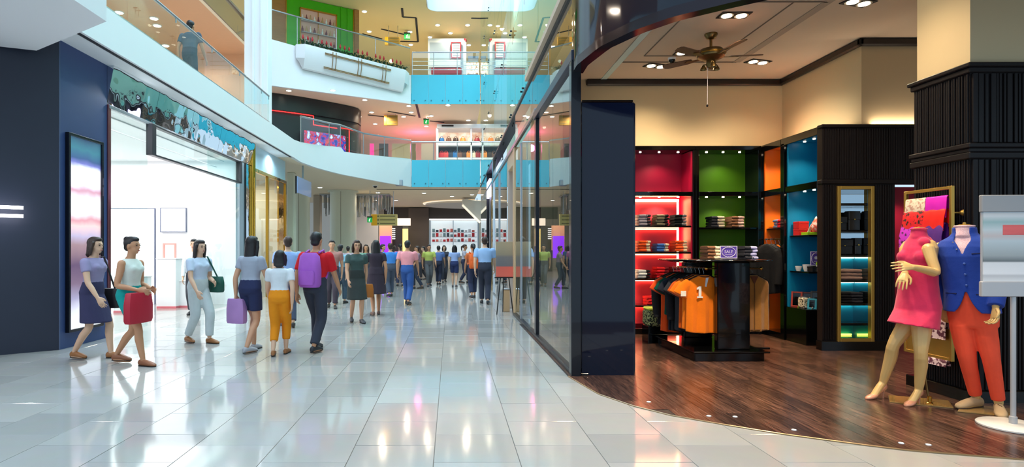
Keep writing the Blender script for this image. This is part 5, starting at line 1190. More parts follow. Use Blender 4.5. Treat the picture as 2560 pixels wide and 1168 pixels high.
g2 = struct('wall_gold_store'); obj('inner_wall', MB().bx(-8.8, -8.7, 15.4, 19.4, 0, 3.7), mat('store_cream', (222, 212, 196), .6), g2); obj('end_wall', MB().bx(-8.8, LX-.15, 19.4, 19.5, 0, 4.36), mat('store_cream', (222, 212, 196)), g2); obj('store_ceiling', MB().bx(-8.8, LX-.1, 15.4, 19.4, 3.72, 3.78), cream, g2)
obj('counter', MB().bx(-7.6, -6.6, 18.6, 19.1, 0, 2.2, .01), mat('slate_blue_unit', (116, 134, 150), .5), g2)
obj('dark_floor_unit', MB().bx(-8.6, -7.8, 18.4, 19.2, 0, 1.9, .01), mat('slate_dark_unit', (82, 100, 112), .5), g2)
# ---------------------------------------------------------------- soffit, fascia and gallery of level two (left)
FX = -5.0
so = struct('ceiling.002', MB().bx(-12, FX-.12, 6.9, 18.45, 4.36, 4.42), white)
fa = struct('trim_7')
obj('soffit_return', MB().bx(FX-.05, FX, 6.85, 18.6, 4.36, 4.93), white, fa); obj('gap', MB().bx(FX-.13, FX-.05, 6.85, 18.55, 4.40, 4.46), darkgap, fa)
obj('shadow_gap', MB().bx(FX-.10, FX-.045, 6.85, 18.4, 4.352, 4.39), darkgap, fa)
gal = struct('floor.002', MB().bx(-12, FX-.05, 1.5, 24, 4.8, 4.9), mat('gallery_floor', (196, 190, 182), .3))
rail = thing('glass_railing', 'long glass railing with steel handrail above the white fascia, over the stores', 'railing', (FX-.2, 11, 4.93))
ys = [4.2, 5.8, 7.4, 9.0, 10.6, 12.2, 13.8, 15.4, 16.0]
for a, b in zip(ys, ys[1:]): obj('glass_panel', MB().bx(FX-.03, FX-.018, a+.008, b-.008, 4.94, 5.64), clear, rail)
obj('handrail', MB().tube([(FX-.024, 4.2, 5.66), (FX-.024, 16.0, 5.66)], .026, 10), steel, rail, smooth=50)
for yy in ys[1:]: obj('rail_clamp', MB().tube([(FX-.024, yy, 5.56), (FX-.024, yy, 5.64)], .014, 8), steel, rail)
obj('ground_bottom_rail', MB().bx(FX-.05, FX, 4.2, 16.0, 4.93, 4.95), steel, rail)
ow = mat('orange_soffit', (228, 180, 144), .7, var=.03)
struct('ceiling.003', MB().bx(-12.5, -6.8, 4, 20.2, 8.2, 8.3), ow); struct('wall_gallery_end', MB().bx(-12, -6.75, 20.1, 20.2, 4.9, 8.2), ow)
struct('wall_gallery', MB().bx(-12.6, -12.5, 4, 20, 4.9, 8.2), mat('gallery_wall', (214, 186, 150), .6, var=.08, scale=.8))
gsh = struct('window_6')
for i, yy in enumerate((10.5, 12.5, 14.5, 16.5, 18.5)):
    obj('store_window', MB().bx(-10.55, -10.5, yy+.06, yy+1.94, 4.95, 7.4), [mat('window_glow_a', (214, 200, 178), .3, emit=.25), mat('window_glow_b', (150, 160, 166), .2), mat('window_glow_c', (214, 150, 130), .3, emit=.2)][i % 3], gsh)
    obj('window_frame', MB().bx(-10.56, -10.48, yy-.04, yy+.06, 4.9, 7.6), dark, gsh)
obj('header', MB().bx(-10.6, -10.5, 10.4, 20, 7.4, 8.2), beige, gsh)
l3 = struct('trim_8')
obj('edge_band', MB().bx(-6.85, -6.8, 4, 20.2, 8.2, 9.06), glass('grey_balcony_glass', (.78, .80, .82), 1.5), l3); obj('edge_cap', MB().bx(-6.9, -6.78, 4, 20.2, 9.06, 9.12), steel, l3); obj('upper_soffit', MB().bx(-12, -6.2, 4, 20.4, 12.1, 12.3), white, l3)
obj('slab_edge', MB().bx(-6.9, -6.78, 4, 20.2, 8.14, 8.24), ow, l3)
struct('wall_pilaster', MB().bx(-5.92, -5.24, 16.6, 17.0, 4.93, 12.5, .02).bx(-5.70, -5.62, 16.56, 16.6, 4.93, 12.5, .01).bx(-5.45, -5.38, 16.56, 16.6, 4.93, 12.5, .01), white)

NTH = 'first second third fourth fifth sixth seventh eighth ninth tenth eleventh twelfth thirteenth fourteenth fifteenth sixteenth seventeenth eighteenth nineteenth twentieth'.split()+['twenty-'+x for x in 'first second third fourth fifth'.split()]
def nth(i): return NTH[i]
# ================================================================ BACK OF THE ATRIUM
BY = 27.0
def ribbon(pts, th=.12):
    # pts: (x, y, z0, z1)
    R = []
    P = [Vector((p[0], p[1], 0)) for p in pts]
    for i, p in enumerate(pts):
        t = (P[min(i+1, len(P)-1)]-P[max(i-1, 0)]).normalized(); n = V(-t.y, t.x, 0)*th; a, b = P[i], P[i]+n
        R.append([V(a.x, a.y, p[2]), V(b.x, b.y, p[2]), V(b.x, b.y, p[3]), V(a.x, a.y, p[3])])
    return MB().loft(R)
L2 = [(-5.0, 18.5, 4.36, 4.93), (-5.02, 19.4, 4.36, 5.02), (-4.85, 20.6, 4.36, 5.16), (-4.55, 21.7, 4.36, 5.30), (-4.28, 22.5, 4.36, 5.40), (-4.26, 22.55, 4.36, 5.40), (-4.18, 22.75, 4.36, 5.27), (-3.6, 23.9, 4.36, 5.36), (-2.9, 25.3, 4.36, 5.50), (-2.2, 26.5, 4.36, 5.62), (-1.85, 27.0, 4.36, 5.66)]
bk = struct('wall_bridge', ribbon(L2), white, smooth=30)
struct('ceiling.004', MB().extr([(x-.05, y+.04, 4.365) for x, y, a, b in L2]+[(1.4, 27.04, 4.365), (1.4, 44, 4.365), (-14, 44, 4.365), (-14, 18.46, 4.365)], (0, 0, .12)), beige)
tl = struct('window_7')
def teal_row(z0, z1, x0, x1, n, wn, capz):
    for i in range(n):
        a, b = x0+(x1-x0)*i/n, x0+(x1-x0)*(i+1)/n
        p = obj('teal_panel', MB().bx(a+.006, b-.006, BY-.02, BY+.01, z0, z1), teal, wn)
        mb = MB()
        for x in (a+.14, b-.14): mb.tube([(x, BY-.05, z0+.16), (x, BY-.02, z0+.16)], .03, 10)
        obj('fixing', mb, mat('teal_fixing', (40, 120, 140), .4), p)
teal_row(4.35, 5.60, -1.83, 1.36, 4, tl, 0); teal_row(8.21, 9.56, -1.85, 1.36, 4, tl, 0)
obj('floor_edge', MB().bx(-1.84, 1.36, BY+.02, BY+.2, 4.40, 5.55), white, tl); obj('floor_edge', MB().bx(-1.84, 1.36, BY+.02, BY+.2, 8.26, 9.5), white, tl)
def railing(lab, pts, hgt, posts, loc):
    r = thing('glass_railing', lab, 'railing', loc); P = [Vector(p) for p in pts]
    for a, b in zip(P, P[1:]):
        d = (b-a); d.z = 0; n = V(-d.y, d.x, 0).normalized()*.006
        obj('glass_panel', MB().loft([[a-n, a+n, a+n+UPV*hgt, a-n+UPV*hgt], [b-n, b+n, b+n+UPV*hgt, b-n+UPV*hgt]]), clear, r)
        obj('baluster', MB().tube([a, a+UPV*hgt], .018, 8), steel, r, smooth=50)
    obj('handrail', MB().tube([p+UPV*(hgt+.02) for p in P], .035, 10), steel, r, smooth=50); return r
railing('steel and glass railing along the curved white bridge on level two', [(x, y, b) for x, y, a, b in (L2[1], L2[3], L2[4], L2[7], L2[8], L2[10])], .84, 0, (-4, 22.5, 5.3))
railing('glass railing over the lower teal glass panels', [(-1.83, BY+.05, 5.6), (-.8, BY+.05, 5.6), (.3, BY+.05, 5.6), (1.34, BY+.05, 5.6)], .84, 0, (-.2, BY, 5.6))
r3 = railing('glass railing with mid bars over the upper teal glass panels', [(-1.80, BY+.05, 9.56), (-.8, BY+.05, 9.56), (.3, BY+.05, 9.56), (1.34, BY+.05, 9.56)], 1.06, 0, (-.2, BY, 9.56))
for z in (9.9, 10.1, 10.3): obj('mid_bar', MB().tube([(-1.8, BY+.3, z), (1.3, BY+.3, z)], .014, 6), steel, r3)
# level three white band with planter trough
L3 = [(-7.6, 23.9, 8.22, 10.16), (-6.5, 24.5, 8.22, 10.02), (-5.0, 25.3, 8.22, 9.86), (-3.4, 26.15, 8.22, 9.70), (-2.2, 26.8, 8.22, 9.58), (-1.86, 27.0, 8.22, 9.55)]
struct('wall_bridge_upper', ribbon(L3), white, smooth=30)
struct('ceiling.005', MB().extr([(x-.04, y+.05, 8.225) for x, y, a, b in L3]+[(1.4, 27.05, 8.225), (1.4, 40, 8.225), (-12, 40, 8.225), (-12, 23.9, 8.225)], (0, 0, .12)), mat('peach_ceiling', (240, 214, 188), .75))
struct('floor.003', MB().extr([(x-.06, y+.05, 4.82) for x, y, a, b in L2]+[(1.4, 27, 4.82), (1.4, 40, 4.82), (-12, 40, 4.82), (-12, 18.6, 4.82)], (0, 0, .06)), mat('gallery_floor', (196, 190, 182)))
struct('floor.004', MB().extr([(x-.05, y+.06, 8.7) for x, y, a, b in L3]+[(1.4, 27, 8.7), (1.4, 40, 8.7), (-12, 40, 8.7), (-12, 23.9, 8.7)], (0, 0, .06)), mat('gallery_floor', (196, 190, 182)))
rc = [(-.95-.35*math.sin(PI/2*i/8), 25.1+.35-.35*math.cos(PI/2*i/8)+.55) for i in range(9)]
struct('ceiling.006', MB().extr([(a, b, 12.5) for a, b in [(2.6, 26.9), (-.6, 26.9)]+[(-.6-.5*math.sin(PI/2*i/8), 26.4+.5*math.cos(PI/2*i/8)) for i in range(9)]+[(-1.1, 23.0), (-12, 23.0), (-12, 40), (2.6, 40)]], (0, 0, .15)), mat('ochre_ceiling', (236, 208, 150), .75))
struct('wall_fascia_top', MB().loft([[V(x, y, 12.49), V(x+.03, y+.06, 12.49), V(x+.03, y+.06, 15), V(x, y, 15)] for x, y in [(2.6, 26.88), (-.6, 26.88)]+[(-.6-.48*math.sin(PI/2*i/8), 26.4+.48*math.cos(PI/2*i/8)) for i in range(9)]+[(-1.08, 23.0)]]), white, smooth=30)
railing('glass railing above the white planter trough on level three', [(-7.5, 24.0, 10.12), (-6.5, 24.55, 10.02), (-5.0, 25.35, 9.86), (-3.4, 26.2, 9.70), (-1.9, 27.05, 9.56)], 1.25, 0, (-4.5, 25.5, 9.9))
# trough
D3 = (Vector((-1.95, 26.90, 0))-Vector((-7.0, 24.15, 0))).normalized(); N3 = V(D3.y, -D3.x, 0)
tg = thing('planter_trough', 'long white curved planter trough with bronze bars on the upper bridge', 'planter', (-4.3, 25.5, 9.0))
T0, T1 = Vector((-6.55, 24.40, 0)), Vector((-2.0, 26.85, 0)); R = []
for q, e in ((0, .35), (.06, 1), (.5, 1), (.94, 1), (1, .35)):
    c = T0.lerp(T1, q); zt = 10.02+(9.55-10.02)*q; prof = [(.0, zt-.92*e), (.14*e, zt-.90*e), (.36*e, zt-.55), (.48*e, zt-.12), (.48*e, zt), (0, zt)]
    R.append([c+N3*a+UPV*z for a, z in prof])
obj('trough_body', MB().loft(R), white, tg, smooth=35)
bz = mat('bronze_bar', (150, 118, 76), .3, .8)
def tp(q, a, dz): c = T0.lerp(T1, q); return c+N3*a+UPV*(10.02-.47*q+dz)
for dz, a in ((-.17, .50), (-.70, .30)):
    for e in (0, .05): obj('bronze_bar', MB().tube([tp(.22, a, dz-e), tp(.80, a, dz-e)], .018, 6), bz, tg)
for q in (.30, .52, .74):
    for e in (-.014, .014): obj('bronze_strap', MB().tube([tp(q+e, .50, -.05), tp(q+e, .50, -.2), tp(q+e, .47, -.45), tp(q+e, .36, -.72), tp(q+e, .33, -.78)], .016, 6), bz, tg)
leafm = mat('bromeliad_leaf', (22, 66, 30), .45, var=.3, scale=8); flm = mat('red_bract', (190, 24, 40), .5)
def plant(p, i, lab):
    t = thing('bromeliad', lab, 'plant', p, random.uniform(0, 6), 'red bromeliads in the white trough')
    lm = MB(); q = random.Random(i)
    for k in range(11):
        a = 2*PI*k/11+q.uniform(-.2, .2); L = q.uniform(.13, .20); up = q.uniform(1.1, 2.0); d = V(math.cos(a), math.sin(a), 0); s = V(-d.y, d.x, 0)
        c = [V(0, 0, 0), d*(L*.4)+UPV*(L*.5*up), d*(L*.8)+UPV*(L*.62*up), d*(L*1.1)+UPV*(L*.45*up)]; w_ = [.018, .03, .022, .003]
        lm.grid([[c[j]-s*w_[j], c[j]+UPV*-.008, c[j]+s*w_[j]] for j in range(4)])
    obj('leaves', lm, leafm, t, world=False)
    if i % 4 != 3:
        st_ = obj('flower_stem', MB().tube([(0, 0, 0), (.01, 0, .28)], .012, 6), leafm, t, world=False); obj('bract', MB().lathe([(0, .24), (.035, .28), (.045, .33), (.02, .42), (0, .45)], (.01, 0, 0), 8), flm, st_, world=False, smooth=60)
for i in range(24):
    q = .05+.90*i/23; p = tp(q, .26, .012); plant(p, i, f'{nth(i)} bromeliad from the green shop end of the trough, {"with a red flower" if i % 4 != 3 else "without a flower"}')

# ---------------------------------------------------------------- level three rooms
gr = thing('green_shop', 'bright green shop front with a gold framed display window on level three', 'shop front', (-5.9, 25.9, 8.76)); GA, GB = Vector((-7.4, 25.0, 0)), Vector((-4.42, 26.75, 0)); gd = (GB-GA).normalized(); gn_ = V(gd.y, -gd.x, 0)
def wq(nm, q0, q1, z0, z1, m, out=0.0, th=.1, par=gr):
    a, b = GA.lerp(GB, q0)+gn_*out, GA.lerp(GB, q1)+gn_*out
    return obj(nm, MB().loft([[a, a-gn_*th, a-gn_*th+UPV*(z1-z0), a+UPV*(z1-z0)], [b, b-gn_*th, b-gn_*th+UPV*(z1-z0), b+UPV*(z1-z0)]]).xf(Matrix.Translation((0, 0, z0))), m, par)
grn = mat('bright_green_gloss', (70, 172, 14), .25, var=.08, scale=1.2); wood = mat('warm_wood', (168, 112, 52), .4, var=.2, scale=3, stretch=(1, 1, 6))
wq('green_wall', .085, .97, 8.77, 12.48, grn); wq('wood_panel', -.3, .08, 8.77, 12.48, wood); wq('wood_column', .985, 1.05, 8.77, 12.48, wood, .08)
for q in (.08, .972): wq('gold_edge', q, q+.012, 8.77, 12.48, gold, .03)
wq('green_rib', .80, .815, 8.77, 12.48, grn, .05); wq('green_rib', .89, .905, 8.77, 12.48, grn, .05)
wq('display_back', .265, .73, 9.4, 12.0, mat('shelf_backlight', (160, 128, 110), .4, emit=.35), .01)
for q in (.255, .73): wq('window_frame', q, q+.012, 9.4, 12.05, gold, .10)
wq('window_frame', .255, .742, 12.0, 12.05, gold, .10); wq('window_frame', .49, .497, 9.4, 12.0, gold, .08)
bot = [mat('bottle_a', (230, 226, 216), .3), mat('bottle_b', (120, 60, 70), .3), mat('bottle_c', (196, 160, 110), .3)]
for k, z in enumerate((11.5, 11.0, 10.5)):
    s_ = wq('shelf', .27, .725, z-.03, z, steel, .16, .14)
    for j in range(9):
        c = GA.lerp(GB, .285+.052*j)+gn_*.10
        bt = thing('bottle', f'{nth(j)} small bottle from the wood panel on the {["top","middle","bottom"][k]} green shop shelf', 'bottle', (c.x, c.y, z), 0, f'bottles on the {["top","middle","bottom"][k]} shelf of the green shop')
        obj('bottle_body', MB().lathe([(0, 0), (.045, 0), (.05, .12), (.02, .18), (.02, .24+.02*(j % 3)), (0, .24+.02*(j % 3))], n=8), bot[(j+k) % 3], bt, world=False, smooth=50)
kw = mat('kiosk_white', (222, 228, 236), .4); kg = mat('kiosk_grey', (150, 166, 184), .4); kr = mat('kiosk_red', (150, 16, 40), .4)
def pbox(nm, x0, x1, y0, y1, Y, dp, m, par): a, b = at(x0, y0, Y), at(x1, y1, Y); return obj(nm, MB().bx(a.x, b.x, Y, Y+dp, b.z, a.z, .01), m, par)
k3 = thing('kiosk', 'white and blue grey kiosk with a red framed menu on level three', 'kiosk', (xx(1118, 29.5), 29.5, 8.76)); obj('base', MB().bx(xx(1074, 29.5), xx(1154, 29.5), 29.5, 30.8, 8.76, zz(185, 29.5), .01), kw, k3)
pbox('body', 1070, 1166, 96, 186, 29.5, 1.4, kw, k3); pbox('grey_panel', 1074, 1124, 106, 150, 29.42, .08, kg, k3); pbox('counter', 1072, 1152, 150, 168, 29.30, .2, kw, k3); pbox('red_base', 1078, 1154, 170, 184, 29.25, .2, kr, k3)
mn = pbox('menu_board', 1129, 1151, 107, 143, 29.40, .06, paper, k3)
for a in ((1127, 1130, 104, 145), (1150, 1153, 104, 145), (1130, 1150, 104, 107), (1130, 1150, 142, 145)): pbox('menu_frame', *a, 29.36, .08, kr, mn)
for y in (113, 119, 125, 131, 137): pbox('menu_line', 1132, 1149, y, y+1, 29.38, .02, kg, mn)
obj('corner_accent', MB().tube([at(1160, 98, 29.45), at(1164, 99, 29.45), at(1165, 104, 29.45)], .05, 8), kr, k3)
br = thing('bright_stand', 'brightly lit glittering display stand beside the kiosk on level three', 'stand', (xx(1182, 30.5), 30.5, 8.76)); obj('base', MB().bx(xx(1168, 30.5), xx(1196, 30.5), 30.55, 31.0, 8.76, zz(184, 30.5), .01), kg, br)
pbox('lit_case', 1166, 1198, 156, 184, 30.5, .5, two_tone('glitter_case', (150, 90, 50), (255, 244, 220), 9, .45, .3, emit=1.0, soft=.1), br); pbox('case_top', 1170, 1196, 140, 146, 30.4, .6, kg, br)
struct('wall_level_three', MB().bx(-12, 2.6, 34.9, 35, 8.7, 12.55), mat('ochre_wall', (206, 186, 140), .7, var=.06, scale=.6))
# ---------------------------------------------------------------- level two rooms
bd = thing('cinema_front', 'curved black shop front with red neon lines on level two', 'shop front', (-6, 27, 4.9))
cur = [(-9.2, 24.8), (-7.9, 25.1), (-6.6, 25.9), (-5.4, 26.9), (-4.75, 27.5), (-4.48, 27.9), (-4.42, 28.5), (-4.6, 29.4)]
blk = mat('matt_black_front', (30, 28, 34), .35, var=.1); neon = mat('red_neon', (255, 40, 40), .4, emit=2.0)
obj('black_wall', ribbon([(x, y, 4.9, 7.55) for x, y in cur], .1), blk, bd, smooth=40); obj('black_header', ribbon([(x, y, 7.5, 8.2) for x, y in [(a+.03, b-.12) for a, b in cur]], .2), blk, bd, smooth=40)
cp = lambda q: (lambda i, f: Vector((cur[i][0]+(cur[i+1][0]-cur[i][0])*f, cur[i][1]+(cur[i+1][1]-cur[i][1])*f-.16, 0)))(min(int(q), len(cur)-2), q-min(int(q), len(cur)-2))
def nline(a, b, z): obj('neon_line', MB().tube([cp(a+(b-a)*i/6)+UPV*z for i in range(7)], .022, 6), neon, bd)
nline(.8, 2.35, 7.45); nline(3.4, 5.2, 7.1); nline(2.35, 3.2, 7.05)
for q, z0, z1 in ((2.35, 7.05, 7.45), (3.95, 5.1, 7.05)): obj('neon_line', MB().tube([cp(q)+UPV*z0, cp(q)+UPV*z1], .022, 6), neon, bd)
scr = bpy.data.materials.new('video_screen'); scr.use_nodes = True; nt = scr.node_tree; p = nt.nodes['Principled BSDF']; p.inputs['Roughness'].default_value = .2
tc = nt.nodes.new('ShaderNodeTexCoord'); n1 = nt.nodes.new('ShaderNodeTexNoise'); n1.inputs['Scale'].default_value = 3.2; n1.inputs['Detail'].default_value = 6; r1 = nt.nodes.new('ShaderNodeValToRGB')
e = r1.color_ramp.elements
for _ in range(4): e.new(.5)
for k_, (q, c) in zip(e, [(.30, (14, 22, 70)), (.42, (30, 52, 150)), (.50, (190, 20, 50)), (.56, (120, 20, 60)), (.62, (150, 170, 240)), (.70, (240, 244, 255))]): k_.position = q; k_.color = (*lin(c), 1)
nt.links.new(tc.outputs['Object'], n1.inputs[0]); nt.links.new(n1.outputs['Fac'], r1.inputs[0]); nt.links.new(r1.outputs[0], p.inputs['Emission Color']); p.inputs['Emission Strength'].default_value = .9; nt.links.new(r1.outputs[0], p.inputs['Base Color'])
vs_ = thing('video_wall', 'big colourful video screen on the black curved front', 'screen', cp(2.9)+UPV*5.0)
s0, s1 = cp(2.02)+V(.1, -.2, 0), cp(3.62)+V(.1, -.2, 0); sn = V((s1-s0).y, -(s1-s0).x, 0).normalized()
for i in range(2):
    for j in range(3):
        a, b = s0.lerp(s1, j/3+.003), s0.lerp(s1, (j+1)/3-.003); z0, z1 = 5.0+.85*i, 5.0+.85*(i+1)-.008
        obj('screen_panel', MB().loft([[a+UPV*z0, a+sn*.06+UPV*z0, a+sn*.06+UPV*z1, a+UPV*z1], [b+UPV*z0, b+sn*.06+UPV*z0, b+sn*.06+UPV*z1, b+UPV*z1]]), scr, vs_)
obj('screen_back', MB().loft([[s0+UPV*4.98-sn*.06, s0+UPV*4.98, s0+UPV*6.72, s0+UPV*6.72-sn*.06], [s1+UPV*4.98-sn*.06, s1+UPV*4.98, s1+UPV*6.72, s1+UPV*6.72-sn*.06]]), blk, vs_)
struct('wall_level_two', MB().bx(-12, 2.6, 36, 36.1, 4.9, 8.25), mat('level_two_wall', (206, 190, 168), .7, var=.08, scale=.5))
obk = struct('wall_level_two_shops')
for x0, x1, c in ((-4.4, -4.2, (250, 40, 120)), (-3.9, -3.4, (60, 56, 54)), (-3.2, -2.2, (190, 178, 140)), (-2.1, -1.9, (120, 112, 70)), (-1.6, -.9, (196, 186, 170))):
    obj('shop_panel', MB().bx(x0, x1, 31.5, 31.7, 4.9, 7.2), mat('panel_%d_%d_%d' % c, c, .4, emit=1.2 if c[0] == 250 else 0), obk)
k2 = thing('handbag_kiosk', 'white handbag kiosk with lit shelves behind the lower teal railing', 'kiosk', (xx(1178, 30.5), 30.5, 4.88)); obj('base', MB().bx(xx(1096, 30.6), xx(1256, 30.6), 30.7, 31.9, 4.88, zz(399, 30.6), .01), kw, k2)
pbox('header', 1092, 1262, 310, 320, 30.4, 1.6, kw, k2); pbox('back_wall', 1096, 1258, 320, 400, 31.6, .1, two_tone('lit_back', (190, 120, 80), (255, 240, 214), 3, .5, .5, emit=.6, soft=.2), k2)
pbox('vent', 1104, 1134, 312, 316, 30.36, .05, blk, k2); pbox('upper_counter', 1094, 1226, 356, 364, 30.5, .6, kw, k2); pbox('lower_cabinet', 1096, 1258, 366, 400, 31.0, .1, blk, k2); pbox('shelf_board', 1096, 1256, 394, 399, 30.6, .4, kw, k2); pbox('side_post', 1090, 1096, 320, 400, 30.5, .3, kw, k2); pbox('side_post', 1176, 1180, 320, 400, 30.5, .3, kw, k2)
bags = [(196, 40, 54), (210, 70, 70), (40, 56, 80), (30, 110, 180), (110, 74, 60), (60, 44, 44), (226, 140, 60), (230, 210, 180), (150, 30, 40), (40, 90, 120)]
bagn = 'crimson,coral,navy,blue,brown,dark brown,orange,cream,dark red,teal'.split(',')
for row, (pys, n, s, Yb, nm) in enumerate(((394, 9, .34, 30.75, 'lower shelf'), (356, 8, .30, 30.75, 'upper counter'))):
    for i in range(n):
        px = 1104+(1250-1104)*i/(n-1)*(.62 if row == 0 else .85); p = at(px, pys, Yb); m = mat('bag_%d' % ((i+3*row) % 10), bags[(i+3*row) % 10], .4)
        t = thing('handbag', f'{nth(i)} handbag from the left on the {nm} of the white kiosk, {bagn[(i+3*row) % 10]}', 'handbag', p, 0, f'handbags on the {nm} of the kiosk'); 
        obj('bag_body', MB().loft([ering(V(0, 0, z), V(1, 0, 0), V(0, 1, 0), s*.5*a, .09*a, 10, .7) for z, a in ((0, .95), (s*.4, 1), (s*.75, .8))]), m, t, world=False, smooth=50); obj('handle', MB().tube([(-s*.25*math.cos(PI*k/8), 0, s*.72+s*.3*math.sin(PI*k/8)) for k in range(9)], .014, 6), m, t, world=False)
# hanging signs and exit signs
yel = mat('cream_sign', (206, 190, 118), .4, emit=.08); amber = mat('amber_sign', (224, 164, 20), .4, emit=.15); exg = mat('exit_green', (16, 150, 70), .4, emit=.6); whl = mat('white_pictogram', (240, 250, 240), .4, emit=.8)
def hang_sign(lab, px0, px1, py0, py1, Y, ceil, m, bands=3):
    a, b = at(px0, py0, Y), at(px1, py1, Y); t = thing('direction_sign', lab, 'sign', ((a.x+b.x)/2, Y, b.z))
    wd = b.x-a.x; cut = a.x+wd*.22
    obj('panel', MB().bx(cut, b.x, Y, Y+.12, b.z, a.z, .008), m, t); obj('amber_end', MB().bx(a.x, cut, Y-.01, Y+.13, b.z, a.z, .008), amber, t)
    for i in range(bands): z = b.z+(a.z-b.z)*(i+.5)/bands; pl = obj('text_strip', MB().bx(cut+wd*.12, b.x-wd*.08, Y-.006, Y, z-.02, z+.02), mat('sign_ink', (120, 110, 70), .5), t); obj('symbol', MB().bx(cut+.02, cut+wd*.08, Y-.006, Y, z-.03, z+.03), mat('sign_ink', (120, 110, 70)), pl)
    for q in (.25, .85): obj('rod', MB().tube([(a.x+wd*q, Y+.06, a.z), (a.x+wd*q, Y+.06, ceil)], .016, 6), steel, t)
    return t
hang_sign('cream and amber direction sign hanging below the bridge', 928, 993, 536, 564, 29.0, 4.36, yel)
hang_sign('gold framed direction sign hanging in front of the pink glow on level two', 960, 994, 288, 313, 29.0, 8.2, mat('gold_sign', (170, 136, 62), .4, .4))
hang_sign('amber direction sign hanging above the planter on level three', 962, 1000, 92, 112, 28.6, 12.5, mat('gold_sign', (170, 136, 62)))
def exit_sign(lab, px0, px1, py0, py1, Y, ceil):
    a, b = at(px0, py0, Y), at(px1, py1, Y); t = thing('exit_sign', lab, 'exit sign', ((a.x+b.x)/2, Y, b.z)); W_, Hh = b.x-a.x, a.z-b.z; cx, cz = (a.x+b.x)/2, (a.z+b.z)/2
    obj('box', MB().bx(a.x, b.x, Y, Y+.14, b.z, a.z, .008), exg, t); obj('top_housing', MB().bx(a.x-.01, b.x+.01, Y-.01, Y+.15, a.z, a.z+Hh*.25, .005), blk, t)
    mb = MB().ell((cx+.02, Y-.004, cz+Hh*.25), (Hh*.09, .006, Hh*.09)); mb.tube([(cx+.01, Y-.004, cz+Hh*.14), (cx-.02, Y-.004, cz-Hh*.08), (cx+.06*W_, Y-.004, cz-Hh*.2), (cx, Y-.004, cz-Hh*.36)], Hh*.05, 6); mb.tube([(cx-.02, Y-.004, cz-Hh*.08), (cx-W_*.16, Y-.004, cz-Hh*.3)], Hh*.05, 6); mb.tube([(cx-W_*.14, Y-.004, cz+Hh*.08), (cx+.01, Y-.004, cz+Hh*.12), (cx+W_*.14, Y-.004, cz-.0)], Hh*.04, 6)
    obj('running_figure', mb, whl, t); obj('rod', MB().tube([(cx, Y+.07, a.z), (cx, Y+.07, ceil)], .014, 6), steel, t)
exit_sign('green exit sign at the left end of the cream direction sign', 918, 930, 544, 556, 28.6, 4.36); exit_sign('green exit sign hanging on level two near the pink glow', 1059, 1072, 299, 310, 29.5, 8.2); exit_sign('green exit sign hanging on level three above the railing', 1010, 1025, 84, 97, 29.2, 12.5)
# downlights (ceiling lamps) on the galleries
def downlights(pts, z, lab, group):
    for i, (x, y) in enumerate(sorted(pts, key=lambda a: a[0]/a[1])):
        t = thing('downlight', f'{nth(i)} {lab}, counted from the left', 'downlight', (x, y, z), 0, group); obj('trim_ring', MB().lathe([(.10, 0), (.13, 0), (.13, -.02), (.10, -.025)], n=14), white, t, world=False); obj('lamp_face', MB().lathe([(0, -.02), (.105, -.02), (.10, -.032), (0, -.034)], n=12), lampb, t, world=False)
def on_ceiling(pxs, z): return [((px-CX)/F*Y, Y) for px, py in pxs for Y in [F*(z-H)/(CY-py)]]
downlights(on_ceiling([(911, 28), (923, 78), (1025, 79), (1027, 111), (1094, 62), (1169, 62), (1126, 82), (1075, 92), (1245, 64), (1172, 112)], 12.5), 12.5, 'downlight in the ochre ceiling of level three', 'level three downlights')
downlights(on_ceiling([(832, 225), (912, 249), (929, 280), (1028, 280), (898, 291), (1009, 291), (1078, 289), (938, 309), (1022, 264), (1120, 262), (1066, 315), (1171, 300)], 8.22)+[(-6.9, 24.7)], 8.22, 'downlight in the peach ceiling of level two', 'level two downlights')
downlights(on_ceiling([(298, 30), (393, 63), (414, 113), (385, 45)], 8.2), 8.2, 'downlight in the gallery ceiling behind the glass railing', 'gallery downlights')
downlights(on_ceiling([(800, 468), (945, 481), (990, 500), (1060, 482), (1130, 490), (1180, 486), (935, 489)], 4.36)+[(-4.4, 34), (.5, 36)], 4.36, 'downlight in the ground level ceiling under the bridge', 'ground level downlights')
# thin ceiling slots
def slot(pts, z, nm):
    P = on_ceiling(pts, z); mb = MB()
    for a, b in zip(P, P[1:]):
        d = V(b[0]-a[0], b[1]-a[1], 0).normalized(); n = V(-d.y, d.x, 0)*.05; A_, B_ = V(*a, z-.001), V(*b, z-.001); mb.extr([A_+n, B_+n, B_-n, A_-n], (0, 0, -.02))
    s_ = struct(nm); obj('ceiling_slot', mb, darkgap, s_)
slot([(1005, 20), (1007, 42), (1040, 44), (1045, 104), (1000, 103)], 12.5, 'trim_9'); slot([(953, 72), (1020, 88)], 12.5, 'trim_10'); slot([(1206, 90), (1245, 108)], 12.5, 'trim_11'); slot([(1178, 45), (1212, 46), (1208, 66)], 12.5, 'trim_12'); slot([(906, 84), (955, 97)], 12.5, 'trim_13')
slot([(1041, 261), (1049, 294)], 8.22, 'trim_14'); slot([(970, 278), (1038, 290)], 8.22, 'trim_15'); slot([(920, 287), (962, 292)], 8.22, 'trim_16'); slot([(1075, 302), (1110, 306)], 8.22, 'trim_17')
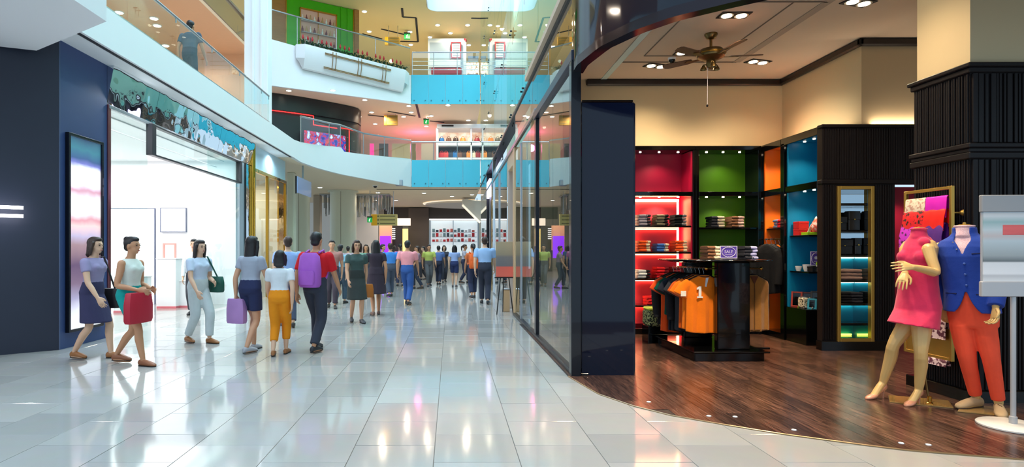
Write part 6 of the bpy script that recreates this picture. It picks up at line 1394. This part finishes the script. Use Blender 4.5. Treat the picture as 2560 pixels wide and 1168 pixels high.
# ---------------------------------------------------------------- ground level under the bridge
colm = mat('pale_column', (214, 212, 190), .35, var=.03, scale=1)
for nm, px, w_, Y, lab in (('round_column', 858, 65, 29.0, ''), ('round_column', 752, 44, 27.0, '')):
    x = xx(px, Y); r = w_/2/F*Y; s_ = struct('column' if px == 858 else 'column.001'); obj('shaft', MB().lathe([(0, 0), (r, 0), (r, 4.3), (0, 4.3)], (x, Y, 0), 28), colm, s_, smooth=40); obj('collar', MB().lathe([(0, 4.28), (r*1.18, 4.30), (r*1.18, 4.36), (0, 4.36)], (x, Y, 0), 28), colm, s_, smooth=40)
    obj('joint', MB().bx(x-.008, x+.008, Y-r-.004, Y-r+.02, 0, 4.28), gapc, s_)
struct('column.002', MB().bx(xx(718, 22), xx(734, 22), 22, 22.4, 0, 4.36, .02), colm)
struct('column.003', MB().bx(xx(783, 31), xx(800, 31), 31, 31.5, 0, 4.36, .02), mat('taupe_column', (176, 158, 138), .4))
hs = thing('hanging_screen', 'slanted blue grey screen hanging over the gold framed store', 'screen', at(757, 490, 20.0))
a, b = at(740, 452, 19.5), at(775, 466, 21.2)
obj('screen_face', MB().extr([at(741, 441, 19.4), at(775, 456, 21.4), at(775, 494, 21.4), at(741, 482, 19.4)], (.05, 0, 0)), mat('screen_blue_grey', (120, 146, 190), .15, coat=.5, emit=.15), hs); obj('screen_frame', MB().tube([at(740, 440, 19.4), at(740, 484, 19.4)], .03, 6), rubber, hs); obj('hanger_rod', MB().tube([at(757, 448, 20.3), V(at(757, 448, 20.3).x, 20.3, 4.362)], .03, 6), steel, hs)
ch = thing('rod_chandelier', 'wide cluster of hanging silver tubes behind the pale round column', 'chandelier', (-5.0, 31, 3.2))
obj('ceiling_plate', MB().bx(-6.9, -3.2, 30.4, 32.0, 4.30, 4.355, .01), steel, ch); q = random.Random(2); wobs2 = mat('silver_tube', (150, 148, 144), .25, .9)
for i in range(64):
    x, y = -6.8+3.5*q.random(), 30.5+1.4*q.random(); obj('silver_tube', MB().tube([(x, y, 4.31), (x, y, q.uniform(3.15, 3.75))], .035, 6), wobs2, ch)
bwall = struct('wall_back_ground'); BWY = 40.0
dk = mat('dark_brown_fascia', (54, 48, 46), .5, var=.1)
obj('dark_fascia', MB().bx(-4.6, 2.2, BWY-.1, BWY, 3.55, 4.36), dk, bwall); obj('white_store_wall', MB().bx(-9, -4.6, BWY-4, BWY-3.9, 0, 4.36), mat('store_white', (244, 244, 246)), bwall)
obj('pink_white_wall', MB().bx(xx(890, 34), xx(945, 34), 34, 34.1, 0, 3.9), mat('warm_white_wall', (238, 226, 222), .5), bwall); obj('brown_wall', MB().bx(xx(1022, BWY), xx(1072, BWY), BWY-.3, BWY, 0, 4.3), mat('brown_panel', (86, 74, 68), .5), bwall)
obj('lit_box', MB().bx(xx(993, 39), xx(1026, 39), 39, 39.2, zz(564, 39), zz(546, 39)), mat('lit_cream', (255, 238, 214), .4, emit=.9), bwall); obj('peach_wall', MB().bx(xx(948, 38), xx(980, 38), 38, 38.1, 1.4, zz(564, 38)), mat('peach_wall', (240, 176, 132), .5, emit=.2), bwall)
obj('violet_counter', MB().bx(xx(950, 37.5), xx(976, 37.5), 37.5, 37.9, .9, zz(590, 37.5)), mat('violet_glow', (130, 40, 230), .4, emit=1.2), bwall); obj('dark_shelf_unit', MB().bx(xx(977, 38.5), xx(1006, 38.5), 38.5, 38.8, 0, zz(565, 38.5)), dk, bwall); obj('yellow_lit_panel', MB().bx(xx(1006, 38.6), xx(1020, 38.6), 38.6, 38.7, .8, zz(572, 38.6)), mat('lit_yellow', (255, 226, 140), .4, emit=.8), bwall)
obj('end_wall', MB().bx(-14, 3, 43.5, 43.6, 0, 4.36), mat('level_two_wall', (206, 190, 168)), bwall)
for i in range(6): z = zz(572+5*i, 38.45); obj('white_shelf_edge', MB().bx(xx(978, 38.45), xx(988, 38.45), 38.44, 38.5, z-.03, z+.03), mat('glow_white', (255, 255, 255)), bwall)
bs = thing('bright_store', 'bright white store window with shelves at the far end of the hall', 'shop front', (xx(1134, BWY-.2), BWY-.2, 0))
pbox('lit_interior', 1076, 1196, 552, 640, BWY-.15, .05, mat('lit_store', (214, 226, 230), .4, emit=.45), bs)
for x0, x1 in ((1073, 1077), (1194, 1198), (1132, 1134)): pbox('frame', x0, x1, 548, 660, BWY-.4, .15, steel, bs)
pbox('frame_top', 1073, 1198, 547, 551, BWY-.4, .15, mat('glow_white', (255, 255, 255)), bs)
for y in (580, 592, 604): pbox('shelf', 1080, 1192, y, y+1.5, BWY-.35, .2, kw, bs)
q = random.Random(9)
for y, yn in ((580, 'top'), (592, 'middle'), (604, 'lowest')):
    for i in range(12):
        px = 1084+9*i; c = q.choice([(200, 40, 50), (240, 240, 244), (70, 80, 96), (120, 150, 160), (226, 120, 110)])
        p = at(px, y, BWY-.3); t = thing('shelf_item', f'{nth(i)} small box from the left on the {yn} shelf of the far bright store', 'box', p, 0, f'goods on the {yn} shelf of the bright store'); obj('pack', MB().bx(-.09, .09, -.08, .08, 0, q.uniform(.12, .26), .01), mat('pack_%d' % c[0], c, .4), t, world=False)
es = thing('escalator', 'pale escalator underside sloping down at the far right of the hall', 'escalator', (xx(1180, 32.4), 32.4, 2.9))
p0, p1 = at(1156, 512, 32.4), at(1200, 556, 32.4); obj('truss', MB().extr([p0, p1, p1+V(.35, 0, .0), p1+V(.35, 0, 1.1), p0+V(.3, 0, .30), p0+V(0, 0, .30)], (0, 1.1, 0)), mat('escalator_panel', (206, 198, 184), .3, .3), es); 
for q_ in (.12, .75): obj('hanger_rod', MB().tube([p0.lerp(p1, q_)+V(.1, .5, .1), V(p0.lerp(p1, q_).x+.1, 32.9, 4.364)], .02, 6), steel, es)
obj('edge_strip', MB().tube([p0+V(0, -.03, -.02), p1+V(0, -.03, -.02)], .06, 6), mat('soft_light_strip', (255, 244, 220), .4, emit=.5), es)
dc = struct('ceiling.007'); obj('disc_step', MB().lathe([(0, 4.2), (2.6, 4.2), (2.6, 4.36), (0, 4.36)], (1.0, 36.5, 0), 40), mat('disc_grey', (196, 186, 174), .6), dc, smooth=40); obj('cove', MB().lathe([(2.6, 4.30), (2.75, 4.30), (2.75, 4.34), (2.6, 4.34)], (1.0, 36.5, 0), 40), mat('soft_light_strip', (255, 244, 220)), dc)
obj('bridge_slot', MB().bx(-3.6, 1.3, 28.1, 28.2, 4.345, 4.36), darkgap, dc)
t = thing('wall_speaker', 'small grey box fixed low on the white bridge front', 'speaker', at(998, 458, 26.4)); obj('cabinet', MB().bx(-.16, .16, -.12, .2, -.12, .14, .01), mat('speaker_grey', (150, 160, 178), .4), t, world=False); obj('grille', MB().bx(-.13, .13, -.13, -.12, -.09, .11), mat('grille_grey', (170, 170, 174)), t, world=False)
t = thing('dome_camera', 'tiny dark dome camera under the white bridge', 'camera', at(938, 466, 26.6)); obj('housing', MB().lathe([(0, .05), (.12, .05), (.12, .0), (0, 0)], n=14), white, t, world=False); obj('dome', MB().ell((0, 0, 0), (.09, .09, .08)), black, t, world=False, smooth=60)
# easel with poster in front of the glass
ez = thing('easel', 'black easel holding a grey and coral poster in front of the glass wall', 'easel', (1.16, 12.6, 0))
obj('poster_board', MB().bx(-.17, .22, -.02, .0, .82, 1.60, .003).xf(Matrix.Rotation(-.12, 4, 'X')), banded('easel_print', [(0, (226, 104, 84)), (.30, (220, 96, 78)), (.34, (110, 106, 108)), (.62, (120, 114, 112)), (.7, (150, 136, 112)), (1, (170, 152, 122))], .82, 1.52, .5), ez, world=False)
for a, b in (((-.16, .02, 0), (.02, .22, 1.62)), ((.20, .02, 0), (.02, .22, 1.62)), ((.02, .55, 0), (.02, .24, 1.58))): obj('leg', MB().tube([Vector(a), Vector(b)], .012, 6), rubber, ez, world=False)
obj('ledge', MB().bx(-.20, .25, .06, .14, .79, .815), rubber, ez, world=False)
t = thing('waste_bin', 'tan box bin standing behind the easel at the glass wall', 'bin', (1.27, 13.3, 0)); obj('bin_body', MB().bx(-.07, .07, -.12, .12, 0, .5, .01), tan, t, world=False); obj('bin_lid', MB().bx(-.075, .075, -.125, .125, .5, .53, .006), steel, t, world=False)
# ================================================================ PEOPLE
SK = [mat('skin_light', (214, 170, 140), .55, var=.03), mat('skin_tan', (190, 136, 100), .55, var=.03), mat('skin_warm', (204, 152, 118), .55, var=.03)]
HR = [mat('hair_black', (24, 20, 22), .5, bump=.3, bscale=80), mat('hair_brown', (58, 38, 28), .5, bump=.3, bscale=80), mat('hair_dark', (38, 28, 26), .5, bump=.3, bscale=80)]
def cl(c): return mat('cloth_%d_%d_%d' % c, c, .9, var=.08, scale=14, bump=.2, bscale=26)
def bag(parent, p, sx, sy, sz, m, strap=None, label=None):
    b = obj('bag', MB().loft([ering(p+V(0, 0, z*sz), V(1, 0, 0), V(0, 1, 0), sx*.5*a, sy*.5*a, 14, .6) for z, a in ((0, .92), (.1, 1), (.6, 1), (.95, .9), (1, .85))]), m, parent, world=False, smooth=40, label=label)
    if strap: obj('strap', MB().tube(strap, .012, 6), m, b, world=False, smooth=50)
    return b
def person(label, px, py, h, rz, fem=True, skin=0, hr=0, hk='short', top=(200, 200, 200), sleeve=.55, bot='trousers', bcol=(40, 44, 56), blen=.95, shoe=(60, 50, 44), stride=.32, swing=.35, phase=1, hold=None, extra=None, near=True, group=None, t0=-.02, z0=0.0, Y=None, x=None):
    Y = Y or F*H/(py-CY); X = x if x is not None else xx(px, Y)
    t = thing('person', label, 'person', (X, Y, z0), math.radians(rz), group); J, k = pose(h, fem, stride, swing, hold, phase=phase)
    vx = .0085 if near else .011; body(J, k, fem, SK[skin], t, vx)
    if near: face(J, k, t)
    hair(J, k, hk, HR[hr], t, vx*1.2)
    if bot == 'dress':
        mb = MB(); rows = rows_between(TORSO_F, .0, .955); torso(mb, J, k, rows, grow=.014*k)
        P = J['pelvis']; z1 = P.z*(1-blen); mb.loft([ering(P+(J['neck']-P)*.3, J['l'], J['f'], .152*k, .115*k, 20), ering(P, J['l'], J['f'], .186*k, .136*k, 20)]+[ering(V(0, -.01, P.z+(z1-P.z)*q), J['l'], J['f'], (.190+.05*q)*k, (.14+.10*q)*k, 20) for q in (.4, .75, 1)])
        if sleeve > 0:
            for s in 'LR': sh, el = J['sh'+s], J['elb'+s]; mb.tube([sh, sh+(el-sh)*sleeve], [.063*k, .058*k], 14); mb.ell(sh, .063*k)
        solid('dress', mb, cl(top), t, .012, 3)
    else:
        bottom_garment(J, k, fem, cl(bcol), t, 'skirt' if bot == 'skirt' else 'trousers', blen, .012); top_garment(J, k, fem, cl(top), t, t0, sleeve, .012)
    shoes(J, k, mat('shoe_%d' % shoe[0], shoe, .5), t)
    if extra: extra(t, J, k)
    return t
def ex_tote(c, side='R', dz=-.30, s=(.34, .12, .32), lab=None):
    def f(t, J, k):
        w_ = J['wr'+side]; p = w_+V(0, -.02, dz-.03); bag(t, p, *s, mat('bag_leather_%d_%d_%d' % c, c, .5, var=.06), [p+V(-s[0]*.25, 0, s[2]*.95), w_+V(-.03, -.01, -.06), w_+V(.03, -.01, -.06), p+V(s[0]*.25, 0, s[2]*.95)], lab)
    return f
def ex_sling(c, sg=1, z=.78, s=(.12, .34, .26)):
    def f(t, J, k):
        p = V(sg*.27*k, -.02, z*k); bag(t, p, *s, mat('bag_leather_%d_%d_%d' % c, c, .5, var=.06), [p+V(0, -.1, s[2]*.9), J['shL' if sg > 0 else 'shR']+V(-sg*.06, -.06, .075*k), J['shL' if sg > 0 else 'shR']+V(-sg*.06, .07, .07*k), p+V(0, .12, s[2]*.9)])
    return f
def ex_pack(c):
    def f(t, J, k):
        m = mat('pack_cloth_%d_%d_%d' % c, c, .8, var=.12, scale=8); P = J['neck']
        b = obj('backpack', MB().loft([ering(P+V(0, .17*k, z*k), V(1, 0, 0), V(0, 1, 0), a*k, d*k, 16, .7) for z, a, d in ((-.50, .13, .07), (-.46, .155, .095), (-.25, .155, .10), (-.08, .135, .08), (-.03, .09, .05))]), m, t, world=False, smooth=45)
        obj('pocket', MB().loft([ering(P+V(0, .26*k, z*k), V(1, 0, 0), V(0, 1, 0), a*k, .03*k, 14, .7) for z, a in ((-.46, .10), (-.42, .115), (-.30, .115), (-.27, .10))]), m, b, world=False, smooth=45)
        for s in (-1, 1): obj('strap', MB().tube([P+V(s*.10*k, .10*k, -.03*k), P+V(s*.11*k, .0, .0), P+V(s*.12*k, -.105*k, -.12*k), P+V(s*.13*k, -.13*k, -.26*k), P+V(s*.165*k, .02*k, -.38*k)], .017*k, 6), m, b, world=False, smooth=50)
    return f
def both(*fs):
    def f(t, J, k):
        for g in fs: g(t, J, k)
    return f
person('woman in a lilac top and short dark skirt with a black bag by the poster', 232, 897, 1.58, 82, True, 0, 1, 'bob', (150, 140, 176), .5, 'skirt', (52, 50, 84), .46, (150, 96, 52), .42, .3, 1, None, ex_sling((34, 28, 30), 1, .66))
person('woman in teal shorts carrying a red tote bag', 324, 911, 1.58, 80, True, 1, 2, 'bun', (214, 220, 210), 0, 'shorts', (0, 150, 146), .34, (140, 84, 52), .50, .3, -1, 'LR', ex_tote((176, 20, 46), 'R', -.36, (.42, .14, .36)))
person('woman in a pale blue blouse and pale trousers with a dark green bag', 496, 858, 1.56, 60, True, 0, 2, 'long', (200, 212, 230), .6, 'trousers', (196, 204, 204), .95, (150, 110, 96), .34, .3, 1, 'L', ex_sling((20, 84, 70), 1, .80, (.14, .42, .24)), t0=.0)
person('woman with long dark hair in a grey top and navy shorts holding a lilac bag', 626, 880, 1.60, 160, True, 2, 0, 'long', (158, 164, 178), .5, 'shorts', (32, 40, 78), .32, (170, 170, 176), .34, .3, 1, None, ex_tote((176, 130, 188), 'L', -.36, (.30, .14, .34)))
person('girl in a white top and amber trousers beside the red shirt man', 699, 888, 1.40, 185, True, 0, 0, 'bob', (214, 218, 222), .55, 'trousers', (226, 136, 4), .82, (150, 140, 130), .24, .3, -1)
person('man in a red shirt and dark trousers with a purple backpack', 788, 878, 1.66, 165, False, 1, 0, 'short', (206, 18, 30), .75, 'trousers', (48, 52, 66), .97, (36, 38, 44), .36, .35, 1, None, ex_pack((168, 90, 190)), t0=-.10)
person('man in a pale blue shirt walking behind the girl in amber trousers', 720, 0, 1.66, 200, False, 0, 1, 'short', (150, 176, 226), .6, 'trousers', (70, 76, 96), .96, (50, 46, 44), .34, .35, 1, Y=10.6)
person('store clerk in white standing inside the white store', 486, 0, 1.64, 10, True, 0, 0, 'short', (238, 238, 240), 1.9, 'trousers', (60, 62, 70), .96, (40, 40, 44), .06, .05, 1, Y=12.6)
person('woman in a black and green top and short dark skirt with a tan box bag', 891, 806, 1.60, 20, True, 2, 1, 'bob', (62, 82, 78), .5, 'skirt', (50, 56, 54), .50, (60, 60, 66), .28, .3, 1, None, ex_tote((180, 102, 30), 'L', -.28, (.30, .12, .26)))
person('woman in a long dark plum dress beside the tan bag', 940, 788, 1.62, 195, True, 1, 0, 'long', (52, 40, 52), .5, 'dress', (52, 40, 52), .46, (120, 90, 80), .26, .3, -1)
person('man in a pink shirt and blue jeans in the middle of the hall', 1018, 762, 1.66, 170, False, 1, 0, 'short', (226, 146, 152), .6, 'trousers', (46, 84, 150), .96, (40, 44, 60), .40, .35, 1, None, None, t0=-.1)
person('person in a bright blue shirt behind the plum dress', 976, 742, 1.62, 200, False, 2, 1, 'short', (60, 124, 196), .6, 'trousers', (66, 74, 90), .95, (40, 40, 48), .3, .3, -1, near=False)
person('man in a light blue shirt and dark trousers near the glass wall', 1212, 760, 1.76, 175, False, 0, 1, 'short', (150, 182, 222), .65, 'trousers', (44, 48, 64), .97, (36, 36, 44), .34, .3, 1, None, None, t0=-.06)
person('person with an orange backpack beside the light blue shirt man', 1183, 745, 1.60, 190, True, 1, 0, 'pony', (206, 110, 60), .5, 'trousers', (40, 46, 72), .9, (60, 60, 70), .3, .3, -1, None, ex_pack((224, 98, 34)), near=False)
person('woman in a lavender top and navy shorts far down the hall', 1136, 718, 1.60, 175, True, 0, 0, 'long', (150, 170, 214), .5, 'shorts', (36, 48, 92), .36, (110, 100, 100), .3, .3, 1, near=False)
person('person in a lime green shirt far down the hall', 1072, 716, 1.62, 15, False, 1, 0, 'short', (178, 186, 90), .6, 'trousers', (84, 84, 86), .95, (60, 60, 60), .3, .3, -1, near=False)
FARP = [(850, 760, (120, 170, 190), (60, 80, 96), 'in a pale turquoise shirt beside the round column', True), (915, 735, (110, 150, 130), (60, 60, 70), 'in a sage green shirt behind the tan bag', True), (955, 722, (96, 60, 80), (40, 40, 52), 'in a wine red top near the violet counter', False),
        (1000, 716, (200, 120, 160), (60, 64, 90), 'in a rose top behind the pink shirt man', True), (1045, 722, (150, 120, 130), (44, 50, 66), 'in a mauve top beside the pink shirt man', False), (1096, 712, (90, 116, 170), (36, 40, 60), 'in a denim blue shirt left of the lavender top', False),
        (1110, 706, (60, 62, 74), (50, 50, 60), 'in a charcoal shirt before the bright store', True), (1160, 708, (196, 190, 200), (50, 54, 76), 'in a pale grey top right of the lavender top', True), (870, 716, (190, 170, 180), (70, 70, 84), 'in a dusty pink top at the round column', False), (1060, 700, (130, 90, 60), (46, 42, 46), 'in a brown shirt at the far end', False),
        (985, 702, (70, 90, 120), (40, 40, 46), 'in a slate blue shirt near the violet counter', True), (830, 770, (170, 120, 110), (70, 60, 70), 'in a brick pink shirt right of the red shirt man', False)]
for i, (px, py, tc_, bc, d, fm) in enumerate(FARP):
    person(f'distant {"woman" if fm else "man"} {d}', px, py, 1.56+.03*(i % 4), [170, 10, 80, 190, -80][i % 5], fm, i % 3, i % 3, ['short', 'long', 'bob', 'pony'][i % 4] if fm else 'short', tc_, .55, 'trousers', bc, .95, (50, 46, 48), .3, .3, 1 if i % 2 else -1, near=False)
person('person in dark grey walking behind the long glass railing on level two', 470, 0, 1.66, 170, False, 1, 0, 'short', (70, 84, 100), .6, 'trousers', (46, 52, 66), .95, (40, 40, 44), .3, .3, 1, near=False, z0=4.9, Y=13.0, x=-5.85)
person('person in pale grey standing behind the bromeliads on level three', 942, 0, 1.70, 10, False, 1, 0, 'short', (150, 156, 160), .6, 'trousers', (120, 124, 130), .95, (40, 40, 44), .1, .1, 1, near=False, z0=8.76, Y=28.2, x=xx(942, 28.2))
apply_all()
